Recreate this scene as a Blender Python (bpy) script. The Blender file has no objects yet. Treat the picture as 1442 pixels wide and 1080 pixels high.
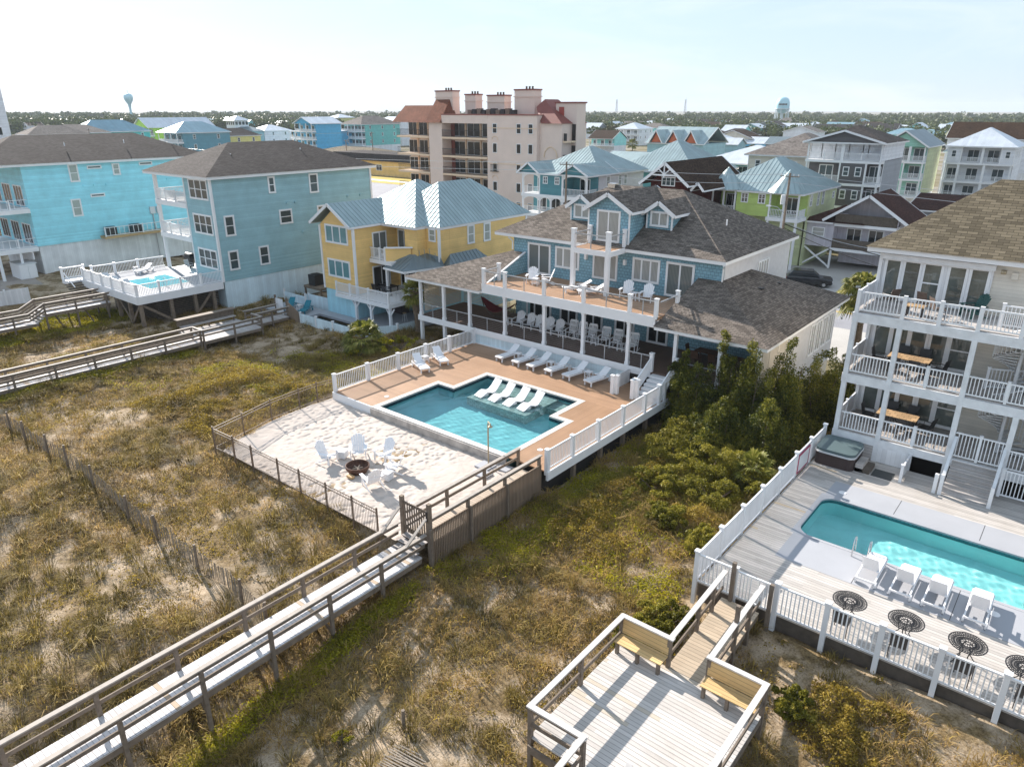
import bpy, math, random
import numpy as np
from mathutils import Vector, Matrix
R = math.radians
random.seed(7)
SC = bpy.context.scene
COL = SC.collection

# ------------------------------------------------------------------ camera
F_PX, CX, CY, HORIZON = 1010.0, 721.0, 540.0, 154.0
PITCH = math.atan((CY - HORIZON) / F_PX)
YAW = R(39.4)
CAM_Z = 16.0
cam_d = bpy.data.cameras.new('camera')
cam = bpy.data.objects.new('camera', cam_d)
COL.objects.link(cam)
cam.location = (0, 0, CAM_Z)
cam.rotation_euler = (math.pi / 2 - PITCH, 0, YAW)
cam_d.sensor_fit = 'HORIZONTAL'
cam_d.sensor_width = 36
cam_d.lens = 36 * F_PX / 1442
cam_d.clip_start = 0.1
cam_d.clip_end = 9000
SC.camera = cam

# ------------------------------------------------------------------ sky and sun
SUN_ELEV, SUN_AZ = R(26.6), math.atan2(-0.968, 0.25)      # azimuth from +Y towards +X
w = bpy.data.worlds.new('World')
SC.world = w
w.use_nodes = True
wn = w.node_tree
bg = wn.nodes['Background']
sky = wn.nodes.new('ShaderNodeTexSky')
sky.sky_type = 'NISHITA'
sky.sun_disc = False
sky.sun_elevation = SUN_ELEV
sky.sun_rotation = SUN_AZ
sky.altitude = 0
sky.air_density = 1.0
sky.dust_density = 0.4
sky.ozone_density = 2.0
hs = wn.nodes.new('ShaderNodeHueSaturation')
hs.inputs['Saturation'].default_value = .62
wn.links.new(sky.outputs[0], hs.inputs['Color'])
tn = wn.nodes.new('ShaderNodeMix'); tn.data_type = 'RGBA'; tn.blend_type = 'MULTIPLY'; tn.inputs[0].default_value = 1
wn.links.new(hs.outputs[0], tn.inputs[6]); tn.inputs[7].default_value = (.92, .985, 1.06, 1)
# faint high cloud
tcw = wn.nodes.new('ShaderNodeTexCoord'); mpw = wn.nodes.new('ShaderNodeMapping'); mpw.inputs['Scale'].default_value = (1.2, 1.2, 7); wn.links.new(tcw.outputs['Generated'], mpw.inputs[0])
nzw = wn.nodes.new('ShaderNodeTexNoise'); nzw.inputs['Scale'].default_value = 2.6; nzw.inputs['Detail'].default_value = 7; nzw.inputs['Roughness'].default_value = .6; nzw.inputs['Distortion'].default_value = .6; wn.links.new(mpw.outputs[0], nzw.inputs[0])
rmw = wn.nodes.new('ShaderNodeValToRGB'); rmw.color_ramp.elements[0].position = .46; rmw.color_ramp.elements[1].position = .78; rmw.color_ramp.elements[1].color = (.6, .6, .6, 1); wn.links.new(nzw.outputs['Fac'], rmw.inputs[0])
# bright thin haze evens the sky out to a pale blue
ev = wn.nodes.new('ShaderNodeMix'); ev.data_type = 'RGBA'; ev.inputs[0].default_value = .74
wn.links.new(tn.outputs[2], ev.inputs[6]); ev.inputs[7].default_value = (3.35, 4.2, 5.25, 1)
cl = wn.nodes.new('ShaderNodeMix'); cl.data_type = 'RGBA'; wn.links.new(rmw.outputs[0], cl.inputs[0]); wn.links.new(ev.outputs[2], cl.inputs[6]); cl.inputs[7].default_value = (5.6, 5.9, 6.1, 1)
wn.links.new(cl.outputs[2], bg.inputs[0])
bg.inputs[1].default_value = 0.09
sd = bpy.data.lights.new('sun', 'SUN')
sd.energy = 5.0
sd.angle = R(0.5)
sd.color = (1.0, 0.92, 0.84)
sd.cycles.is_caustics_light = True
sun = bpy.data.objects.new('sun', sd)
COL.objects.link(sun)
_s = Vector((math.sin(SUN_AZ) * math.cos(SUN_ELEV), math.cos(SUN_AZ) * math.cos(SUN_ELEV), math.sin(SUN_ELEV)))
sun.rotation_euler = _s.to_track_quat('Z', 'Y').to_euler()
sun.location = _s * 200
SC.view_settings.view_transform = 'Standard'
SC.view_settings.look = 'None'
SC.view_settings.exposure = 1.1
SC.view_settings.gamma = 1
SC.cycles.max_bounces = 6
SC.cycles.diffuse_bounces = 3
SC.cycles.glossy_bounces = 3
SC.cycles.transmission_bounces = 4
SC.cycles.transparent_max_bounces = 8
SC.cycles.volume_bounces = 0
SC.cycles.caustics_reflective = False
SC.cycles.caustics_refractive = True
SC.cycles.use_denoising = True
SC.cycles.sample_clamp_indirect = 4

# ------------------------------------------------------------------ helpers
def ray(px, py):
    fw = Vector((-math.sin(YAW) * math.cos(PITCH), math.cos(YAW) * math.cos(PITCH), -math.sin(PITCH)))
    rt = Vector((math.cos(YAW), math.sin(YAW), 0))
    up = rt.cross(fw)
    return fw + rt * (px - CX) / F_PX - up * (py - CY) / F_PX
def at(px, py, z):                                   # survey point: where the line of sight meets height z
    d = ray(px, py)
    return Vector((0, 0, CAM_Z)) + d * ((z - CAM_Z) / d.z)
def atY(px, py, Y):
    d = ray(px, py)
    return Vector((0, 0, CAM_Z)) + d * (Y / d.y)

ORG = {}
class MB:
    """collects faces in world metres; build() links them as one mesh object"""
    def __init__(s): s.v = []; s.f = []; s.m = []
    def quad(s, *pts, m=0):
        n = len(s.v); s.v += [tuple(p) for p in pts]; s.f.append(tuple(range(n, n + len(pts)))); s.m.append(m); return s
    def box(s, x0, y0, z0, x1, y1, z1, m=0):
        x0, x1 = min(x0, x1), max(x0, x1); y0, y1 = min(y0, y1), max(y0, y1); z0, z1 = min(z0, z1), max(z0, z1)
        n = len(s.v)
        s.v += [(x0, y0, z0), (x1, y0, z0), (x1, y1, z0), (x0, y1, z0), (x0, y0, z1), (x1, y0, z1), (x1, y1, z1), (x0, y1, z1)]
        for f in ((0, 3, 2, 1), (4, 5, 6, 7), (0, 1, 5, 4), (1, 2, 6, 5), (2, 3, 7, 6), (3, 0, 4, 7)):
            s.f.append(tuple(n + i for i in f)); s.m.append(m)
        return s
    def bar(s, p, q, w, h, m=0, up=(0, 0, 1)):
        p, q = Vector(p), Vector(q); d = (q - p).normalized(); u = Vector(up)
        if abs(d.dot(u)) > .98: u = Vector((0, 1, 0))
        a = d.cross(u).normalized() * w / 2; b = a.cross(d).normalized() * h / 2
        n = len(s.v)
        for c in (p, q): s.v += [tuple(c - a - b), tuple(c + a - b), tuple(c + a + b), tuple(c - a + b)]
        for f in ((0, 1, 2, 3), (7, 6, 5, 4), (0, 4, 5, 1), (1, 5, 6, 2), (2, 6, 7, 3), (3, 7, 4, 0)):
            s.f.append(tuple(n + i for i in f)); s.m.append(m)
        return s
    def tube(s, pts, r, k=8, m=0, cap=True):
        pts = [Vector(p) for p in pts]; rs = r if isinstance(r, (list, tuple)) else [r] * len(pts)
        n0 = len(s.v)
        for i, p in enumerate(pts):
            d = (pts[min(i + 1, len(pts) - 1)] - pts[max(i - 1, 0)]).normalized()
            u = Vector((0, 0, 1)) if abs(d.z) < .9 else Vector((1, 0, 0))
            a = d.cross(u).normalized(); b = a.cross(d)
            for j in range(k):
                t = 2 * math.pi * j / k
                s.v.append(tuple(p + (a * math.cos(t) + b * math.sin(t)) * rs[i]))
        for i in range(len(pts) - 1):
            for j in range(k):
                a0 = n0 + i * k; s.f.append((a0 + j, a0 + (j + 1) % k, a0 + k + (j + 1) % k, a0 + k + j)); s.m.append(m)
        if cap:
            s.f.append(tuple(n0 + j for j in reversed(range(k)))); s.m.append(m)
            e = n0 + (len(pts) - 1) * k; s.f.append(tuple(e + j for j in range(k))); s.m.append(m)
        return s
    def lathe(s, c, prof, k=20, m=0):
        n0 = len(s.v)
        for r, z in prof:
            for j in range(k):
                t = 2 * math.pi * j / k; s.v.append((c[0] + r * math.cos(t), c[1] + r * math.sin(t), c[2] + z))
        for i in range(len(prof) - 1):
            for j in range(k):
                a0 = n0 + i * k; s.f.append((a0 + j, a0 + (j + 1) % k, a0 + k + (j + 1) % k, a0 + k + j)); s.m.append(m)
        return s
    def prism(s, poly, z0, z1, m=0):                  # poly in xy, counter-clockwise
        n = len(s.v); k = len(poly)
        s.v += [(p[0], p[1], z0) for p in poly] + [(p[0], p[1], z1) for p in poly]
        s.f.append(tuple(n + i for i in reversed(range(k)))); s.m.append(m)
        s.f.append(tuple(n + k + i for i in range(k))); s.m.append(m)
        for i in range(k):
            j = (i + 1) % k; s.f.append((n + i, n + j, n + k + j, n + k + i)); s.m.append(m)
        return s
    def slab(s, poly, off, m=0):                      # any planar polygon extruded by a vector
        n = len(s.v); k = len(poly); off = Vector(off)
        s.v += [tuple(p) for p in poly] + [tuple(Vector(p) + off) for p in poly]
        s.f.append(tuple(n + i for i in range(k))); s.m.append(m)
        s.f.append(tuple(n + k + i for i in reversed(range(k)))); s.m.append(m)
        for i in range(k):
            j = (i + 1) % k; s.f.append((n + i, n + k + i, n + k + j, n + j)); s.m.append(m)
        return s
    def mesh(s, name, mats, off=(0, 0, 0), smooth=False):
        me = bpy.data.meshes.new(name)
        o = Vector(off)
        me.from_pydata([(a - o.x, b - o.y, c - o.z) for a, b, c in s.v], [], s.f)
        for mm in (mats if isinstance(mats, (list, tuple)) else [mats]): me.materials.append(mm)
        if any(s.m): me.polygons.foreach_set('material_index', s.m)
        uv = me.uv_layers.new(name='UVMap').data
        for p in me.polygons:
            n = p.normal
            if abs(n.z) > .995: u, v = Vector((1, 0, 0)), Vector((0, 1, 0))
            else:
                u = Vector((0, 0, 1)).cross(n).normalized(); v = n.cross(u)
            for li in p.loop_indices:
                c = me.vertices[me.loops[li].vertex_index].co + o
                uv[li].uv = (c.dot(u), c.dot(v))
        if smooth: me.polygons.foreach_set('use_smooth', [True] * len(me.polygons))
        return me
    def build(s, name, mats, parent=None, smooth=False):
        if parent is not None: off = ORG[parent.name]
        else:
            a = np.array(s.v); off = Vector((float((a[:, 0].min() + a[:, 0].max()) / 2), float((a[:, 1].min() + a[:, 1].max()) / 2), float(a[:, 2].min())))
        o = bpy.data.objects.new(name, s.mesh(name, mats, off, smooth))
        COL.objects.link(o)
        if parent is not None: o.parent = parent
        else: o.location = off
        ORG[o.name] = off
        return o
def tag(o, label=None, cat=None, group=None, kind=None):
    if label: o['label'] = label
    if cat: o['category'] = cat
    if group: o['group'] = group
    if kind: o['kind'] = kind
    return o
def thing(name, label, cat, loc=(0, 0, 0), group=None):
    o = bpy.data.objects.new(name, None); COL.objects.link(o)
    o.empty_display_size = .2
    o.location = loc; ORG[o.name] = Vector(loc)
    return tag(o, label, cat, group)
def dup(root, loc, rz=0, label=None, scale=None):
    def cp(o, par):
        c = o.copy(); COL.objects.link(c)
        if par is not None: c.parent = par
        ORG[c.name] = Vector(loc)
        for ch in o.children: cp(ch, c)
        return c
    r = cp(root, None); r.location = loc; r.rotation_euler = (0, 0, rz)
    if scale: r.scale = (scale,) * 3
    if label: r['label'] = label
    return r
def put(mesh, name, parent, loc, rz=0):               # a part that reuses a mesh
    o = bpy.data.objects.new(name, mesh); COL.objects.link(o)
    o.parent = parent; o.location = Vector(loc) - ORG[parent.name]; o.rotation_euler = (0, 0, rz)
    ORG[o.name] = Vector(loc)
    return o

# ------------------------------------------------------------------ materials
def nt(name):
    m = bpy.data.materials.new(name); m.use_nodes = True
    t = m.node_tree; b = t.nodes['Principled BSDF']
    return m, t, b
def N(t, typ, **k):
    n = t.nodes.new(typ)
    for a, v in k.items():
        if a.startswith('i_'): n.inputs[int(a[2:])].default_value = v
        else: setattr(n, a, v)
    return n
def ramp(t, fac, stops):
    r = t.nodes.new('ShaderNodeValToRGB'); e = r.color_ramp.elements
    while len(e) < len(stops): e.new(.5)
    for i, (p, c) in enumerate(stops): e[i].position = p; e[i].color = (*c, 1)
    t.links.new(fac, r.inputs[0]); return r.outputs[0]
def noise(t, vec, scale, detail=3, rough=.55):
    n = N(t, 'ShaderNodeTexNoise'); n.inputs['Scale'].default_value = scale; n.inputs['Detail'].default_value = detail; n.inputs['Roughness'].default_value = rough
    t.links.new(vec, n.inputs['Vector']); return n.outputs['Fac']
def bump(t, b, h, strength=.3, dist=.02):
    n = N(t, 'ShaderNodeBump'); n.inputs['Strength'].default_value = strength; n.inputs['Distance'].default_value = dist
    t.links.new(h, n.inputs['Height']); t.links.new(n.outputs[0], b.inputs['Normal'])
def mixc(t, fac, a, b, mode='MIX'):
    n = N(t, 'ShaderNodeMix', data_type='RGBA', blend_type=mode)
    for s_, v in ((n.inputs[0], fac), (n.inputs[6], a), (n.inputs[7], b)):
        if isinstance(v, (int, float)): s_.default_value = v
        elif isinstance(v, tuple): s_.default_value = (*v, 1)
        else: t.links.new(v, s_)
    return n.outputs[2]
def sc(c, k): return tuple(min(1, x * k) for x in c)
def vecs(t):
    return N(t, 'ShaderNodeTexCoord').outputs['UV'], N(t, 'ShaderNodeNewGeometry').outputs['Position']
def plain(name, col, rough=.5, var=.12, scale=1.5, metal=0, spec=.5, bmp=0):
    m, t, b = nt(name); uv, pos = vecs(t)
    n1 = noise(t, pos, scale, 4)
    c = ramp(t, n1, [(.3, sc(col, 1 - var)), (.7, sc(col, 1 + var))])
    t.links.new(c, b.inputs['Base Color']); b.inputs['Roughness'].default_value = rough; b.inputs['Metallic'].default_value = metal
    b.inputs['Specular IOR Level'].default_value = spec
    if bmp: bump(t, b, noise(t, pos, scale * 20, 3), bmp, .02)
    return m
def sawtooth(t, uv, axis, period):
    s = N(t, 'ShaderNodeSeparateXYZ'); t.links.new(uv, s.inputs[0])
    d = N(t, 'ShaderNodeMath', operation='DIVIDE', i_1=period); t.links.new(s.outputs[axis], d.inputs[0])
    f = N(t, 'ShaderNodeMath', operation='FRACT'); t.links.new(d.outputs[0], f.inputs[0])
    fl = N(t, 'ShaderNodeMath', operation='FLOOR'); t.links.new(d.outputs[0], fl.inputs[0])
    return f.outputs[0], fl.outputs[0]
def siding(name, col, period=.17, axis=1, rough=.55, strength=.9, groove=.55):
    m, t, b = nt(name); uv, pos = vecs(t)
    f, fl = sawtooth(t, uv, axis, period)
    w_ = N(t, 'ShaderNodeTexWhiteNoise', noise_dimensions='1D'); t.links.new(fl, w_.inputs['W'])
    base = ramp(t, noise(t, pos, .9, 4), [(.3, sc(col, .9)), (.7, sc(col, 1.08))])
    board = ramp(t, w_.outputs['Value'], [(0, (.92,) * 3), (1, (1.06,) * 3)])
    line = ramp(t, f, [(0, (groove,) * 3), (.07, (1,) * 3)])
    c = mixc(t, 1, mixc(t, 1, base, board, 'MULTIPLY'), line, 'MULTIPLY')
    t.links.new(c, b.inputs['Base Color']); b.inputs['Roughness'].default_value = rough
    inv = N(t, 'ShaderNodeMath', operation='SUBTRACT', i_0=1.0); t.links.new(f, inv.inputs[1])
    bump(t, b, inv.outputs[0] if axis == 1 else f, strength * .6, .012)
    return m
def shingle(name, col, w_=.33, h_=.14, var=.35, rough=.8):
    m, t, b = nt(name); uv, pos = vecs(t)
    br = N(t, 'ShaderNodeTexBrick'); t.links.new(uv, br.inputs['Vector'])
    br.inputs['Scale'].default_value = 1; br.inputs['Brick Width'].default_value = w_; br.inputs['Row Height'].default_value = h_
    br.inputs['Mortar Size'].default_value = .012; br.inputs['Mortar Smooth'].default_value = .3; br.inputs['Bias'].default_value = 0
    br.inputs['Color1'].default_value = (*sc(col, 1 - var), 1); br.inputs['Color2'].default_value = (*sc(col, 1 + var), 1); br.inputs['Mortar'].default_value = (*sc(col, .35), 1)
    st = ramp(t, noise(t, pos, .35, 5), [(.3, (.82,) * 3), (.7, (1.15,) * 3)])
    gr = ramp(t, noise(t, pos, 40, 2), [(.3, (.85,) * 3), (.7, (1.12,) * 3)])
    c = mixc(t, 1, mixc(t, 1, br.outputs['Color'], st, 'MULTIPLY'), gr, 'MULTIPLY')
    t.links.new(c, b.inputs['Base Color']); b.inputs['Roughness'].default_value = .9; b.inputs['Specular IOR Level'].default_value = .06
    f, _ = sawtooth(t, uv, 1, h_); inv = N(t, 'ShaderNodeMath', operation='SUBTRACT', i_0=1.0); t.links.new(f, inv.inputs[1])
    bump(t, b, inv.outputs[0], .7, .02)
    return m
def planks(name, col, width=.14, axis=0, var=.2, rough=.6, gap=.25, length=3.6, spots=.0, stain=None):
    """boards of a given width; axis = the uv axis ACROSS the boards"""
    m, t, b = nt(name); uv, pos = vecs(t)
    f, fl = sawtooth(t, uv, axis, width)
    w1 = N(t, 'ShaderNodeTexWhiteNoise', noise_dimensions='2D')
    s = N(t, 'ShaderNodeSeparateXYZ'); t.links.new(uv, s.inputs[0])
    a1 = N(t, 'ShaderNodeMath', operation='MULTIPLY', i_1=.37); t.links.new(fl, a1.inputs[0])
    a2 = N(t, 'ShaderNodeMath', operation='DIVIDE', i_1=length); t.links.new(s.outputs[1 - axis], a2.inputs[0])
    a3 = N(t, 'ShaderNodeMath', operation='ADD'); t.links.new(a1.outputs[0], a3.inputs[0]); t.links.new(a2.outputs[0], a3.inputs[1])
    a4 = N(t, 'ShaderNodeMath', operation='FLOOR'); t.links.new(a3.outputs[0], a4.inputs[0])
    cb = N(t, 'ShaderNodeCombineXYZ'); t.links.new(fl, cb.inputs[0]); t.links.new(a4.outputs[0], cb.inputs[1])
    t.links.new(cb.outputs[0], w1.inputs['Vector'])
    mp = N(t, 'ShaderNodeMapping'); mp.inputs['Scale'].default_value = (1, 14, 1) if axis == 1 else (14, 1, 1); t.links.new(uv, mp.inputs[0])
    grain = ramp(t, noise(t, mp.outputs[0], 2.5, 5, .65), [(.25, (1 - var,) * 3), (.75, (1 + var,) * 3)])
    tone = ramp(t, w1.outputs['Value'], [(0, (1 - var,) * 3), (1, (1 + var,) * 3)])
    blot = ramp(t, noise(t, pos, .8, 4), [(.3, sc((1, .98, .95), .9)), (.7, (1.06, 1.06, 1.06))])
    c = mixc(t, 1, mixc(t, 1, mixc(t, 1, col, grain, 'MULTIPLY'), tone, 'MULTIPLY'), blot, 'MULTIPLY')
    if stain:
        k = N(t, 'ShaderNodeMath', operation='GREATER_THAN', i_1=stain[0]); t.links.new(w1.outputs['Value'], k.inputs[0])
        c = mixc(t, k.outputs[0], c, mixc(t, 1, stain[1], grain, 'MULTIPLY'))
    ln = ramp(t, f, [(0, (gap,) * 3), (.05, (gap,) * 3), (.09, (1,) * 3)])
    c = mixc(t, 1, c, ln, 'MULTIPLY')
    t.links.new(c, b.inputs['Base Color']); b.inputs['Roughness'].default_value = rough; b.inputs['Specular IOR Level'].default_value = .35
    bump(t, b, ln, .5, .01)
    return m
def leafmat(name, stops, trans=.35, rough=.55):
    m = bpy.data.materials.new(name); m.use_nodes = True; t = m.node_tree; t.nodes.clear()
    out = N(t, 'ShaderNodeOutputMaterial'); g = N(t, 'ShaderNodeNewGeometry')
    n1 = noise(t, g.outputs['Position'], .55, 3)
    ad = N(t, 'ShaderNodeMath', operation='MULTIPLY_ADD', i_1=.55); t.links.new(g.outputs['Random Per Island'], ad.inputs[0])
    sb = N(t, 'ShaderNodeMath', operation='MULTIPLY_ADD', i_1=1.1, i_2=-.33); t.links.new(n1, sb.inputs[0]); t.links.new(sb.outputs[0], ad.inputs[2])
    c = ramp(t, ad.outputs[0], stops)
    b = N(t, 'ShaderNodeBsdfPrincipled'); b.inputs['Roughness'].default_value = rough; b.inputs['Specular IOR Level'].default_value = .25
    t.links.new(c, b.inputs['Base Color'])
    tr = N(t, 'ShaderNodeBsdfTranslucent'); t.links.new(c, tr.inputs[0])
    mx = N(t, 'ShaderNodeMixShader'); mx.inputs[0].default_value = trans
    t.links.new(b.outputs[0], mx.inputs[1]); t.links.new(tr.outputs[0], mx.inputs[2]); t.links.new(mx.outputs[0], out.inputs[0])
    return m
def watermat(name, tint, *_):
    """pool water: refracting surface that throws real caustics on the pool floor"""
    m = bpy.data.materials.new(name); m.use_nodes = True; t = m.node_tree; t.nodes.clear()
    out = N(t, 'ShaderNodeOutputMaterial')
    g = N(t, 'ShaderNodeBsdfGlass'); g.inputs['Color'].default_value = (*tint, 1); g.inputs['Roughness'].default_value = 0; g.inputs['IOR'].default_value = 1.33
    t.links.new(g.outputs[0], out.inputs[0])
    return m

M = {}
M['white'] = plain('white_paint', (.78, .79, .80), .45, .04, .7)
M['white_trim'] = plain('white_trim_paint', (.76, .77, .78), .5, .05, 1.1)
M['white_old'] = plain('weathered_white_paint', (.70, .71, .72), .6, .10, 2.5)
M['bead'] = siding('white_vertical_boards', (.74, .75, .76), .2, 0, .5, .6, .7)
M['bead_shade'] = siding('shade_blue_vertical_boards', (.66, .80, .86), .2, 0, .5, .6, .7)  # pale boards with the bluish cast of open shade put into their colour
M['bead_aqua'] = siding('light_aqua_vertical_boards', (.42, .72, .82), .2, 0, .5, .6, .7)
M['vinyl'] = siding('white_vinyl_board', (.76, .77, .79), .18, 0, .4, .4, .75)
M['plastic'] = plain('white_plastic', (.80, .80, .81), .35, .03, 2)
M['grey_plastic'] = plain('pale_plastic', (.6, .62, .63), .4, .04, 2)
M['blue_shake'] = shingle('blue_shake_siding', (.235, .405, .485), .25, .2, .10, .65)
M['teal_siding'] = siding('grey_blue_lap_siding', (.29, .49, .54), .16)
M['cyan_siding'] = siding('bright_cyan_lap_siding', (.33, .77, .88), .16)
M['yellow_siding'] = siding('yellow_lap_siding', (.82, .55, .205), .16)
M['stucco'] = plain('pale_grey_stucco', (.60, .60, .61), .85, .06, 3, bmp=.25)
M['cream'] = plain('cream_stucco', (.70, .63, .51), .85, .07, 2, bmp=.2)
M['cream_siding'] = siding('cream_lap_siding', (.72, .67, .58), .16)
M['sh_brown'] = shingle('brown_grey_shingle', (.158, .135, .116))
M['sh_dark'] = shingle('charcoal_shingle', (.055, .050, .049), rough=.7)
M['sh_tan'] = shingle('tan_shingle', (.165, .138, .096), .42, .17, .3)
M['sh_choc'] = shingle('chocolate_shingle', (.055, .035, .024))
M['sh_redbrown'] = shingle('red_brown_shingle', (.065, .03, .024))
M['sh_grey'] = shingle('light_grey_shingle', (.19, .17, .155))
def metalroof(name, col, rough=.34, metal=.55):
    m, t, b = nt(name); uv, pos = vecs(t)
    f, fl = sawtooth(t, uv, 0, .42)
    w_ = N(t, 'ShaderNodeTexWhiteNoise', noise_dimensions='1D'); t.links.new(fl, w_.inputs['W'])
    c = mixc(t, 1, ramp(t, noise(t, pos, .6, 4), [(.3, sc(col, .9)), (.7, sc(col, 1.1))]), ramp(t, w_.outputs['Value'], [(0, (.93,) * 3), (1, (1.06,) * 3)]), 'MULTIPLY')
    t.links.new(c, b.inputs['Base Color']); b.inputs['Metallic'].default_value = metal; b.inputs['Roughness'].default_value = rough
    r_ = ramp(t, f, [(0, (1,) * 3), (.06, (0,) * 3), (.94, (0,) * 3), (1, (1,) * 3)]); bump(t, b, r_, .12, .012)
    return m
M['mt_teal'] = metalroof('teal_metal_roof', (.33, .42, .43), .5, .5)
M['mt_blue'] = metalroof('blue_metal_roof', (.22, .36, .42), .5, .4)
M['mt_white'] = metalroof('silver_metal_roof', (.62, .66, .70), .4, .4)
M['mt_grey'] = metalroof('grey_metal_roof', (.20, .25, .27), .5, .6)
M['glass'] = plain('window_glass', (.055, .075, .08), .06, .25, .4, spec=.6)
M['glass_dark'] = plain('dark_window_glass', (.02, .025, .028), .08, .3, .4, spec=.5)
M['glass_warm'] = plain('amber_blind_glass', (.62, .42, .08), .2, .15, 2)  # even amber colour for a blind behind glass
def curtain(name, a, b_):
    m, t, b = nt(name); uv, pos = vecs(t)
    wv = N(t, 'ShaderNodeTexWave', wave_type='BANDS', bands_direction='X'); wv.inputs['Scale'].default_value = 3.2; wv.inputs['Distortion'].default_value = 1.2; t.links.new(uv, wv.inputs[0])
    t.links.new(ramp(t, wv.outputs['Fac'], [(0, a), (1, b_)]), b.inputs['Base Color']); b.inputs['Roughness'].default_value = .08
    return m
M['curtain'] = curtain('curtained_glass', (.24, .25, .24), (.44, .45, .43))
M['curtain_dim'] = curtain('dim_curtained_glass', (.10, .12, .12), (.2, .22, .21))
M['blind'] = plain('blind_behind_glass', (.33, .36, .33), .1, .08, 1)
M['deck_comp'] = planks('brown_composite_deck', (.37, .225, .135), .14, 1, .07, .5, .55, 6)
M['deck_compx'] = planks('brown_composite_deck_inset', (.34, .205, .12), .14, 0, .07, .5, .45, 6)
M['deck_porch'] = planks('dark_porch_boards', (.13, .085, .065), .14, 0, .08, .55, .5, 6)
M['wood_w'] = planks('weathered_deck_boards', (.47, .44, .42), .145, 1, .16, .75, .22, 4)
M['wood_mix'] = planks('weathered_deck_boards_with_new_ones', (.48, .45, .42), .145, 1, .16, .75, .22, 4, stain=(.955, (.47, .38, .27)))
M['wood_new'] = planks('honey_coloured_boards', (.48, .33, .17), .145, 1, .14, .7, .25, 4)
M['wood_plat'] = planks('pale_platform_boards', (.52, .49, .46), .145, 1, .13, .75, .2, 4, stain=(.93, (.48, .42, .34)))
M['wood_bench'] = planks('golden_bench_boards', (.60, .42, .20), .14, 1, .13, .65, .25, 3)
M['wood_rail'] = plain('grey_rail_wood', (.18, .142, .108), .8, .22, 5)
M['wood_cap'] = plain('sun_bleached_cap_wood', (.35, .31, .27), .75, .15, 5)
M['wood_post'] = plain('brown_post_wood', (.20, .155, .115), .85, .25, 4)
M['wood_dark'] = plain('dark_old_wood', (.10, .08, .062), .85, .25, 4)
M['slat'] = siding('brown_slat_wood', (.25, .185, .13), .09, 0, .8, .6, .5)
M['concrete'] = plain('pale_grey_concrete', (.36, .37, .395), .85, .05, .8, bmp=.1)
M['coping'] = plain('travertine_coping', (.58, .54, .50), .7, .1, 3)
M['poolwall'] = plain('stained_concrete_wall', (.40, .37, .34), .85, .3, 2.2, bmp=.2)
M['asphalt'] = plain('asphalt', (.062, .062, .065), .9, .15, .5, bmp=.2)
M['asphalt_pale'] = plain('pale_worn_asphalt', (.27, .27, .29), .9, .12, .3)
M['paving'] = plain('pale_concrete_paving', (.42, .40, .37), .9, .1, .4)
M['line_yellow'] = plain('yellow_road_paint', (.62, .42, .05), .7, .1, 2)
M['line_white'] = plain('white_road_paint', (.7, .7, .68), .7, .1, 2)
M['grass_gold'] = plain('golden_dry_lawn', (.42, .31, .045), .95, .2, .4)
M['black_metal'] = plain('black_metal', (.02, .02, .022), .45, .2, 3)
M['bronze'] = plain('bronze_fence_metal', (.15, .105, .075), .5, .15, 3)
M['rust'] = plain('rusty_steel', (.085, .038, .022), .8, .4, 6)
M['steel'] = plain('stainless_steel', (.6, .6, .6), .25, .03, 2, metal=1)
M['brass'] = plain('brushed_tap_metal', (.36, .30, .2), .4, .1, 5, metal=.6)
M['cable'] = plain('grey_cable_rail', (.42, .44, .46), .4, .05, 2, metal=.4)
M['pool_lin'] = plain('blue_green_pool_plaster', (.26, .60, .64), .7, .1, .9)
M['pool_aqua'] = plain('aqua_pool_plaster', (.50, .90, .90), .7, .06, .9)
M['pool_tile'] = shingle('dark_pool_tile', (.035, .08, .10), .15, .15, .4, .3)
M['ledge'] = shingle('grey_ledge_tile', (.48, .53, .51), .3, .3, .2, .5)
M['water'] = watermat('clear_pool_water', (.78, .95, .965), 2.6, .3)
M['water_aqua'] = watermat('bright_pool_water', (.80, .985, .985), 1.6, .35)
M['pink'] = plain('pink_stucco', (.73, .585, .505), .85, .05, .5, bmp=.1)
M['pink_dark'] = plain('peach_stucco', (.74, .56, .40), .85, .05, .5)
M['clay'] = shingle('clay_tile', (.20, .085, .055), .22, .32, .22, .7)
M['clay_trim'] = plain('clay_red_trim', (.21, .06, .045), .7, .1, 1)
M['sunbrella'] = plain('red_canvas', (.16, .012, .02), .9, .15, 2)
M['blue_fabric'] = plain('turquoise_sling_fabric', (.02, .20, .27), .8, .1, 2)
M['wicker'] = plain('brown_sling_fabric', (.085, .06, .048), .8, .15, 8)
M['green_plastic'] = plain('dark_green_plastic', (.02, .085, .075), .5, .1, 3)
M['tub_cover'] = plain('grey_green_vinyl_cover', (.085, .125, .13), .5, .12, 1.2)
M['tub_side'] = siding('dark_brown_tub_cabinet', (.05, .032, .03), .09, 0, .6, .5, .6)
M['mat'] = plain('dark_rubber_mat', (.045, .05, .05), .95, .1, 8)
M['travert'] = shingle('tan_tile_tabletop', (.45, .31, .18), .3, .3, .25, .5)
M['teak'] = plain('dark_teak', (.10, .05, .028), .6, .2, 5)
M['rubber'] = plain('black_rubber', (.015, .015, .016), .8, .1, 4)
M['shade_dark'] = plain('painted_deep_shade', (.03, .026, .023), .95, .2, 1)  # near-black colour painted in for shade under decks and in openings
M['louver'] = plain('cream_louver_paint', (.70, .64, .54), .6, .05, 1)
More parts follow.
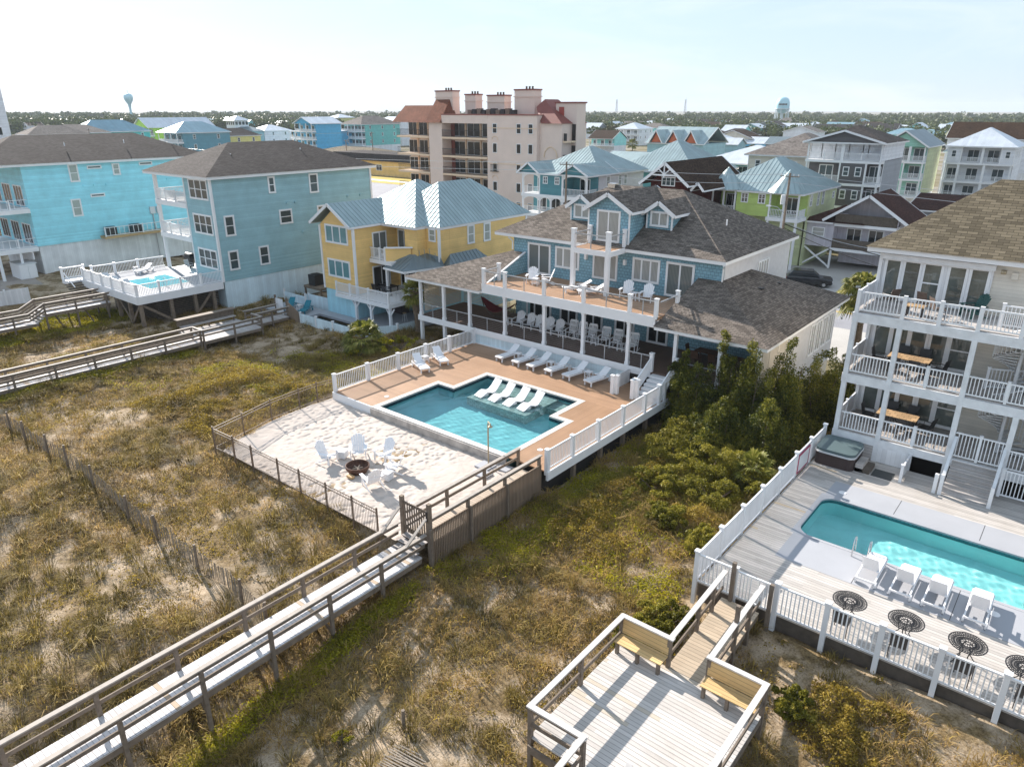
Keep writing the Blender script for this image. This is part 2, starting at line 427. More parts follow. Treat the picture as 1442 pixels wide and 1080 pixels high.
def leafset():
    M['leaf_green'] = leafmat('fresh_shrub_leaves', [(0, (.045, .048, .010)), (.35, (.15, .145, .018)), (.65, (.28, .25, .03)), (1, (.46, .37, .08))], .42)
    M['leaf_cedar'] = leafmat('cedar_sprays', [(0, (.016, .028, .008)), (.35, (.06, .08, .012)), (.7, (.20, .19, .02)), (1, (.40, .34, .05))], .35)
    M['leaf_dark'] = leafmat('dark_oak_leaves', [(0, (.022, .030, .010)), (.5, (.065, .07, .018)), (.85, (.14, .12, .03)), (1, (.20, .14, .04))], .25)
    M['leaf_pine'] = leafmat('pine_woodland_leaves', [(0, (.016, .030, .008)), (.45, (.065, .095, .016)), (.8, (.14, .16, .026)), (1, (.22, .16, .035))], .25)
    M['leaf_gold'] = leafmat('autumn_gold_leaves', [(0, (.06, .05, .012)), (.5, (.20, .14, .02)), (1, (.34, .23, .04))], .3)
    M['palm'] = leafmat('palm_fronds', [(0, (.045, .06, .010)), (.5, (.17, .18, .025)), (1, (.38, .33, .09))], .35)
    M['palm_dark'] = leafmat('dark_palm_fronds', [(0, (.012, .022, .010)), (.6, (.035, .05, .018)), (1, (.08, .085, .03))], .25)
    M['straw'] = leafmat('dune_grass_blades', [(0, (.11, .07, .025)), (.3, (.30, .195, .06)), (.6, (.50, .34, .12)), (.85, (.47, .35, .08)), (1, (.62, .47, .22))], .45, .7)
    M['olive'] = leafmat('olive_dune_plants', [(0, (.07, .052, .014)), (.35, (.20, .142, .028)), (.7, (.36, .265, .042)), (1, (.5, .37, .085))], .42, .6)
    M['creeper'] = leafmat('yellow_green_creeper', [(0, (.08, .08, .010)), (.4, (.27, .25, .015)), (.75, (.48, .42, .025)), (1, (.62, .50, .06))], .45, .6)
leafset()
M['tuft'] = leafmat('dark_dune_tuft_blades', [(0, (.035, .028, .012)), (.35, (.15, .11, .03)), (.7, (.32, .24, .065)), (1, (.50, .38, .15))], .4, .7)
M['dead'] = leafmat('dead_grey_brown_stems', [(0, (.035, .027, .019)), (.5, (.12, .09, .06)), (1, (.3, .23, .16))], .15, .8)
M['woods'] = leafmat('distant_woodland', [(0, (.03, .045, .014)), (.5, (.065, .09, .02)), (.85, (.10, .12, .028)), (1, (.13, .11, .03))], .2)
M['trunk'] = plain('grey_brown_bark', (.12, .09, .065), .9, .3, 6)
M['palm_trunk'] = plain('palm_bark', (.17, .125, .085), .95, .4, 9, bmp=.6)

# ------------------------------------------------------------------ terrain
def _h(ix, iy, seed):
    n = (ix * 374761393 + iy * 668265263 + seed * 974711) & 0xffffffff
    n = ((n ^ (n >> 13)) * 1274126177) & 0xffffffff
    return ((n ^ (n >> 16)) & 0xffff) / 65535.0
def vnoise(x, y, s, seed=0):
    x = np.asarray(x, float) / s; y = np.asarray(y, float) / s
    ix = np.floor(x).astype(np.int64); iy = np.floor(y).astype(np.int64)
    fx = x - ix; fy = y - iy; fx = fx * fx * (3 - 2 * fx); fy = fy * fy * (3 - 2 * fy)
    a = _h(ix, iy, seed); b = _h(ix + 1, iy, seed); c = _h(ix, iy + 1, seed); d = _h(ix + 1, iy + 1, seed)
    return (a * (1 - fx) + b * fx) * (1 - fy) + (c * (1 - fx) + d * fx) * fy
def sm(a, b, x):
    t = np.clip((np.asarray(x, float) - a) / (b - a), 0, 1); return t * t * (3 - 2 * t)
def inrect(x, y, x0, x1, y0, y1, e=.3):
    return sm(x0, x0 + e, x) * (1 - sm(x1 - e, x1, x)) * sm(y0, y0 + e, y) * (1 - sm(y1 - e, y1, y))
COURT = [(-33.3, 24.0), (-33.4, 21.6), (-33.2, 19.7), (-32.6, 17.6), (-31.9, 15.9), (-19.1, 15.9), (-19.1, 23.7), (-32.9, 23.7)]
def inpoly(x, y, poly):
    x = np.asarray(x, float); y = np.asarray(y, float); r = np.zeros(x.shape, bool)
    for i in range(len(poly)):
        (x1, y1), (x2, y2) = poly[i], poly[i - 1]
        with np.errstate(divide='ignore', invalid='ignore'):
            r ^= ((y1 > y) != (y2 > y)) & (x < (x2 - x1) * (y - y1) / (y2 - y1 + 1e-12) + x1)
    return r
def ground(x, y):
    x = np.asarray(x, float); y = np.asarray(y, float)
    n = (vnoise(x, y, 5, 1) - .5) * .5 + (vnoise(x, y, 1.7, 2) - .5) * .22 + (vnoise(x, y, .6, 3) - .5) * .09
    left = -.55 + n - .03 * np.clip(8 - y, 0, 20) - .3 * sm(-40, -48, x)
    right = np.clip(-.62 - .135 * (16 - y), -2.4, -.75) + n * .7
    rd = np.clip(.0 - .17 * (20.3 - y), -2.0, .02) + n * .35
    left = left + .38 * inrect(x, y, -34.5, -18, 14.2, 24, 1.4)
    z = left + (right - left) * sm(-24.5, -17.4, x) ** 1.5
    z = z + (rd - z) * sm(-9.4, -6.2, x) * (1 - sm(20, 22, y))
    z = z + (-1.8 - z) * sm(37, 50, y)
    court = inrect(x, y, -33.5, -19.0, 15.8, 23.9, .35)
    z = z + (-.07 - z) * court
    z = z * (1 - inrect(x, y, -37, -33, 22.5, 36, 1.2)) + (-.12 + n * .4) * inrect(x, y, -37, -33, 22.5, 36, 1.2)
    z = z + (-1.5 - z) * inrect(x, y, -33.0, -17.5, 23.9, 36.2, .5)
    z = z + (-1.9 - z) * inrect(x, y, -8.1, 30, 20.7, 60, .5)
    z = z + (-1.0 - z) * inrect(x, y, -57, -41.8, 33.9, 50, .5)
    return z
def gz(x, y): return float(ground(np.array([x]), np.array([y]))[0])
def np_mesh(name, verts, faces_list, mat, smooth=False):
    """verts (n,3); faces_list: list of (k-column int arrays)"""
    me = bpy.data.meshes.new(name)
    me.vertices.add(len(verts)); me.vertices.foreach_set('co', np.asarray(verts, np.float32).ravel())
    tot = sum(f.size for f in faces_list); cnt = sum(len(f) for f in faces_list)
    me.loops.add(tot); me.loops.foreach_set('vertex_index', np.concatenate([f.ravel() for f in faces_list]).astype(np.int32))
    me.polygons.add(cnt)
    ls = np.concatenate([np.full(len(f), f.shape[1]) for f in faces_list]).astype(np.int32)
    me.polygons.foreach_set('loop_start', (np.cumsum(ls) - ls).astype(np.int32))
    me.update(calc_edges=True)
    if smooth: me.polygons.foreach_set('use_smooth', np.ones(cnt, bool))
    me.materials.append(mat); me.validate(); me.update()
    return me
def np_obj(name, me, loc=(0, 0, 0), parent=None):
    o = bpy.data.objects.new(name, me); COL.objects.link(o); o.location = loc
    if parent is not None: o.parent = parent
    ORG[o.name] = Vector(loc)
    return o
def grow(a, b, k):
    out = [a]; s = .5 * (1 if b > a else -1)
    while abs(out[-1] - a) < abs(b - a): s *= k; out.append(out[-1] + s)
    return out[1:]
gx = np.array(sorted(grow(-66, -5000, 1.16) + list(np.arange(-66, 9, .27)) + grow(9, 5000, 1.16)))
gy = np.array(sorted(grow(-3, -400, 1.16) + list(np.arange(-3, 53, .27)) + grow(53, 6000, 1.16)))
X, Y = np.meshgrid(gx, gy)
Z = ground(X, Y)
nx, ny = len(gx), len(gy)
ii = (np.arange(ny - 1)[:, None] * nx + np.arange(nx - 1)[None, :]).ravel()
def groundmat():
    m, t, b = nt('dune_sand_and_town_ground'); uv, pos = vecs(t)
    s = N(t, 'ShaderNodeSeparateXYZ'); t.links.new(pos, s.inputs[0])
    litter = noise(t, pos, .55, 7, .68)
    sand = ramp(t, noise(t, pos, 3, 5, .7), [(.25, (.36, .275, .185)), (.55, (.47, .375, .27)), (.8, (.56, .465, .36))])
    dry = ramp(t, noise(t, pos, 5.5, 6, .75), [(.3, (.075, .052, .028)), (.5, (.19, .135, .068)), (.7, (.34, .25, .135))])
    c = mixc(t, ramp(t, litter, [(.42, (0,) * 3), (.56, (1,) * 3)]), sand, dry)
    speck = ramp(t, noise(t, pos, 17, 4, .8), [(.36, (.38, .33, .25)), (.5, (1,) * 3)])
    c = mixc(t, .8, c, mixc(t, 1, c, speck, 'MULTIPLY'))
    town = ramp(t, noise(t, pos, .06, 5, .6), [(.3, (.10, .105, .05)), (.45, (.2, .17, .10)), (.6, (.30, .28, .25)), (.75, (.14, .14, .06))])
    ty = N(t, 'ShaderNodeMapRange'); ty.inputs[1].default_value = 42; ty.inputs[2].default_value = 52; t.links.new(s.outputs[1], ty.inputs[0])
    c = mixc(t, ty.outputs[0], c, town)
    t.links.new(c, b.inputs['Base Color']); b.inputs['Roughness'].default_value = .95; b.inputs['Specular IOR Level'].default_value = .1
    bump(t, b, noise(t, pos, 9, 6, .75), .7, .06)
    return m
go = np_obj('ground', np_mesh('ground', np.stack([X.ravel(), Y.ravel(), Z.ravel()], 1), [np.stack([ii, ii + 1, ii + nx + 1, ii + nx], 1)], groundmat(), True))
tag(go, kind='structure')

# sand court, raked by footprints
def sandmat():
    m, t, b = nt('pale_court_sand'); uv, pos = vecs(t)
    c = ramp(t, noise(t, pos, 1.3, 6, .7), [(.25, (.45, .395, .35)), (.6, (.54, .48, .43)), (.8, (.60, .545, .495))])
    t.links.new(c, b.inputs['Base Color']); b.inputs['Roughness'].default_value = .95; b.inputs['Specular IOR Level'].default_value = .1
    bump(t, b, noise(t, pos, 14, 4, .6), .5, .02)
    return m
sx = np.arange(-33.6, -18.9, .05); sy = np.arange(15.7, 23.8, .05)
X, Y = np.meshgrid(sx, sy)
Z = .0 + (vnoise(X, Y, 1.9, 5) - .5) * .10
fp = .55 * vnoise(X, Y, .24, 8) + .45 * vnoise(X + 9, Y, .15, 18); foot = sm(.48, .66, fp)
Z += -(.042 * foot) * (.25 + .75 * sm(.3, .6, vnoise(X, Y, 3.5, 12))) + (vnoise(X, Y, .2, 9) - .5) * .016
k = inpoly(X, Y, COURT)
snx = len(sx)
ii = (np.arange(len(sy) - 1)[:, None] * snx + np.arange(snx - 1)[None, :]).ravel()
ii = ii[k.ravel()[ii]]
tag(np_obj('sand', np_mesh('sand', np.stack([X.ravel(), Y.ravel(), Z.ravel()], 1), [np.stack([ii, ii + 1, ii + snx + 1, ii + snx], 1)], sandmat(), True)), kind='structure')

# ------------------------------------------------------------------ vegetation
rng = np.random.default_rng(11)
def blades(base, h, wid, lean, azi):
    """base (n,3): one bent grass blade each"""
    n = len(base)
    d = np.stack([np.cos(azi), np.sin(azi), np.zeros(n)], 1); s = np.stack([-np.sin(azi), np.cos(azi), np.zeros(n)], 1)
    up = np.array([0, 0, 1.])
    mid = base + d * (lean * .35 * h)[:, None] + up * (h * .6)[:, None]
    tip = base + d * (lean * h)[:, None] + up * (h * (1 - .35 * lean))[:, None]
    w_ = s * (wid / 2)[:, None]
    v = np.stack([base - w_, base + w_, mid + w_ * .8, mid - w_ * .8, tip], 1).reshape(-1, 3)
    i = np.arange(n) * 5
    return v, np.stack([i, i + 1, i + 2, i + 3], 1), np.stack([i + 3, i + 2, i + 4], 1)
def leafquads(p, size, rng=rng, nrm=None, squash=.55):
    n = len(p)
    a = rng.normal(size=(n, 3)); a /= np.linalg.norm(a, axis=1)[:, None]
    if nrm is not None: a = a * .8 + nrm
    a /= np.linalg.norm(a, axis=1)[:, None]
    r = rng.normal(size=(n, 3)); u = np.cross(a, r); u /= np.linalg.norm(u, axis=1)[:, None]; v_ = np.cross(a, u)
    s = (size * rng.uniform(.6, 1.3, n))[:, None] / 2
    u = u * s; v_ = v_ * s * squash
    v = np.stack([p - u, p - v_, p + u, p + v_], 1).reshape(-1, 3)
    i = np.arange(n) * 4
    return v, np.stack([i, i + 1, i + 2, i + 3], 1)
def crown(n, rx, ry, rz, blobs, size, rng, shape='round', zc=None, solid=.75):
    """leaf quads over many small clumps filling an uneven crown; base of crown at z=0"""
    pts = []
    for _ in range(blobs):
        while True:
            q = rng.uniform(-1, 1, 3)
            if np.linalg.norm(q) < 1: break
        if shape == 'cone':
            t = (q[2] + 1) / 2; q[:2] *= (1 - t * .82)
        q = q / max(np.linalg.norm(q), .2) * rng.uniform(.5, 1) if rng.random() < solid and shape == 'round' else q
        c = np.array([q[0] * rx, q[1] * ry, (q[2] + 1) * rz]); br = rng.uniform(.22, .42) * min(rx, ry, rz * 1.3)
        if shape == 'cone': br *= 1.0 - .5 * (q[2] + 1) / 2
        k = n // blobs; d = rng.normal(size=(k, 3)); d /= np.linalg.norm(d, axis=1)[:, None]
        d[:, 2] = np.abs(d[:, 2]) * .9 - .15
        if shape == 'cone': d[:, 2] = d[:, 2] * 1.8
        pts.append(c + d * (br * rng.uniform(.55, 1.05, k))[:, None])
    p = np.concatenate(pts); p[:, 2] = np.maximum(p[:, 2], .02)
    return leafquads(p, size, rng)
CAMXY = np.array([0., 0.])
def inview(x, y, z=0., pad=40):
    fw = np.array(ray(CX, CY)); rt = np.array([math.cos(YAW), math.sin(YAW), 0]); up = np.cross(rt, fw)
    vx = np.stack([x, y, np.full_like(x, z) - CAM_Z], 1); w_ = vx @ fw
    px = CX + F_PX * (vx @ rt) / np.maximum(w_, .01); py = CY - F_PX * (vx @ up) / np.maximum(w_, .01)
    return (w_ > 1) & (px > -pad) & (px < 1442 + pad) & (py < 1080 + pad)
def free(x, y):
    """dune ground that is not a court, deck or house"""
    bad = inpoly(x, y, COURT) | ((x > -33.3) & (x < -17.3) & (y > 23.5)) | ((x > -8.6) & (y > 20.2)) | ((x > -52.2) & (x < -41.3) & (y > 33.3)) | ((x < -58.9) & (y > 32) ) | ((x > -17.7)&(x<-12)&(y>36.2)) | ((x > -19.1) & (x < -17.7) & (y > 15))
    return ~bad & (y < 40)
def scatter(n, x0, x1, y0, y1):
    x = rng.uniform(x0, x1, n); y = rng.uniform(y0, y1, n)
    k = inview(x, y) & free(x, y); return x[k], y[k]
def veil(x, y):                                      # where dune grass is thick
    a = .5 * vnoise(x, y, 4.2, 21) + .32 * vnoise(x, y, 1.5, 22) + .18 * vnoise(x, y, .6, 23)
    a = a - .10 * inrect(x, y, -60, -34, 10, 16, 2) - .06 * inrect(x, y, -45, -20, 2, 10, 3) + .10 * inrect(x, y, -50, -34, 16, 27, 3) + .05 * inrect(x, y, -17, -8, 14, 34, 3)
    a = a - .35 * inrect(x, y, -37, -32.5, 20, 27, 1.5) - .3 * inrect(x, y, -50, -40, 26, 33.5, 3) - .25 * inrect(x, y, -20.5, -19.3, 3, 15, .5)
    return a
# tufts of dry grass
cx, cy = scatter(70000, -64, 8, .5, 40)
k = veil(cx, cy) > rng.uniform(.38, .58, len(cx)); cx, cy = cx[k], cy[k]
big = rng.random(len(cx)) < .12
nb = np.where(big, 26, 10)
ci = np.repeat(np.arange(len(cx)), nb); n = len(ci)
rad = np.where(big[ci], .24, .15) * np.sqrt(rng.random(n)) * 1.2; an = rng.uniform(0, 6.283, n)
bx, by = cx[ci] + rad * np.cos(an), cy[ci] + rad * np.sin(an)
hh = np.where(big[ci], rng.uniform(.2, .5, n), rng.uniform(.07, .24, n)) * (.6 + .7 * vnoise(bx, by, 6, 31))
v, q4, q3 = blades(np.stack([bx, by, ground(bx, by) - .02], 1), hh, rng.uniform(.012, .028, n), rng.uniform(.35, 1.7, n), an + rng.normal(0, .9, n))
tag(np_obj('dune_grass', np_mesh('dune_grass', v, [q4, q3], M['straw'])), 'tawny dry dune grass in tufts over the sand', 'dune grass', kind='stuff')
# denser, darker clumps with a shaded side
cx, cy = scatter(5200, -64, 8, .5, 40)
k = vnoise(cx, cy, 3.4, 91) * .6 + vnoise(cx, cy, 1.1, 92) * .4 > rng.uniform(.36, .66, len(cx)); cx, cy = cx[k], cy[k]
rc = rng.uniform(.16, .46, len(cx)); nb = (rc * 230).astype(int)
ci = np.repeat(np.arange(len(cx)), nb); n = len(ci)
rad = rc[ci] * np.sqrt(rng.random(n)); an = rng.uniform(0, 6.283, n)
bx, by = cx[ci] + rad * np.cos(an), cy[ci] + rad * np.sin(an)
hh = (.16 + .62 * rc[ci]) * rng.uniform(.5, 1.25, n) * (1 - .35 * (rad / rc[ci]) ** 2)
v, q4, q3 = blades(np.stack([bx, by, ground(bx, by) - .02], 1), hh, rng.uniform(.012, .026, n), rng.uniform(.15, 1.3, n), an + rng.normal(0, .6, n))
tag(np_obj('grass_clumps', np_mesh('grass_clumps', v, [q4, q3], M['tuft'])), 'dark rounded clumps of dune grass', 'dune grass', kind='stuff')
# tall bent sea oats standing out from the rest
cx, cy = scatter(2300, -64, 8, .5, 40)
k = vnoise(cx, cy, 4.5, 101) > rng.uniform(.35, .8, len(cx)); cx, cy = cx[k], cy[k]
ci = np.repeat(np.arange(len(cx)), 75); n = len(ci); rc = rng.uniform(.12, .34, len(cx))[ci]
rad = rc * np.sqrt(rng.random(n)); an = rng.uniform(0, 6.283, n)
bx, by = cx[ci] + rad * np.cos(an), cy[ci] + rad * np.sin(an)
hh = rng.uniform(.35, .85, len(cx))[ci] * rng.uniform(.55, 1.1, n)
v, q4, q3 = blades(np.stack([bx, by, ground(bx, by) - .02], 1), hh, rng.uniform(.011, .022, n), rng.uniform(.3, 1.5, n), an + rng.normal(0, .5, n))
tag(np_obj('sea_oats', np_mesh('sea_oats', v, [q4, q3], M['tuft'])), 'taller bent sea oats standing out of the dune grass', 'dune grass', kind='stuff')
# grey-brown dead stems lying between the tufts
cx, cy = scatter(24000, -64, 8, .5, 40)
k = veil(cx, cy) * .5 + .5 * vnoise(cx, cy, 2.2, 95) > rng.uniform(.36, .62, len(cx)); cx, cy = cx[k], cy[k]
ci = np.repeat(np.arange(len(cx)), 11); n = len(ci)
p = np.stack([cx[ci] + rng.normal(0, .16, n), cy[ci] + rng.normal(0, .16, n), np.zeros(n)], 1); p[:, 2] = ground(p[:, 0], p[:, 1]) + rng.uniform(.01, .12, n)
v, q4 = leafquads(p, .20, nrm=np.array([0, 0, .7]), squash=.09)
tag(np_obj('dead_stems', np_mesh('dead_stems', v, [q4], M['dead'])), 'tangle of dead grey brown stems between the grass tufts', 'dead stems', kind='stuff')
# low leafy plants
cx, cy = scatter(15000, -64, 8, .5, 40)
dens = .55 * vnoise(cx, cy, 5, 41) + .45 * vnoise(cx, cy, 1.6, 42) + .10 * inrect(cx, cy, -58, -32, 16, 30, 4) + .14 * inrect(cx, cy, -17.5, -8, 17, 36, 3) - .35 * inrect(cx, cy, -37, -32.5, 20, 27, 1.5) - .3 * inrect(cx, cy, -50, -40, 26, 33.5, 3)
k = dens > rng.uniform(.5, .66, len(cx)); cx, cy = cx[k], cy[k]
ci = np.repeat(np.arange(len(cx)), 26); n = len(ci)
rr = rng.uniform(.15, .48, len(cx))[ci]; d = rng.normal(size=(n, 3)); d /= np.linalg.norm(d, axis=1)[:, None]; d[:, 2] = np.abs(d[:, 2])
p = np.stack([cx[ci], cy[ci], ground(cx[ci], cy[ci])], 1) + d * (rr * rng.uniform(.5, 1, n))[:, None] * np.array([1, 1, .75])
v, q4 = leafquads(p, .085)
tag(np_obj('dune_plants', np_mesh('dune_plants', v, [q4], M['olive'])), 'low olive and brown leafy plants spread over the dunes', 'dune plants', kind='stuff')
# yellow-green creeper under the boardwalks and beside the decks
_cr = [(-18.2, -16.1, 4.5, 16.4, 4200, .62), (-52.0, -48.8, 9, 25, 6000, .75), (-69, -61.5, 14, 26, 6000, .75), (-15.5, -8.5, 19, 35, 5000, .6), (-47, -33.5, 21, 31, 6000, .55), (-58, -44, 16, 25, 4000, .4), (-18, -13.5, 18, 33, 5000, .55), (-20, -14, 15.2, 24, 3000, .5)]
_px, _py, _pd = [], [], []
for (xa, xb, ya, yb, nn, dd) in _cr:
    xx, yy = scatter(nn, xa, xb, ya, yb); _px.append(xx); _py.append(yy); _pd.append(dd * inrect(xx, yy, xa, xb, ya, yb, 1.0))
cx, cy, d1 = np.concatenate(_px), np.concatenate(_py), np.concatenate(_pd)
k = d1 * (.45 + .95 * vnoise(cx, cy, 1.4, 51)) > rng.uniform(.35, .75, len(cx)); cx, cy = cx[k], cy[k]
ci = np.repeat(np.arange(len(cx)), 14); n = len(ci)
p = np.stack([cx[ci] + rng.normal(0, .13, n), cy[ci] + rng.normal(0, .13, n), np.zeros(n)], 1); p[:, 2] = ground(p[:, 0], p[:, 1]) + rng.uniform(.02, .22, n)
v, q4 = leafquads(p, .09, nrm=np.array([0, 0, .6]))
tag(np_obj('creeper', np_mesh('creeper', v, [q4], M['creeper'])), 'yellow green creeping plants along the boardwalks and decks', 'ground cover', kind='stuff')

# leafy thickets that close the gaps between single shrubs
def thicket(name, label, mat, n, rect, H, size, s1, seed, edge=2.0, mask=None):
    x = rng.uniform(rect[0], rect[1], n); y = rng.uniform(rect[2], rect[3], n)
    m_ = inrect(x, y, *rect, edge) * (1 if mask is None else mask(x, y))
    bumps = sm(.25, .75, .6 * vnoise(x, y, s1, seed) + .4 * vnoise(x, y, s1 * .4, seed + 1))
    h = H * bumps * m_
    k = (h > .10) & (m_ > rng.uniform(.05, .6, n)); x, y, h = x[k], y[k], h[k]
    z = ground(x, y) + h * rng.uniform(.35, 1.02, len(x)) ** .6 + rng.normal(0, .03, len(x))
    v, q = leafquads(np.stack([x, y, z], 1), size, nrm=np.array([0, 0, .35]))
    return tag(np_obj(name, np_mesh(name, v, [q], M[mat])), label, 'thicket', kind='stuff')
thicket('thicket', 'yellow green shrubby thicket between the two pool decks', 'leaf_green', 130000, (-17.3, -8.6, 22.0, 34.5), .72, .095, 1.5, 61, 2.5, lambda x, y: sm(22, 29, y - .35 * (x + 13)))
thicket('undergrowth', 'dark green undergrowth below the cedars by the porch', 'leaf_cedar', 70000, (-17.2, -9.0, 31.8, 43.0), 1.6, .12, 1.6, 65, 1.2)
thicket('thicket', 'olive and tan growth mixed through the shrubs between the pool decks', 'olive', 60000, (-17.0, -8.7, 19.5, 33), .5, .09, 1.3, 87, 2.5)
thicket('thicket', 'low green thicket on the sand below the white picket railing', 'leaf_green', 16000, (-2.6, 1.2, 13.6, 16.4), .75, .10, .9, 71, 1.0)
thicket('thicket', 'low yellow green thicket beside the timber ramp', 'leaf_green', 9000, (-9.9, -7.6, 16.2, 20.2), .65, .10, .9, 75, .8)
thicket('thicket', 'patchy low green plants at the foot of the picket railing', 'olive', 14000, (-4.2, -.5, 16.2, 19.6), .6, .09, .8, 79, 1.0)
thicket('thicket', 'tangled olive growth in the dunes left of the sand court', 'olive', 70000, (-46, -33.5, 15, 26), .55, .10, 1.7, 83, 3.0)

def ragged(n, rx, rz, size, r):
    pts = []; L = r.integers(4, 7)
    for i in range(L):
        a = r.uniform(0, 6.28); rad = rx * r.uniform(.1, .75) if i else 0; top = rz * (1 if i == 0 else r.uniform(.45, .85))
        for j in range(9):
            f = (j + .5) / 9; c = np.array([rad * math.cos(a) * (.5 + .5 * f), rad * math.sin(a) * (.5 + .5 * f), top * f]); br = rx * .62 * (1 - f) ** .55 + .2
            k = max(8, int(n / L / 9 * (1.3 - .5 * f))); d = r.normal(size=(k, 3)); d /= np.linalg.norm(d, axis=1)[:, None]
            for q in range(3):
                o = r.normal(0, .55, 3) * br; kk = k // 3; pts.append(c + o * np.array([1, 1, .5]) + d[q * kk:(q + 1) * kk] * br * .5 * r.uniform(.5, 1.1, (kk, 1)) * np.array([1, 1, 1.3]))
    p = np.concatenate(pts); p[:, 2] = np.maximum(p[:, 2], .02)
    return leafquads(p, size, r, squash=.4)
def bush(x, y, rx, rz, label, mat='leaf_green', n=2600, size=.13, name='shrub', cat='shrub', shape='round', blobs=26, group=None, z=None, seed=0, stem=True):
    r = np.random.default_rng(int(abs(x * 131 + y * 977)) + seed)
    zz = gz(x, y) if z is None else z
    t = thing(name, label, cat, (x, y, zz), group)
    v, q = crown(n, rx, rx * r.uniform(.85, 1.1), rz / 2, blobs, size, r, shape) if shape != 'cone' else ragged(n, rx, rz, size, r)
    np_obj('foliage', np_mesh('foliage', v, [q], M[mat]), (0, 0, .0), t)
    b = MB()
    for i in range(4):
        a = r.uniform(0, 6.28); b.tube([(0, 0, -.1), (.3 * rx * math.cos(a), .3 * rx * math.sin(a), rz * .35), (.55 * rx * math.cos(a), .55 * rx * math.sin(a), rz * .7)], [.05, .035, .012], 5)
    o = b.build('stem', M['trunk'], None); o.location = Vector(o.location); o.parent = t
    return t
def tree(x, y, h, rx, label, mat='leaf_dark', n=1500, size=.55, name='tree', cat='tree', group=None, z=-1.8, trunkh=.35, seed=0, blobs=22):
    r = np.random.default_rng(int(abs(x * 13 + y * 97)) + seed)
    t = thing(name, label, cat, (x, y, z), group)
    v, q = crown(n, rx, rx * r.uniform(.8, 1.15), h * (1 - trunkh) / 2, blobs, size, r)
    np_obj('crown', np_mesh('crown', v + np.array([0, 0, h * trunkh]), [q], M[mat]), (0, 0, 0), t)
    b = MB(); b.tube([(0, 0, -.1), (.1, .05, h * trunkh), (0, .1, h * .75)], [h * .028, h * .02, h * .006], 6)
    for i in range(4):
        a = r.uniform(0, 6.28); b.tube([(.1, .05, h * trunkh * .9), (rx * .6 * math.cos(a), rx * .6 * math.sin(a), h * .62)], [h * .012, h * .004], 5)
    o = b.build('trunk', M['trunk'], None); o.parent = t
    return t
def palm(x, y, th, label, mat='palm', z=-1.8, rad=1.5, n=30, name='palm_tree', cat='palm tree', seed=1, droop=.75, group=None, tr=.16, width=1.0):
    r = random.Random(seed)
    t = thing(name, label, cat, (x, y, z), group)
    b = MB()
    if th > .3:
        k = 9
        b.tube([(.12 * math.sin(i * .5), .08 * math.sin(i * .8), th * i / (k - 1)) for i in range(k)], [tr * (1.25 if i == 0 else 1.0 + .12 * (i % 2) + (.25 if i > k - 3 else 0)) for i in range(k)], 9)
        o = b.build('trunk', M['palm_trunk'], None); o.parent = t
    V, Q = [], []
    for i in range(n):
        a = 2.39996 * i + r.uniform(-.2, .2); el = math.radians(78 - 118 * (i + .5) / n + r.uniform(-8, 8))
        L = rad * r.uniform(.85, 1.1); d = Vector((math.cos(a) * math.cos(el), math.sin(a) * math.cos(el), math.sin(el)))
        s = Vector((-math.sin(a), math.cos(a), 0)); top = Vector((0, 0, th))
        hub = top + d * L * .5 - Vector((0, 0, droop * .12 * L))
        def strip(p, q, wd, side):
            nn = len(V); V.extend([p - side * wd, p + side * wd, q]); Q.append((nn, nn + 1, nn + 2))
        strip(top, hub, .03 * width, s)
        for j in range(15):                           # fan of leaflets
            f = (j - 7) / 7 * 1.35; dir_ = (d * math.cos(f) + s * math.sin(f)).normalized(); ll = L * .55 * (1 - .25 * abs(f) / 1.35)
            mid = hub + dir_ * ll * .6 - Vector((0, 0, droop * .06 * L)); tip = hub + dir_ * ll - Vector((0, 0, droop * .32 * L * (.6 + .5 * r.random())))
            side = dir_.cross(d.cross(s)).normalized()
            nn = len(V); wd = .035 * width * L
            V.extend([hub - side * .008, hub + side * .008, mid + side * wd, mid - side * wd, tip]); Q.append((nn, nn + 1, nn + 2, nn + 3)); Q.append((nn + 3, nn + 2, nn + 4))
    me = bpy.data.meshes.new('fronds'); me.from_pydata([tuple(p) for p in V], [], Q); me.materials.append(M[mat])
    o = np_obj('fronds', me, (0, 0, 0), t)
    return t
# shrubs and cedars between the pool deck and the neighbouring house
for i, (x, y, rx, rz, lab) in enumerate([
    (-14.6, 31.0, 1.5, 1.5, 'bushy green shrub in the shade of the cedars, nearest the white deck railing'),
    (-12.4, 30.3, 1.7, 1.7, 'large rounded bright green shrub in front of the dark cedars'),
    (-11.0, 27.8, 1.3, 1.1, 'rounded green shrub below the small fan palm'),
    (-13.6, 27.2, 1.4, 1.0, 'broad low green shrub with yellow tips halfway along the white deck'),
    (-9.9, 29.9, 1.0, 1.2, 'leafy green shrub against the white vinyl fence below its red framed sign'),
    (-9.9, 24.0, .9, .8, 'small green shrub close to the white vinyl fence, in golden grass'),
    (-11.8, 24.9, 1.0, .8, 'low yellow green shrub amid tawny grass between the two pool decks'),
    (-8.8, 18.9, 1.0, .8, 'dense low green shrub by the timber ramp with the white gate'),
    (-9.2, 17.6, .8, .7, 'small dense green shrub beside the bench platform and its ramp'),
    (-1.6, 15.6, 1.15, .9, 'rounded yellow green shrub on the sand below the white picket railing'),
    (-.4, 14.9, 1.0, .8, 'bright green shrub at the lower right corner of the photo'),
    (-3.9, 17.8, .7, .5, 'small green shrub on bare sand at the foot of the white picket railing'),
    (-15.3, 33.0, 1.1, 1.3, 'shaded shrub under the end of the white pool deck')]):
    bush(x, y, rx, rz, lab, 'leaf_green', 9000, .10, blobs=54)
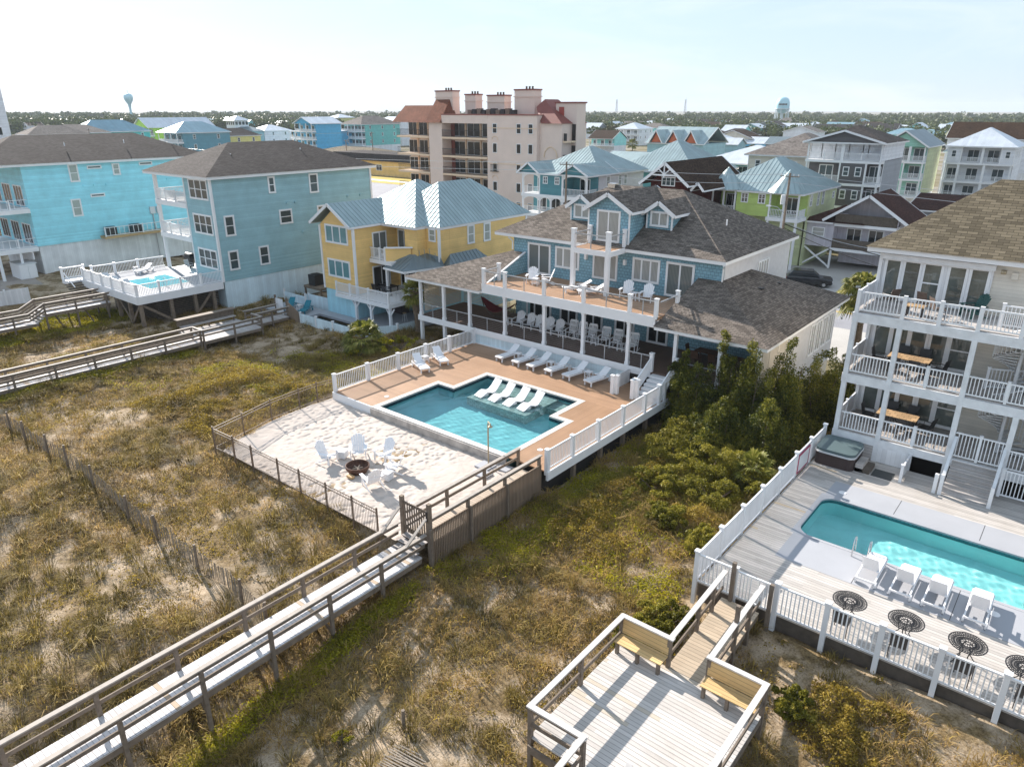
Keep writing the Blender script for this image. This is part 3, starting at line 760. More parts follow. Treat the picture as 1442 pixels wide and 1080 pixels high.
for i, (x, y, rx, rz, lab) in enumerate([
    (-15.6, 35.1, 1.5, 3.2, 'feathery cedar beside the porch steps'),
    (-14.3, 35.6, 1.0, 4.6, 'slender pointed cedar rising in front of the second porch bay'),
    (-16.6, 35.4, .6, 3.6, 'thin upright cedar tip against the porch railing by the steps'),
    (-12.6, 35.3, 1.5, 4.4, 'tall twin tipped cedar in front of the porch corner'),
    (-11.4, 37.0, 1.5, 4.2, 'tall cedar by the cream louvred porch wall'),
    (-10.4, 39.6, 1.4, 3.6, 'dark cedar in the side yard below the stucco wall'),
    (-9.9, 42.6, 1.3, 3.2, 'small dark cedar deep in the side yard'),
    (-13.2, 33.2, 1.5, 2.2, 'dark spreading cedar in the deepest shade below the porch'),
    (-11.2, 33.6, 1.4, 2.6, 'dark green cedar just behind the small fan palm')]):
    bush(x, y, rx * 1.1, rz * 1.3, lab, 'leaf_cedar', 22000, .13, 'cedar', 'cedar tree', 'cone', 60, z=gz(x, y) - .1)
bush(-19.0 + 4.9, 9.2, .38, .45, 'small fresh green bush beside a lone stake in the sand', 'creeper', 500, .07, blobs=8)
palm(-10.4, 30.6, .9, 'small fan palm growing among shrubs by the white vinyl fence', 'palm', gz(-10.4, 30.6), 1.3, 26, 'fan_palm', seed=5)
palm(-40.0, 31.7, .9, 'bushy yellow green palm with a short trunk left of the pool deck', 'palm', gz(-40, 31.7), 1.9, 60, 'fan_palm', seed=3, width=1.0, droop=.9)
bush(-37.9, 33.0, 1.5, 1.1, 'yellow green shrub between the bushy palm and the white deck railing', 'creeper', 2600, .11, blobs=24)
bush(-39.3, 30.6, 1.0, .6, 'low yellow green shrub at the foot of the bushy palm', 'creeper', 1500, .11, blobs=18)
bush(-34.6, 36.4, .8, .7, 'bright shrub behind the far end of the white deck railing', 'creeper', 1400, .11, blobs=18)
palm(-40.2, 37.2, 3.9, 'sabal palm with a thick trunk between the yellow house and the big blue house', 'palm', -1.0, 1.35, 40, seed=8, tr=.27)
palm(-12.0, 52.6, 6.3, 'shaggy sunlit palm between the two big houses', 'palm', -1.8, 1.9, 60, seed=9, droop=1.2, tr=.3, width=1.1)

# ------------------------------------------------------------------ house parts
_wc = {}
def win_mesh(w_, h, nx_, hung, glass, fr=.09, proud=.05):
    key = (round(w_, 2), round(h, 2), nx_, hung, glass, fr)
    if key not in _wc:
        p = MB().box(-w_ / 2 + fr * .6, -.012, -h / 2 + fr * .6, w_ / 2 - fr * .6, .02, h / 2 - fr * .6).mesh('pane', M[glass])
        f = MB(); P_ = -proud
        f.box(-w_ / 2 - .02, P_, h / 2 - fr, w_ / 2 + .02, .02, h / 2 + .02); f.box(-w_ / 2 - .02, P_ - .02, -h / 2 - .02, w_ / 2 + .02, .02, -h / 2 + fr)
        for x in (-w_ / 2 - .02, w_ / 2 - fr): f.box(x, P_ + .002, -h / 2 + fr, x + fr + .02, .02, h / 2 - fr)
        for i in range(1, nx_):
            x = -w_ / 2 + w_ * i / nx_; f.box(x - fr * .45, P_ + .004, -h / 2 + fr, x + fr * .45, .0, h / 2 - fr)
        if hung:
            f.box(-w_ / 2 + fr, P_ + .018, -.03, w_ / 2 - fr, .0, .03)
        if hung == 2:
            f.box(-.012, P_ + .03, -h / 2 + fr, .012, 0, h / 2 - fr); f.box(-w_ / 2 + fr, P_ + .031, h * .22, w_ / 2 - fr, 0, h * .22 + .024)
        _wc[key] = (p, f.mesh('frame', M['white']))
    return _wc[key]
ROT = {'f': 0, 'r': math.pi / 2, 'b': math.pi, 'l': -math.pi / 2}
def window(par, face, a, c, z, w_, h, nx_=1, hung=1, glass='glass', name='window', fr=.09):
    """face f: wall plane y=c, a = centre x; face r/l: wall plane x=c, a = centre y; z = window centre"""
    p, f = win_mesh(w_, h, nx_, hung, glass, fr)
    loc = (a, c, z) if face in 'fb' else (c, a, z)
    o = put(p, name, par, loc, ROT[face])
    q = bpy.data.objects.new('frame', f); COL.objects.link(q); q.parent = o
    return o
def railing(par, p0, p1, z, h=.95, posts=None, mat='white', style='bal', gap=.13, sub=True, pw=.11, cap=True, name='railing', pz=0, endposts=True, infill='rail_panel', skip=None):
    """guard rail from p0 to p1 (xy) standing on height z (z may be a pair for a slope)"""
    z0, z1 = z if isinstance(z, tuple) else (z, z)
    A, B = Vector((p0[0], p0[1], z0)), Vector((p1[0], p1[1], z1)); d = B - A; L = d.length
    mb = MB(); up = Vector((0, 0, 1))
    rw = .07 if style != 'wood' else .09
    mb.bar(A + up * (h - .03), B + up * (h - .03), rw, .06)
    if style in ('bal', 'far'):
        mb.bar(A + up * .1, B + up * .1, .045, .06)
        n = max(2, int(L / gap))
        for i in range(1, n):
            c = A + d * (i / n); t_ = .018 if style == 'bal' else .022
            mb.box(c.x - t_, c.y - t_, c.z + .12, c.x + t_, c.y + t_, c.z + h - .05)
    elif style == 'cable':
        for k in range(1, 7): mb.bar(A + up * (h * k / 7.2), B + up * (h * k / 7.2), .007, .007)
    elif style == 'solid':
        mb.bar(A + up * h * .5, B + up * h * .5, .03, h - .14)
    r = mb.build(name, M[mat] if style != 'cable' else M['cable'], par)
    pts = posts if posts is not None else [i / max(1, round(L / 2.0)) for i in range(max(1, round(L / 2.0)) + 1)]
    if not endposts: pts = [t for t in pts if 0.001 < t < .999]
    for t in pts:
        c = A + d * t; q = MB(); e = pw / 2
        q.box(c.x - e, c.y - e, c.z - pz, c.x + e, c.y + e, c.z + h + .04)
        if cap: q.box(c.x - e - .02, c.y - e - .02, c.z + h + .04, c.x + e + .02, c.y + e + .02, c.z + h + .075)
        q.build('post', M[mat], r if sub else par)
    return r
def clip_line(poly, u, v, o, uu):
    """segment of the line {u = uu} inside a planar polygon, in (u,v) coordinates"""
    pts = [((Vector(p) - o).dot(u), (Vector(p) - o).dot(v)) for p in poly]; out = []
    for i in range(len(pts)):
        (a, b), (c, d) = pts[i - 1], pts[i]
        if (a - uu) * (c - uu) < 0: out.append(b + (d - b) * (uu - a) / (c - a))
    return (min(out), max(out)) if len(out) >= 2 else None
def roof_faces(mb, faces, ribs=0, rib_h=.035, rib_w=.03):
    for f in faces: mb.quad(*f)
    if ribs:
        for f in faces:
            p = [Vector(q) for q in f]; n = (p[1] - p[0]).cross(p[2] - p[0]).normalized()
            if n.z < 0: n = -n
            if n.z > .995: continue
            u = Vector((0, 0, 1)).cross(n).normalized(); v = n.cross(u); o = p[0]
            us = [(q - o).dot(u) for q in p]; k = min(us) + ribs * .5
            while k < max(us):
                s_ = clip_line(f, u, v, o, k)
                if s_ and s_[1] - s_[0] > .25:
                    a = o + u * k + v * (s_[0] + .02) + n * rib_h * .4; b = o + u * k + v * (s_[1] - .04) + n * rib_h * .4
                    mb.bar(a, b, rib_w, rib_h, up=n)
                k += ribs
def hip_faces(x0, x1, y0, y1, ze, zr):
    W, L = x1 - x0, y1 - y0; d = min(W, L) / 2
    if L >= W:
        a, b = ((x0 + x1) / 2, y0 + d, zr), ((x0 + x1) / 2, y1 - d, zr)
        return [[(x0, y0, ze), (x1, y0, ze), a], [(x1, y0, ze), (x1, y1, ze), b, a] if L > W + .01 else [(x1, y0, ze), (x1, y1, ze), a], [(x1, y1, ze), (x0, y1, ze), b], [(x0, y1, ze), (x0, y0, ze), a, b] if L > W + .01 else [(x0, y1, ze), (x0, y0, ze), a]]
    a, b = (x0 + d, (y0 + y1) / 2, zr), (x1 - d, (y0 + y1) / 2, zr)
    return [[(x0, y0, ze), (x1, y0, ze), b, a], [(x1, y0, ze), (x1, y1, ze), b], [(x1, y1, ze), (x0, y1, ze), a, b], [(x0, y1, ze), (x0, y0, ze), a]]
def gable_faces(x0, x1, y0, y1, ze, zr, axis='y'):
    if axis == 'y':
        m = (x0 + x1) / 2
        return [[(x1, y0, ze), (x1, y1, ze), (m, y1, zr), (m, y0, zr)], [(x0, y1, ze), (x0, y0, ze), (m, y0, zr), (m, y1, zr)]]
    m = (y0 + y1) / 2
    return [[(x0, y0, ze), (x1, y0, ze), (x1, m, zr), (x0, m, zr)], [(x1, y1, ze), (x0, y1, ze), (x0, m, zr), (x1, m, zr)]]
def fascia(par, x0, x1, y0, y1, ze, t_=.2, mat='white', name='fascia'):
    return MB().box(x0 + .03, y0 + .03, ze - t_, x1 - .03, y1 - .03, ze - .004).build(name, M[mat], par)
def column(par, x, y, z0, z1, w_=.2, mat='white', base=True, name='column'):
    q = MB().box(x - w_ / 2, y - w_ / 2, z0, x + w_ / 2, y + w_ / 2, z1)
    if base: e = w_ / 2 + .025; q.box(x - e, y - e, z0 + .002, x + e, y + e, z0 + .22); q.box(x - e, y - e, z1 - .14, x + e, y + e, z1 - .002)
    return q.build(name, M[mat], par)
def gable_roof(par, x0, x1, y0, y1, ze, zr, mat, axis='y', th=.14, ribs=0, wallmat=None, wx=None, rake=True, name='roof'):
    """open gable with white rake boards; wx = (x or y wall range, plane) pairs for the gable wall"""
    mb = MB(); F = gable_faces(x0, x1, y0, y1, ze, zr, axis)
    roof_faces(mb, F, ribs)
    for f in F: mb.slab([Vector(p) - Vector((0, 0, .006)) for p in reversed(f)], (0, 0, -th + .01))
    r = mb.build(name, M[mat], par)
    if rake:
        b = MB()
        if axis == 'y':
            m = (x0 + x1) / 2
            for yy in (y0 - .03, y1 + .03):
                for xa in (x0, x1): b.bar((xa, yy, ze - th / 2 - .02), (m, yy, zr - th / 2 - .02), .05, th + .1, up=(0, 0, 1))
            b.bar((x1 + .02, y0, ze - .1), (x1 + .02, y1, ze - .1), .05, .16); b.bar((x0 - .02, y0, ze - .1), (x0 - .02, y1, ze - .1), .05, .16)
        else:
            m = (y0 + y1) / 2
            for xx in (x0 - .03, x1 + .03):
                for ya in (y0, y1): b.bar((xx, ya, ze - th / 2 - .02), (xx, m, zr - th / 2 - .02), .05, th + .1)
            b.bar((x0, y0 - .02, ze - .1), (x1, y0 - .02, ze - .1), .05, .16)
        b.build('rake_board', M['white'], r)
    return r
def vents(par, pts, mat='white'):
    for p in pts: MB().tube([p, Vector(p) + Vector((0, 0, .38))], .05, 8).build('vent_pipe', M[mat], par)

def house(label, x0, x1, y0, y1, floors, ze, zr, wall, roof, rtype='hip', ov=.5, zb=-1.8, bays=None, depth=1.7, side=None, trim=True, rail='far', ribs=0, group=None, cornerboards=True, name='beach_house', frontglass='glass', zfloor=None, colw=.2, sideface='r', gablewall=None, posts_below=False, bmat=None, doors=True, wallf=None):
    """floors: heights of the floor lines, lowest first; bays: per storey list of (xa, xb, 'p' or 'w')"""
    cx_, cy_ = (x0 + x1) / 2, (y0 + y1) / 2
    t = thing(name, label, 'house', (cx_, cy_, zb), group)
    W = M[wall]; zs = list(floors) + [ze]
    dep = depth if bays else 0
    wl = MB()
    low = floors[0]
    if posts_below: wl.box(x0, y0 + dep, low - .3, x1, y1, ze - .02)
    else: wl.box(x0, y0 + dep, low, x1, y1, ze - .02)
    if bays:
        for i, row in enumerate(bays):
            for (a, b, k) in row:
                if k == 'w': wl.box(a, y0, zs[i] + .02, b, y0 + dep - .001, zs[i + 1] - .02)
    wl.build('wall', W, t)
    if not posts_below and low > zb + .2: MB().box(x0 + .04, y0 + dep + .04, zb, x1 - .04, y1 - .04, low - .002).build('ground_storey', M[bmat or 'bead'], t)
    elif posts_below:
        for xx in np.arange(x0 + .3, x1, max(2.2, (x1 - x0) / 4)):
            for yy in (y0 + .2, y0 + dep + 3.0): column(t, float(xx), yy, zb, low - .3, .25, base=False, name='pile')
        MB().box(x0 + 1, y0 + dep + 3.6, zb, x1 - .5, y1 - .3, low - .302).build('ground_storey', M[bmat or 'bead'], t)
    if bays:
        for i, row in enumerate(bays):
            f0, f1 = zs[i], zs[i + 1]
            MB().box(x0 - .04, y0 - .06, f0 - .32, x1 + .04, y0 + dep, f0).build('porch_floor', M['white'], t)
            for (a, b, k) in row:
                if k == 'p':
                    for xx in (a + colw / 2, b - colw / 2): column(t, xx, y0 + .1, f0, f1 - .02 if i == len(bays) - 1 else f1 - .32, colw, base=False)
                    railing(t, (a + colw, y0 + .08), (b - colw, y0 + .08), f0, .95, posts=[.5] if b - a > 2.8 else [], style=rail, pw=.08)
                    if abs(b - x1) < .1: railing(t, (x1 - .08, y0 + .2), (x1 - .08, y0 + dep), f0, .95, posts=[], style=rail)
                    if doors:
                        n = max(1, int((b - a) / 2.3))
                        for j in range(n):
                            window(t, 'f', a + (b - a) * (j + .5) / n, y0 + dep - .002, f0 + 1.12, min(1.8, (b - a) / n - .4), 2.05, 2, 0, frontglass, 'door')
                else:
                    n = 1 if b - a < 2.4 else 2
                    for j in range(n): window(t, 'f', a + (b - a) * (j + .5) / n, y0 - .002, f0 + 1.5, .75, 1.15, 1, 1, frontglass)
    if cornerboards:
        for xx in (x0, x1):
            for yy in (y0 + dep, y1): MB().box(xx - .05, yy - .05, low, xx + .05, yy + .05, ze - .03).build('corner_board', M['white'], t)
    if side:
        for (face, a, z, w_, h) in side:
            window(t, face, a, {'r': x1 + .002, 'l': x0 - .002}.get(face, y0 + dep - .002), z, w_, h, 1, 1)
    rb = MB()
    if rtype == 'hip':
        fascia(t, x0 - ov, x1 + ov, y0 - ov, y1 + ov, ze)
        roof_faces(rb, hip_faces(x0 - ov, x1 + ov, y0 - ov, y1 + ov, ze, zr), ribs); rb.build('roof', M[roof], t)
    elif rtype in ('gy', 'gx'):
        ax = rtype[1]
        gable_roof(t, x0 - ov, x1 + ov, y0 - ov, y1 + ov, ze, zr, roof, ax, ribs=ribs)
        if ax == 'y':
            h_ = (zr - ze) * ((x1 - x0) / (x1 - x0 + 2 * ov)) - .1
            for yy, o_ in ((y0 + .01, .1), (y1 - .11, .1)): MB().slab([(x1, yy, ze - .03), (x0, yy, ze - .03), (cx_, yy, ze + h_)], (0, o_, 0)).build('gable_wall', M[gablewall or wall], t)
        else:
            h_ = (zr - ze) * ((y1 - y0) / (y1 - y0 + 2 * ov)) - .1
            for xx in (x0 + .01, x1 - .11): MB().slab([(xx, y0, ze - .03), (xx, y1, ze - .03), (xx, cy_, ze + h_)], (.1, 0, 0)).build('gable_wall', M[gablewall or wall], t)
    return t

# ================================================================== the big blue house
def blue_house():
    t = thing('beach_house', 'big blue shingled house with porch, upper sundeck and three dormers behind the freeform pool', 'house', (-25, 42, -1.5))
    w_ = MB()
    w_.box(-33.4, 40.9, 4.4, -17.3, 52.3, 7.45)                         # upper storey
    w_.box(-33.3, 41.0, 1.3, -12.75, 49.0, 4.38)                        # main storey
    w_.build('wall', M['blue_shake'], t)
    MB().box(-17.29, 41.2, 4.6, -17.24, 52.28, 7.42).build('stucco_side', M['stucco'], t)
    s = MB().box(-12.74, 40.2, .3, -12.6, 49.0, 4.15); s.build('stucco_wing', M['stucco'], t)
    MB().box(-33.2, 41.2, -1.8, -12.8, 48.9, 1.29).build('ground_storey', M['cream'], t)
    MB().box(-12.8, 40.3, -1.8, -12.62, 48.9, .295).build('ground_storey', M['cream'], t)
    MB().box(-16.8, 52.31, -1.8, -33.2, 52.4, 4.38).build('rear_wall', M['stucco'], t)
    # porch
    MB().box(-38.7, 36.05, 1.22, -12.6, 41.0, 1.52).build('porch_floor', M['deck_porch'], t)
    MB().box(-38.75, 36.0, 1.14, -19.0, 36.06, 1.56).build('porch_fascia', M['white'], t)
    MB().box(-17.2, 36.0, 1.14, -12.55, 36.06, 1.56).build('porch_fascia', M['white'], t)
    MB().box(-33.2, 36.08, .0, -20.6, 36.2, 1.2).build('skirt', M['bead_shade'], t)
    MB().box(-33.35, 35.98, .4, -20.5, 36.07, .52).build('skirt_board', M['white'], t)
    MB().box(-20.5, 37.4, -1.6, -12.7, 37.5, 1.2).build('understorey_shade', M['shade_dark'], t)  # dark sheet painting the shade below the porch
    for x in (-38.55, -36.15, -33.6, -30.35, -27.0, -23.95, -20.7, -17.6, -14.9, -12.75): column(t, x, 36.2, 1.52 if x > -36 else 1.52, 4.2, .2)
    for x in (-38.55, -36.15): column(t, x, 36.2, -.6, 1.14, .22, base=False, name='pile')
    for x in (-17.0, -14.9, -12.8): column(t, x, 36.3, -1.6, 1.2, .22, base=False, name='pile')
    for a, b in ((-38.45, -36.25), (-36.05, -33.7), (-33.5, -30.45), (-30.25, -27.1), (-26.9, -24.05), (-23.85, -20.8), (-20.6, -18.9), (-17.4, -15.0), (-14.8, -12.85)):
        r = railing(t, (a, 36.2), (b, 36.2), 1.52, .92, posts=[], mat='cable', style='cable')
        m_ = (a + b) / 2; MB().box(m_ - .025, 36.18, 1.5, m_ + .025, 36.22, 2.42).build('post', M['cable'], r)
    # porch roofs: left wing, right wing
    L = MB()
    roof_faces(L, [[(-39.95, 35.85, 4.32), (-32.4, 35.85, 4.32), (-32.3, 40.88, 6.28), (-33.55, 40.88, 6.28)],
                   [(-39.95, 47.0, 4.32), (-39.95, 35.85, 4.32), (-33.55, 40.88, 6.28), (-33.55, 46.0, 6.28)]])
    L.build('porch_roof', M['sh_brown'], t)
    MB().box(-39.9, 35.9, 4.12, -32.45, 47, 4.30).build('fascia', M['white'], t)
    MB().slab([(-32.38, 36.5, 4.79), (-32.38, 40.88, 4.79), (-32.38, 40.88, 6.22), (-32.38, 36.9, 4.79)], (.1, 0, 0)).build('deck_wing_wall', M['blue_shake'], t)
    MB().bar((-32.33, 36.6, 4.74), (-32.33, 40.86, 6.3), .14, .07).build('wing_cap', M['white'], t)
    Rr = MB()
    roof_faces(Rr, [[(-18.95, 35.85, 4.32), (-12.2, 35.85, 4.32), (-17.24, 40.9, 6.32), (-18.75, 40.88, 6.32)],
                    [(-12.2, 35.85, 4.32), (-12.2, 50.5, 4.32), (-17.24, 45.46, 6.32), (-17.24, 40.9, 6.32)],
                    [(-12.2, 50.5, 4.32), (-17.24, 50.5, 4.32), (-17.24, 45.46, 6.32)]])
    Rr.build('porch_roof', M['sh_brown'], t)
    MB().box(-18.9, 35.9, 4.12, -12.25, 50.45, 4.30).build('fascia', M['white'], t)
    MB().box(-15.9, 43.0, 4.95, -15.5, 43.35, 5.75).build('roof_vent', M['black_metal'], t)
    MB().box(-15.7, 45.6, 4.95, -15.35, 45.9, 5.65).build('roof_vent', M['black_metal'], t)
    # upper sundeck
    MB().box(-32.28, 36.11, 4.62, -18.85, 40.9, 4.80).build('sundeck', M['deck_comp'], t)
    MB().box(-32.3, 36.02, 4.2, -18.95, 36.1, 4.84).build('sundeck_fascia', M['white'], t)
    MB().box(-32.2, 36.3, 4.2, -18.9, 40.8, 4.6).build('sundeck_frame', M['white_trim'], t)
    ptx = [-32.15, -30.27, -27.0, -23.95, -20.68, -18.95]
    for i, x in enumerate(ptx):
        b = MB().box(x - .1, 36.0, 4.70, x + .1, 36.2, 5.85); b.box(x - .13, 35.97, 5.85, x + .13, 36.23, 5.92); b.build('deck_post', M['white'], t)
        if i < 5: 
            r = railing(t, (x + .1, 36.1), (ptx[i + 1] - .1, 36.1), 4.8, .95, posts=[], style='cable'); m_ = (x + ptx[i + 1]) / 2
            MB().box(m_ - .025, 36.08, 4.8, m_ + .025, 36.12, 5.72).build('post', M['cable'], r)
    for x, y1_ in ((-32.15, 37.6), (-18.75, 38.2)):
        railing(t, (x, 36.2), (x, y1_), 4.8, .95, posts=[], style='cable')
        b = MB().box(x - .1, y1_, 4.75, x + .1, y1_ + .2, 5.95); b.box(x - .13, y1_ - .03, 5.95, x + .13, y1_ + .23, 6.02); b.build('deck_post', M['white'], t)
    # windows and doors of the upper storey
    for cx_, wv, zc, h, n, k in ((-31.05, 2.0, 5.98, 2.15, 2, 'curtain_dim'), (-28.6, 2.0, 6.32, 1.45, 3, 'curtain'), (-25.5, 1.9, 6.15, 1.75, 2, 'curtain'), (-22.4, 1.95, 6.28, 1.5, 3, 'curtain'), (-20.0, 1.9, 5.98, 2.15, 2, 'curtain_dim')):
        window(t, 'f', cx_, 40.88, zc, wv, h, n, 0, k, 'door' if h > 2 else 'window', .12)
    a = MB(); 
    arc = [(-25.5 + .95 * math.cos(q), 7.0 + .33 * math.sin(q)) for q in np.linspace(0, math.pi, 13)]
    a.slab([(x, 40.86, z) for x, z in arc], (0, .03, 0)); ar = a.build('arched_window', M['curtain_dim'], t)
    f = MB(); f.tube([(x, 40.85, z) for x, z in arc], .05, 6); f.build('frame', M['white'], ar)
    for x in (-27.0, -23.95): MB().box(x - .09, 40.7, 6.45, x + .09, 40.89, 6.8).build('wall_lamp', M['white'], t)
    window(t, 'r', 47.4, -17.23, 6.05, 1.8, 1.2, 4, 0, 'curtain')
    window(t, 'r', 50.6, -12.59, 2.75, .1, .1)
    for i in range(4): window(t, 'r', 44.5 + 1.15 * i, -12.59, 2.7, .95, 2.0, 2, 0, 'curtain')
    for i in range(2): window(t, 'r', 44.4 + .9 * i, -12.615, -.6, .5, .8, 1, 0, 'blind')
    # porch doors
    for x0, n, g in ((-31.4, 3, 'glass_dark'), (-28.7, 2, 'glass_dark'), (-26.6, 2, 'glass_dark'), (-24.1, 2, 'glass_dark'), (-21.6, 2, 'glass_dark')):
        window(t, 'f', x0 + .3, 40.98, 2.65, .75 * n, 2.2, n, 0, g, 'door', .13)
    window(t, 'f', -18.4, 40.98, 3.0, 2.9, 1.15, 4, 0, 'glass_dark', fr=.12); window(t, 'f', -16.2, 40.98, 3.0, .9, 1.15, 1, 0, 'glass_dark', fr=.12)
    window(t, 'f', -13.9, 40.98, 2.65, 1.7, 2.2, 2, 0, 'curtain_dim', 'door', .13)
    MB().box(-32.7, 40.94, 1.6, -31.9, 40.99, 3.8).build('wall_panel', M['teal_siding'], t)
    # louvred porch ends
    lv = MB()
    for i in range(20):
        z = 1.75 + i * .118
        lv.bar((-38.6, 36.6, z), (-38.6, 40.6, z), .09, .02, up=(.7, 0, .7))
        lv.bar((-38.4, 40.7, z), (-33.6, 40.7, z), .09, .02, up=(0, .7, .7))
    lv.build('louver_screen', M['louver'], t)
    l2 = MB()
    for j in range(3):
        for i in range(26): l2.box(-12.74, 36.45 + j * 1.25, 1.6 + i * .098, -12.64, 37.4 + j * 1.25, 1.67 + i * .098)
        l2.box(-12.78, 37.42 + j * 1.25, 1.3, -12.62, 37.66 + j * 1.25, 4.12)
    l2.build('louver_screen', M['louver'], t)
    MB().box(-12.7, 36.3, .1, -12.6, 40.3, 1.2).build('skirt', M['cream'], t)
    # main roof with dormers
    fascia(t, -34.85, -16.85, 40.35, 52.85, 7.6, .22)
    Rb = MB(); roof_faces(Rb, hip_faces(-34.85, -16.85, 40.35, 52.85, 7.6, 10.85)); rf = Rb.build('roof', M['sh_brown'], t)
    MB().box(-28.9, 46.2, 10.4, -28.3, 46.7, 10.95).build('skylight', M['steel'], rf)
    vents(t, [(-19.3, 45.6, 8.9)])
    # centre dormer with the small balcony
    def dormer(x0, x1, yf, zb_, ze, zp, glass, ww, hh, zc, nn, yback):
        d = MB(); m_ = (x0 + x1) / 2
        d.prism([(x0, yf), (x1, yf), (x1, yback), (x0, yback)], zb_, ze)
        d.slab([(x1, yf, ze), (x0, yf, ze), (m_, yf, zp - .16)], (0, 1.0, 0))
        w2 = d.build('dormer', M['blue_shake'], t)
        gable_roof(w2, x0 - .3, x1 + .3, yf - .28, yback + 1.6, ze - .06, zp, 'sh_brown', 'y', name='dormer_roof')
        window(w2, 'f', m_, yf - .002, zc, ww, hh, nn, 0, glass, fr=.11)
        for x in (x0, x1): MB().box(x - .05, yf - .04, zb_, x + .05, yf + .05, ze - .1).build('corner_board', M['white'], w2)
        return w2
    dormer(-26.85, -23.75, 40.75, 7.62, 9.95, 10.98, 'curtain', 1.75, 2.0, 8.85, 2, 45.2)
    dormer(-29.5, -27.65, 42.5, 8.6, 9.75, 10.5, 'curtain', 1.35, .95, 9.35, 2, 45.4)
    dormer(-23.45, -21.65, 42.5, 8.6, 9.75, 10.5, 'curtain', 1.3, .95, 9.35, 2, 45.4)
    MB().box(-26.6, 38.6, 7.46, -23.85, 40.72, 7.62).build('balcony_floor', M['deck_comp'], t)
    MB().box(-26.7, 38.53, 7.3, -23.75, 38.6, 7.64).build('balcony_fascia', M['white'], t)
    for x in (-26.72, -23.78): MB().box(x - .03, 38.6, 7.3, x + .03, 40.7, 7.64).build('balcony_fascia', M['white'], t)
    for x in (-26.55, -23.92):
        b = MB().box(x - .13, 38.5, 4.8, x + .13, 38.76, 8.78); b.box(x - .16, 38.47, 8.78, x + .16, 38.79, 8.86); b.build('balcony_post', M['white'], t)
        b = MB().box(x - .1, 40.45, 7.62, x + .1, 40.65, 8.75); b.box(x - .13, 40.42, 8.75, x + .13, 40.68, 8.82); b.build('balcony_post', M['white'], t)
        railing(t, (x, 38.76), (x, 40.45), 7.62, .95, posts=[], style='cable')
    r = railing(t, (-26.42, 38.63), (-24.05, 38.63), 7.62, .95, posts=[], style='cable')
    MB().box(-25.25, 38.6, 7.62, -25.2, 38.66, 8.57).build('post', M['cable'], r)
    # gutters and downpipe
    MB().tube([(-17.0, 40.4, 7.35), (-17.15, 40.75, 7.1), (-17.2, 40.82, 6.3)], .05, 8).build('downpipe', M['white'], t)
    MB().tube([(-33.6, 40.5, 7.3), (-33.45, 40.8, 7.0), (-33.45, 40.8, 6.4)], .05, 8).build('downpipe', M['white'], t)
    # porch steps to the pool deck
    for i in range(6):
        MB().box(-18.85, 34.15 + i * .3, .45 + i * .165, -17.5, 34.55 + i * .3, .58 + i * .165).build('step', M['white'], t)
    for x in (-18.95, -17.4):
        r = railing(t, (x, 34.2), (x, 36.0), (.5, 1.52), .95, posts=[], gap=.12)
        for y, z in ((34.2, .45), (36.0, 1.52)):
            b = MB().box(x - .1, y - .1, z, x + .1, y + .1, z + 1.1); b.box(x - .13, y - .13, z + 1.1, x + .13, y + .13, z + 1.17); b.build('post', M['white'], r)
    return t
blue_house()

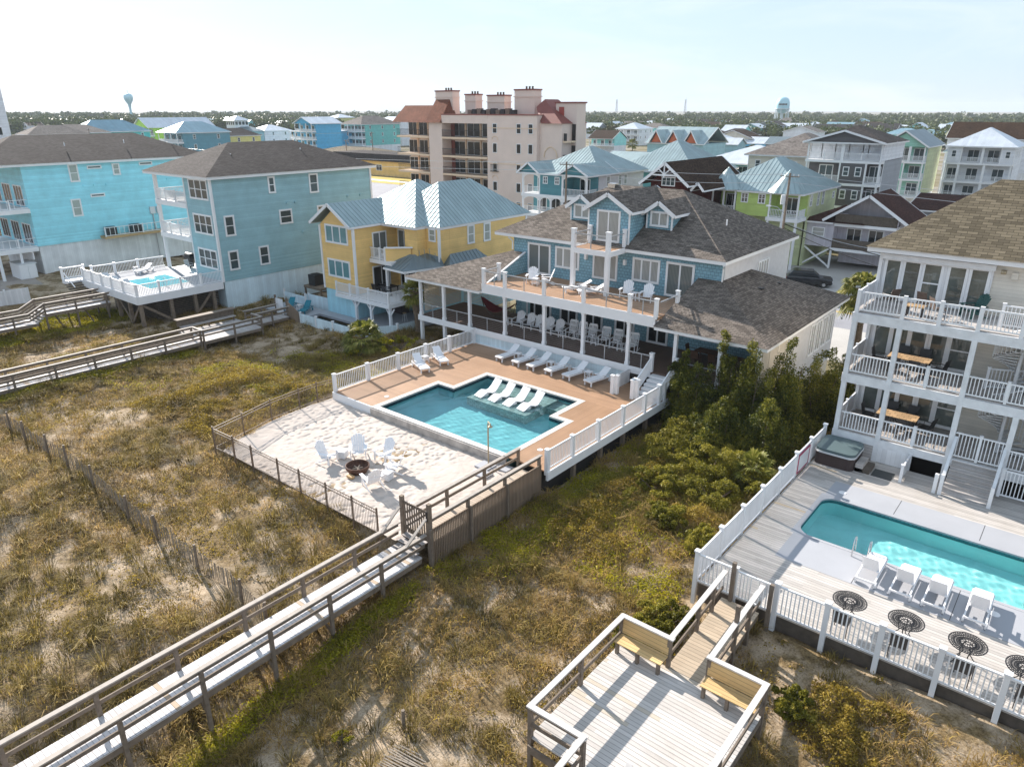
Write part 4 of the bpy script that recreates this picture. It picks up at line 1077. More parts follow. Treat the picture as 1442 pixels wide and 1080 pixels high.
# ================================================================== grey blue house with the raised pool deck
def grey_blue_house():
    t = thing('beach_house', 'tall grey blue clapboard house with triple windows and a raised white pool deck', 'house', (-64, 41, -.9))
    w_ = MB(); w_.box(-63.6, 32.0, 1.75, -59.2, 49.3, 10.5); w_.box(-69.2, 35.2, 1.75, -63.61, 49.3, 10.5); w_.build('wall', M['teal_siding'], t)
    MB().box(-69.1, 32.1, -1.0, -59.25, 49.2, 1.745).build('ground_storey', M['bead_shade'], t)
    fascia(t, -70.1, -58.7, 31.5, 49.8, 10.72, .25)
    rb = MB(); roof_faces(rb, hip_faces(-70.15, -58.65, 31.45, 49.85, 10.72, 13.15)); rb.build('roof', M['sh_dark'], t)
    for y in (32.0, 49.3): MB().box(-59.3, y - .1, 1.75, -59.1, y + .1, 10.47).build('corner_board', M['white'], t)
    MB().box(-63.7, 31.95, 1.75, -63.55, 32.1, 10.47).build('corner_board', M['white'], t)
    for zf in (5.2, 8.2):
        MB().box(-69.3, 31.9, zf - .45, -63.62, 35.2, zf).build('porch_floor', M['white'], t)
        railing(t, (-69.2, 32.0), (-63.7, 32.0), zf, .95, posts=[0, .33, .66], style='bal')
        railing(t, (-69.2, 32.0), (-69.2, 35.2), zf, .95, posts=[], style='bal')
        for j in range(2): window(t, 'f', -67.7 + 2.6 * j, 35.19, zf + 1.15, 1.9, 2.1, 2, 0, 'glass', 'door')
    for x in (-69.1,): column(t, x, 32.1, 1.8, 10.5, .28, base=False)
    for j in range(2): window(t, 'f', -67.7 + 2.6 * j, 35.19, 2.95, 1.9, 2.1, 2, 0, 'glass', 'door')
    for zc in (9.57, 6.6, 3.6): window(t, 'f', -61.2, 31.99, zc, 3.1, 1.7, 3, 1, 'glass', fr=.13)
    for y, z, a, h in ((37.87, 9.63, .7, 1.45), (42.4, 9.45, 1.0, 1.75), (33.3, 6.5, .95, 1.75), (39.0, 6.7, 1.35, 1.3), (42.95, 6.95, .85, .8), (33.25, 3.5, .95, 1.7), (36.3, 3.5, 1.0, 1.7), (45.5, 3.5, .9, 1.6)):
        window(t, 'r', y, -59.19, z, a, h, 1, 1, 'glass', fr=.13)
    for y, z in ((39.3, 7.9), (40.2, 7.9), (46.3, 7.9), (47.9, 7.9), (40.7, 5.1), (42.5, 5.1)): MB().box(-59.2, y - .13, z - .1, -59.1, y + .13, z + .1).build('wall_vent', M['teal_siding'], t)
    vents(t, [(-62.2, 36.0, 11.9), (-62.5, 43.6, 12.1)])
    # raised deck
    MB().box(-69.9, 24.45, 1.62, -59.2, 32.0, 1.798).build('deck', M['concrete'], t)
    for a in ((-69.95, 24.35, -59.15, 24.44), (-59.19, 24.45, -59.1, 31.9), (-69.95, 24.45, -69.91, 32)): MB().box(a[0], a[1], 1.2, a[2], a[3], 1.84).build('deck_fascia', M['white'], t)
    for x, y in ((-59.4, 24.7), (-61.4, 24.7), (-63.5, 24.7), (-59.4, 27.2), (-59.4, 29.3), (-59.4, 31.0), (-66, 24.7), (-69.5, 24.7)): column(t, x, y, -1.0, 1.2, .26, 'wood_post', False, 'pile')
    for a, b in (((-61.4, -.7), (-59.5, 1.1)), ((-63.4, 1.1), (-61.5, -.7))): MB().bar((a[0], 24.7, a[1]), (b[0], 24.7, b[1]), .06, .2).build('brace', M['wood_post'], t)
    for a, b in (((24.9, 1.0), (27.1, -.6)), ((29.3, -.6), (30.9, 1.1))): MB().bar((-59.42, a[0], a[1]), (-59.42, b[0], b[1]), .06, .2).build('brace', M['wood_post'], t)
    s = MB()
    for i in range(14): s.box(-68.5, 26.3, -.9 + i * .15, -60.3, 26.34, -.8 + i * .15); s.box(-60.3, 26.35, -.9 + i * .15, -60.26, 31.9, -.8 + i * .15)
    s.build('slat_screen', M['wood_dark'], t)
    MB().box(-69, 27, -1, -61, 31.9, 1.1).build('understorey_shade', M['shade_dark'], t)  # dark block painting the shade under the raised deck
    railing(t, (-69.5, 24.5), (-59.25, 24.5), 1.8, 1.0, posts=[0, .18, .37, .56, .77, 1], style='bal', pw=.17)
    railing(t, (-59.25, 24.5), (-59.25, 31.95), 1.8, 1.0, posts=[.25, .5, .74], style='bal', pw=.15)
    railing(t, (-69.85, 25.4), (-69.85, 32.0), 1.8, 1.0, posts=[0, .3, .62], style='bal', pw=.17)
    # pool in the deck
    P_ = MB(); P_.box(-66.2, 26.4, 1.80, -61.2, 30.3, 1.82); p = P_.build('pool_rim', M['coping'], t)
    MB().box(-66.0, 26.6, 1.822, -61.4, 30.1, 1.83).build('water', M['pool_aqua_w'], t)
    MB().tube([(-61.5, 28.0, 1.8), (-61.3, 28.0, 2.4), (-61.8, 28.0, 2.5), (-62.0, 28.0, 1.8)], .03, 6).build('grab_rail', M['steel'], t)
    # stairs down to the boardwalk, and a landing
    MB().box(-71.2, 23.3, 1.45, -69.9, 25.2, 1.8).build('landing', M['white'], t)
    railing(t, (-71.1, 23.35), (-71.1, 25.2), 1.8, 1.0, posts=[0, 1], style='bal', pw=.15)
    for i in range(6): MB().box(-69.9 + i * .3, 23.0, 1.55 - i * .17, -69.55 + i * .3, 24.3, 1.62 - i * .17).build('step', M['wood_dark'], t)
    MB().bar((-69.9, 23.1, 2.6), (-67.9, 23.1, 1.6), .07, .06).build('handrail', M['white'], t)
    # meters and pipes on the side wall
    for y, z, a in ((45.4, 1.9, .35), (45.1, .8, .25)): MB().box(-59.2, y - a, z - .4, -58.95, y + a, z + .35).build('meter_box', M['grey_plastic'], t)
    MB().tube([(-59.1, 45.1, .5), (-59.1, 45.1, -.6)], .06, 6).build('conduit', M['white'], t)
    return t
M['pool_aqua_w'] = plain('small_pool_water', (.12, .42, .48), .06, .15, 2.5, spec=.5, bmp=.05)
grey_blue_house()

# ================================================================== yellow house
def yellow_house():
    t = thing('beach_house', 'yellow clapboard house with a standing seam metal roof and two stacked balconies', 'house', (-46, 44, -.6))
    w_ = MB(); w_.box(-51.2, 36.9, 1.6, -46.9, 42.2, 7.0); w_.box(-51.2, 42.21, 1.6, -41.25, 52.2, 7.0); w_.box(-46.89, 41.5, 1.6, -44.2, 42.2, 7.0); w_.box(-44.19, 40.0, 4.4, -42.75, 42.2, 7.0); w_.box(-42.74, 41.0, 1.6, -41.25, 42.2, 7.0)
    w_.slab([(-46.9, 36.9, 7.0), (-51.2, 36.9, 7.0), (-49.05, 36.9, 8.55)], (0, .3, 0))
    w_.build('wall', M['yellow_siding'], t)
    MB().box(-51.15, 36.95, -.6, -47.0, 42, 1.59).build('ground_storey', M['bead_aqua'], t)
    MB().box(-47.0, 41.6, -.6, -41.3, 52.1, 1.59).build('ground_storey', M['bead_aqua'], t)
    # balconies
    MB().box(-49.1, 36.3, 1.25, -42.4, 36.89, 1.55).build('porch_floor', M['white'], t); MB().box(-46.89, 36.9, 1.25, -42.4, 41.5, 1.55).build('porch_floor', M['white'], t)
    railing(t, (-49.0, 36.4), (-42.5, 36.4), 1.55, .95, posts=[0, .27, .63, 1], style='bal', pw=.12)
    railing(t, (-42.5, 36.4), (-42.5, 38.6), 1.55, .95, posts=[1], style='bal', pw=.12)
    for x in (-46.8, -44.9, -42.6): 
        column(t, x, 36.6, -.6, 1.25, .2, base=False)
        for s_ in (-1, 1): MB().bar((x, 36.6, .55), (x + s_ * .5, 36.6, 1.22), .08, .1).build('knee_brace', M['white'], t)
    MB().box(-46.89, 38.4, 4.1, -44.2, 41.49, 4.42).build('porch_floor', M['white'], t)
    railing(t, (-46.85, 38.5), (-44.9, 38.5), 4.42, .95, posts=[.6], style='bal', pw=.12)
    MB().slab([(-44.95, 38.42, 4.1), (-44.95, 38.42, 5.45), (-43.4, 39.9, 5.45), (-43.4, 39.9, 4.1)], (-.15, .15, 0)).build('parapet', M['yellow_siding'], t)
    MB().bar((-45.0, 38.4, 5.5), (-43.3, 40.0, 5.5), .24, .1).build('parapet_cap', M['white'], t)
    MB().box(-45.08, 38.38, 4.1, -44.9, 38.56, 5.44).build('corner_board', M['white'], t)
    for x, z in ((-45.0, 1.55), (-42.7, 1.55)): column(t, x, 38.6, z, 4.1, .2, base=False)
    for xc, yp, zc, wv, g in ((-45.9, 41.49, 5.45, 1.5, 'curtain_dim'), (-45.6, 41.49, 2.65, 1.9, 'glass_dark')): window(t, 'f', xc, yp, zc, wv, 2.05, 2, 0, g, 'door')
    window(t, 'r', 39.6, -46.89, 5.45, 1.5, 2.05, 2, 0, 'curtain_dim', 'door'); window(t, 'r', 39.6, -46.89, 2.65, 1.9, 2.05, 2, 0, 'glass_dark', 'door')
    for zc, g in ((6.35, 'blind2'), (3.5, 'blind2')): window(t, 'f', -49.05, 36.89, zc, 2.9, 1.5, 3, 0, g, fr=.13)
    window(t, 'f', -42.0, 40.99, 6.5, .75, 1.0, 1, 1, 'blind')
    for y, z in ((44.75, 6.2), (46.8, 6.15)): window(t, 'r', y, -41.24, z, .85, 1.55, 1, 1, 'blind', fr=.12)
    window(t, 'r', 43.5, -41.24, 3.2, .85, 1.0, 1, 1, 'blind')
    for x, y in ((-51.2, 36.9), (-46.9, 36.9), (-41.25, 41.0), (-41.25, 52.2)): MB().box(x - .09, y - .09, 1.6, x + .09, y + .09, 6.98).build('corner_board', M['white'], t)
    # roofs
    gable_roof(t, -52.0, -46.75, 36.45, 43.0, 7.18, 8.85, 'mt_teal', 'y', ribs=.42)
    fascia(t, -52.0, -42.65, 39.75, 49.8, 7.18, .22); fascia(t, -49.0, -41.1, 40.95, 52.7, 7.175, .2)
    a = MB(); roof_faces(a, hip_faces(-52.4, -42.6, 39.7, 49.9, 7.19, 10.3), .42); a.build('roof', M['mt_teal'], t)
    b = MB(); roof_faces(b, hip_faces(-48.9, -41.05, 40.9, 52.8, 7.185, 10.22), .42); b.build('roof', M['mt_teal'], t)
    # skirt roofs over the lower storey
    c = MB(); roof_faces(c, [[(-45.0, 38.2, 3.95), (-42.3, 38.0, 3.95), (-43.0, 39.95, 4.95), (-44.2, 39.6, 4.95)], [(-42.3, 38.0, 3.95), (-40.6, 40.9, 4.2), (-41.2, 41.0, 4.85), (-42.75, 41.0, 4.95), (-43.0, 39.95, 4.95)]], .42); c.build('skirt_roof', M['mt_grey'], t)
    MB().bar((-45.0, 38.2, 3.87), (-42.3, 38.0, 3.87), .06, .16).build('fascia', M['white'], t); MB().bar((-42.3, 38.0, 3.87), (-40.6, 40.9, 4.1), .06, .16).build('fascia', M['white'], t)
    d = MB(); roof_faces(d, [[(-40.5, 41.3, 4.1), (-40.5, 46.2, 4.1), (-41.24, 45.4, 4.9), (-41.24, 42.2, 4.9)], [(-41.24, 41.3, 4.1), (-40.5, 41.3, 4.1), (-41.24, 42.2, 4.9)], [(-40.5, 46.2, 4.1), (-41.24, 46.2, 4.1), (-41.24, 45.4, 4.9)]], .42); d.build('skirt_roof', M['mt_grey'], t)
    MB().bar((-40.5, 41.3, 4.0), (-40.5, 46.2, 4.0), .06, .18).build('fascia', M['white'], t)
    vents(t, [(-42.3, 43.3, 7.7), (-42.2, 48.5, 7.7)])
    return t
M['blind2'] = plain('sea_green_blind_glass', (.13, .27, .29), .08, .1, 1)
yellow_house()

# ================================================================== cyan house
def cyan_house2():
    t = thing('beach_house', 'bright cyan clapboard house with small high slot windows beside the grey blue house', 'house', (-94, 36, -1.0))
    MB().box(-99.5, 27.4, 2.2, -88.4, 47.5, 10.45).build('wall', M['cyan_siding'], t)
    MB().box(-99.4, 27.5, -1.0, -88.5, 47.4, 2.195).build('ground_storey', M['bead'], t)
    fascia(t, -100.1, -87.8, 22.9, 48.1, 10.7, .25)
    rb = MB(); roof_faces(rb, hip_faces(-100.15, -87.75, 22.85, 48.15, 10.7, 13.35)); rb.build('roof', M['sh_dark'], t)
    for zf, zt in ((2.2, 5.2), (5.7, 10.4)):
        z = zf if zf < 3 else 6.2
        MB().box(-99.5, 23.4, z - .45, -88.3, 27.38, z).build('porch_floor', M['white'], t)
        railing(t, (-99.4, 23.5), (-88.5, 23.5), z, .95, posts=[0, .2, .4, .6, .8, 1], style='far', gap=.35)
        railing(t, (-88.45, 23.6), (-88.45, 27.3), z, .95, posts=[.55], style='far', gap=.6)
        for j in range(3): window(t, 'f', -97.4 + 3.4 * j, 27.39, z + 1.2, 2.4, 2.1, 3, 0, 'glass_dark', 'door')
    for x in (-99.3, -95.7, -92.1, -88.5): column(t, x, 23.6, -1.0, 10.45, .25, base=False)
    column(t, -88.5, 25.6, -1.0, 1.75, .22, base=False)
    sd_ = [(32.4, 9.5, .95, 1.85), (36.9, 9.65, .8, 1.25), (32.0, 5.85, 1.0, 1.85), (42.6, 6.0, .95, 1.75), (46.5, 9.2, .9, 1.85)]
    for y, z, a, h in sd_: window(t, 'r', y, -88.39, z, a, h, 1, 1, 'blind' if y < 46 else 'glass_warm', fr=.13)
    for y, z in ((34.6, 10.0), (40.3, 10.1), (34.4, 7.0), (45.9, 7.2)): window(t, 'r', y, -88.39, z, 1.5, .35, 1, 0, 'glass', fr=.1)
    for y, z in ((33.2, 8.1), (34.3, 8.1), (35.6, 8.05), (42.6, 8.2), (44.9, 8.2)): MB().box(-88.4, y - .15, z - .1, -88.28, y + .15, z + .1).build('wall_vent', M['cyan_siding'], t)
    # side landing with equipment
    MB().box(-88.39, 33.8, 2.3, -87.0, 42.4, 2.55).build('side_landing', M['wood_new'], t)
    railing(t, (-87.05, 33.9), (-87.05, 42.3), 2.55, 1.0, posts=[0, .5, 1], style='far', gap=.5)
    for i in range(9): MB().box(-88.3, 42.4 + i * .42, 2.3 - i * .3, -87.0, 42.85 + i * .42, 2.42 - i * .3).build('step', M['white'], t)
    railing(t, (-87.05, 42.4), (-87.05, 46.2), (2.5, -.1), 1.0, posts=[.45], style='far', gap=.4)
    for y in (34.8, 37.6): MB().box(-88.2, y - .55, 2.55, -87.4, y + .55, 3.5).build('condenser', M['black_metal'], t)
    for y in (40.1, 40.9): MB().box(-88.39, y - .3, 4.4, -88.15, y + .3, 5.2).build('meter_box', M['grey_plastic'], t)
    for y in (40.1, 40.9): MB().tube([(-88.3, y, 4.4), (-88.3, y, -.8)], .06, 6).build('conduit', M['cable'], t)
    vents(t, [(-91.0, 33.0, 12.2), (-91.2, 39.5, 12.3), (-91.0, 45.0, 12.1)])
    return t
cyan_house2()

# ================================================================== house at the right edge
def balcony_house():
    t = thing('beach_house', 'cream house with a tan shingle roof and three white balconies over the long aqua pool', 'house', (0, 42, -1.2))
    MB().box(-8.0, 37.5, 1.4, 12, 44.9, 9.7).build('wall', M['cream_siding'], t)
    MB().box(-7.9, 37.6, -1.5, 12, 44.8, 1.395).build('ground_storey', M['shade_dark'], t)  # near-black colour stands in for shade below the balconies
    fascia(t, -8.6, 12.6, 36.9, 45.45, 9.95, .22)
    rb = MB(); roof_faces(rb, hip_faces(-8.65, 12.7, 36.85, 45.5, 9.95, 12.95)); rb.build('roof', M['sh_tan'], t)
    fl = (1.62, 4.5, 7.42)
    for i, zf in enumerate(fl):
        MB().box(-8.1, 34.5, zf - .18, 12, 37.49, zf).build('balcony_floor', M['wood_w'], t)
        MB().box(-8.12, 34.36, zf - (.48 if i else .42), 12, 34.49, zf - .06).build('balcony_beam', M['white_old'], t)
        MB().box(-8.12, 34.5, zf - .45, -8.02, 37.4, zf - .06).build('balcony_beam', M['white_old'], t)
        seg = [(-7.95, -6.1), (-6.1, -3.25)] + ([(-3.25, -.1), (-.1, 4), (4, 9)] if i == 1 else [(-3.25, -.1), (-.1, 4), (4, 9)] if i == 2 else [(-1.2, 3), (3, 8)])
        for a, b in seg:
            railing(t, (a + .1, 34.43), (b - .1, 34.43), zf, .93, posts=[.5] if b - a > 2 else [], style='bal', gap=.135, pw=.1)
        railing(t, (-8.03, 34.5), (-8.03, 37.4), zf, .93, posts=[.5], style='solid', mat='vinyl', pw=.1)
    for x in (-7.98, -6.1, -3.22):
        column(t, x, 34.44, 0.35, 7.0, .21, 'white_old', False)
    for x in (-7.98, -6.1, -4.67, -3.22, -1.7, .2): MB().box(x - .08, 34.37, 7.36, x + .08, 34.52, 8.42).build('post', M['white'], t)
    for x in (-1.15, 3): column(t, x, 34.44, .35, 4.1, .21, 'white_old', False)
    # window walls
    for i, zf in enumerate(fl):
        ctr = [(-7.4, .75, 0), (-6.6, .8, 0), (-5.75, .85, 1), (-4.75, .8, 0), (-3.9, .8, 0)] if i == 2 else [(-7.35, .8, 0), (-6.55, .8, 0), (-5.75, .8, 0), (-4.9, .8, 0), (-4.0, .95, 1)]
        MB().box(-7.98, 37.42, zf + .05, -3.4, 37.497, zf + (2.15 if i == 2 else 2.3)).build('panelled_wall', M['bead'], t)
        for x, a, d_ in ctr:
            window(t, 'f', x, 37.415, zf + 1.07, a, 1.9, 1, 0 if not d_ else 1, 'glass_clear', 'door' if d_ else 'window', .1)
    MB().box(-8.0, 37.2, 9.42, -3.35, 37.41, 9.66).build('awning_box', M['white_old'], t)
    MB().tube([(-3.15, 37.3, 9.4), (-2.95, 37.3, 9.4)], .1, 10).build('wall_lamp', M['brass'], t)
    MB().box(-2.75, 37.38, 9.1, -2.5, 37.49, 9.4).build('wall_vent', M['cream_siding'], t)
    MB().box(-8.05, 37.3, 1.4, -7.9, 37.49, 9.65).build('corner_board', M['white'], t)
    # lattice, cellar opening and stairs below the first balcony
    MB().box(-6.15, 34.35, .46, -4.75, 34.42, 1.2).build('skirt', M['bead'], t)
    MB().box(-8.0, 34.36, .46, -6.2, 34.42, 1.2).build('skirt', M['wood_w'], t)
    MB().box(-4.7, 36.2, -1.4, -3.3, 36.3, 1.1).build('cellar_door', M['black_metal'], t)
    MB().box(-4.75, 34.38, .46, -4.62, 34.5, 1.2).build('jamb', M['white'], t)
    railing(t, (-4.62, 32.9), (-4.62, 34.4), .45, .8, posts=[0, 1], style='solid', mat='vinyl', pw=.12)
    MB().box(-3.34, 32.75, .45, -3.2, 32.9, 1.35).build('post', M['white'], t)
    for i in range(8): MB().box(-3.0, 32.95 + i * .2, .46, -1.3, 33.149 + i * .2, .5 + i * .145).build('step', M['wood_w'], t)
    for x in (-3.05, -1.22):
        MB().bar((x, 32.85, 1.1), (x, 34.5, 2.5), .12, .35).build('stair_wall', M['white_old'], t)
        MB().box(x - .07, 32.75, .45, x + .07, 32.9, 1.4).build('post', M['white'], t)
    railing(t, (-3.1, 34.43), (-1.2, 34.43), 1.62, 1.2, posts=[.5], style='bal', gap=.135, pw=.1, name='gate')
    railing(t, (-1.05, 33.9), (3, 33.9), .6, 1.25, posts=[0], style='bal', gap=.135, pw=.12)
    # spiral stair
    s = MB(); s.tube([(-1.6, 36.2, 1.6), (-1.6, 36.2, 8.4)], .07, 8); sp = s.build('spiral_stair', M['white'], t)
    tr_ = MB(); pts = []; bal = MB()
    for i in range(40):
        a = i * .36; z = 1.75 + i * .16
        c, s_ = math.cos(a), math.sin(a); tr_.bar((-1.6 + .1 * c, 36.2 + .1 * s_, z), (-1.6 + 1.0 * c, 36.2 + 1.0 * s_, z), .25, .03)
        pts.append((-1.6 + 1.02 * c, 36.2 + 1.02 * s_, z + .95)); bal.bar((-1.6 + 1.02 * c, 36.2 + 1.02 * s_, z), pts[-1], .025, .025)
        a += .18; bal.bar((-1.6 + 1.02 * math.cos(a), 36.2 + 1.02 * math.sin(a), z + .08), (-1.6 + 1.02 * math.cos(a), 36.2 + 1.02 * math.sin(a), z + 1.02), .025, .025)
    tr_.build('tread', M['white'], sp); bal.tube(pts, .03, 6); bal.build('handrail', M['white'], sp)
    railing(t, (-2.6, 35.6), (-.6, 35.6), 7.42, .95, posts=[0, 1], style='bal', gap=.14)
    railing(t, (-2.6, 36.0), (-.6, 37.0), 4.5, .95, posts=[0, 1], style='bal', gap=.14)
    return t
M['glass_clear'] = plain('reflecting_door_glass', (.10, .115, .105), .04, .4, .9, spec=.8)
balcony_house()

# ------------------------------------------------------------------ rippled pool water
def receiver(o): o.cycles.is_caustics_receiver = True; return o
def water_sheet(t, poly, z, mat, seed, step=.07, amp=1.0):
    a = np.array(poly); X, Y = np.meshgrid(np.arange(a[:, 0].min() - step, a[:, 0].max() + 2 * step, step), np.arange(a[:, 1].min() - step, a[:, 1].max() + 2 * step, step))
    r = np.random.default_rng(seed); Z = np.zeros_like(X)
    for lam, am, n in ((1.3, .0036, 4), (.7, .0026, 5), (.38, .0015, 6)):
        for _ in range(n):
            q = r.uniform(0, 6.283); f = r.uniform(.8, 1.25); Z += am * amp * np.sin(6.283 * f / lam * (X * math.cos(q) + Y * math.sin(q)) + r.uniform(0, 6.283)) / math.sqrt(n) * 1.6
    nx_ = X.shape[1]; ii = (np.arange(X.shape[0] - 1)[:, None] * nx_ + np.arange(nx_ - 1)[None, :]).ravel()
    xs_ = (X.ravel()[ii] + step / 2); ys_ = (Y.ravel()[ii] + step / 2)
    k = np.zeros(len(ii), bool)
    for dx in (-1, 1):
        for dy in (-1, 1): k |= inpoly(xs_ + dx * step * .6, ys_ + dy * step * .6, poly)
    ii = ii[k]
    me = np_mesh('water', np.stack([X.ravel(), Y.ravel(), z + Z.ravel()], 1) - np.array(ORG[t.name]), [np.stack([ii, ii + 1, ii + nx_ + 1, ii + nx_], 1)], M[mat], True)
    o = np_obj('water', me, (0, 0, 0), t); o.cycles.is_caustics_caster = True
    return o

# ================================================================== pool deck of the big blue house
def pool_deck():
    DZ = .45
    t = thing('pool_deck', 'brown composite deck with pale coping around the freeform pool of the big blue house', 'deck', (-25, 30, -.6))
    d = MB()
    for a in ((-33.1, 31.951, -17.4, 36.1), (-33.1, 23.7, -29.301, 31.95), (-19.999, 23.7, -17.4, 31.95), (-29.3, 28.951, -28.301, 31.95), (-21.099, 29.201, -20.0, 31.95)):
        pass
    # boards along X behind the pool, boards along Y in the two insets
    d.box(-33.1, 31.951, DZ - .06, -17.4, 36.08, DZ); d.box(-33.1, 28.9, DZ - .06, -28.301, 31.95, DZ); d.box(-33.1, 23.7, DZ - .06, -29.601, 28.899, DZ)
    d.build('deck_boards', M['deck_comp'], t)
    e = MB(); e.box(-20.8, 28.901, DZ - .06, -17.4, 31.95, DZ); e.box(-19.701, 23.7, DZ - .06, -17.4, 28.9, DZ)
    e.build('deck_boards', M['deck_compx'], t)
    MB().box(-33.1, 23.62, -.12, -29.6, 23.69, DZ + .004).build('deck_fascia', M['white'], t)
    MB().box(-17.39, 23.62, .02, -17.28, 34.9, DZ + .004).build('deck_fascia', M['white'], t)
    MB().box(-17.41, 34.9, .02, -17.3, 36.0, DZ - .01).build('deck_fascia', M['white'], t)
    MB().box(-33.18, 23.7, -.12, -33.105, 36.08, DZ - .01).build('deck_fascia', M['white'], t)
    for y in (26, 28.4, 30.6, 33): column(t, -17.5, y, -1.5, .4, .2, 'wood_post', False, 'pile')
    MB().box(-32.9, 32.1, -1.4, -17.9, 35.9, .38).build('underdeck_shade', M['shade_dark'], t)  # dark boxes painting the shade under the boards
    MB().box(-19.4, 24.0, -1.4, -17.9, 32.05, .38).build('underdeck_shade', M['shade_dark'], t)
    # rails
    railing(t, (-33.02, 23.8), (-33.02, 35.95), DZ, 1.05, posts=[0, .205, .41, .61, .795, 1], pw=.19, gap=.135, pz=.1)
    railing(t, (-17.42, 23.75), (-17.42, 34.85), DZ, 1.05, posts=[0, .18, .385, .595, .8, 1], pw=.19, gap=.12, pz=.2)
    # gate posts and panel by the steps
    for x, y in ((-20.25, 33.9), (-20.05, 34.05), (-18.95, 33.95), (-18.75, 34.1)):
        b = MB().box(x - .1, y - .1, DZ, x + .1, y + .1, DZ + 1.1); b.box(x - .13, y - .13, DZ + 1.1, x + .13, y + .13, DZ + 1.16); b.build('gate_post', M['white'], t)
    MB().box(-20.4, 34.1, DZ + .1, -20.34, 36.0, DZ + .95).build('gate_panel', M['bead'], t)
    MB().box(-20.3, 36.05, -.6, -19.2, 36.1, 1.1).build('crawl_opening_shade', M['shade_dark'], t)  # dark panel painting the shade inside the crawl space
    return t
pool_deck()
def freeform_pool():
    t = thing('pool', 'freeform swimming pool with a shallow lounging ledge in the brown deck', 'pool', (-24.6, 27.6, -1.4))
    out = [(-29.6, 23.6), (-19.7, 23.6), (-19.7, 29.2), (-20.8, 29.2), (-20.8, 31.95), (-28.3, 31.95), (-28.3, 28.9), (-29.6, 28.9)]
    inn = [(-29.28, 23.95), (-20.02, 23.95), (-20.02, 28.88), (-21.12, 28.88), (-21.12, 31.63), (-27.98, 31.63), (-27.98, 28.58), (-29.28, 28.58)]
    n = len(out); c = MB()
    for i in range(n):
        j = (i + 1) % n
        a, b, p, q = out[i], out[j], inn[j], inn[i]
        c.quad((*a, .462), (*b, .462), (*p, .462), (*q, .462)); c.quad((*q, .462), (*p, .462), (*p, .37), (*q, .37)); c.quad((*b, .462), (*a, .462), (*a, .38), (*b, .38))
    c.build('coping', M['coping'], t)
    tl = MB(); w_ = MB()
    for i in range(n):
        j = (i + 1) % n; p, q = inn[i], inn[j]
        tl.quad((*p, .369), (*q, .369), (*q, .1), (*p, .1)); w_.quad((*p, .099), (*q, .099), (*q, -1.0), (*p, -1.0))
    receiver(tl.build('tile_band', M['pool_tile'], t))
    w_.quad(*[(*p, -1.0) for p in inn]); receiver(w_.build('basin', M['pool_lin'], t))
    MB().box(-29.59, 23.52, -.3, -19.72, 23.6, .40).build('pool_wall', M['poolwall'], t)
    receiver(MB().box(-26.85, 28.5, -1.2, -22.45, 31.62, .15).build('ledge', M['ledge'], t))
    receiver(MB().box(-22.44, 30.4, -1.2, -21.13, 31.62, -.15).build('ledge', M['ledge'], t))
    water_sheet(t, inn, .25, 'water', 3, .06, .42)
    for x, y in ((-30.1, 25.2), (-19.0, 25.3)): MB().lathe((x, y, .455), [(0, .012), (.13, .012), (.14, 0)], 14).build('skimmer_lid', M['plastic'], t)
    return t
freeform_pool()

# outdoor shower in the sand
s = thing('outdoor_shower', 'slim metal shower post standing in the sand by the pool corner', 'shower', (-20.35, 23.0, 0))
MB().tube([(-20.35, 23.0, -.1), (-20.35, 23.0, 2.25), (-20.32, 22.98, 2.36), (-20.2, 22.9, 2.4), (-20.05, 22.82, 2.36)], .035, 8).build('pole', M['brass'], s)
MB().lathe((-20.03, 22.8, 2.24), [(.11, 0), (.11, .03), (.03, .1)], 10).build('shower_head', M['brass'], s)
MB().box(-20.9, 22.6, -.02, -20.1, 23.3, .06).build('foot_slab', M['concrete'], s)
for x0, x1, y0, y1 in ((-20.5, -19.6, 21.9, 22.5), (-19.9, -19.25, 23.0, 23.5)):
    tag(MB().box(x0, y0, .0, x1, y1, .1).build('stepping_slab', M['concrete'], None), 'pale square slab lying by the sand court walkway ' + ('below the shower post' if y0 < 22 else 'against the pool corner'), 'paving slab')

# ------------------------------------------------------------------ bronze fence round the sand court
def court_fence():
    P_ = [(-33.25, 24.05), (-33.42, 22.8), (-33.4, 21.55), (-33.22, 19.6), (-32.7, 17.6), (-32.25, 15.7), (-30.5, 15.75), (-28.9, 15.75), (-26.75, 15.75), (-25.1, 15.75), (-23.2, 15.75), (-21.45, 15.75), (-19.9, 15.75)]
    t = thing('picket_fence', 'thin bronze metal picket fence around the sand court', 'fence', (-27, 18, -.1))
    for i, p in enumerate(P_):
        MB().box(p[0] - .028, p[1] - .028, -.35, p[0] + .028, p[1] + .028, 1.25).build('post', M['bronze'], t)
        if i + 1 < len(P_):
            q = P_[i + 1]; a, b = Vector((*p, 0)), Vector((*q, 0)); m = MB(); up = Vector((0, 0, 1))
            for z in (.1, 1.0, 1.15): m.bar(a + up * z, b + up * z, .03, .03)
            n = int((b - a).length / .1)
            for k in range(1, n): c = a + (b - a) * k / n; m.box(c.x - .007, c.y - .007, .05, c.x + .007, c.y + .007, 1.15)
            m.build('panel', M['bronze'], t)
court_fence()

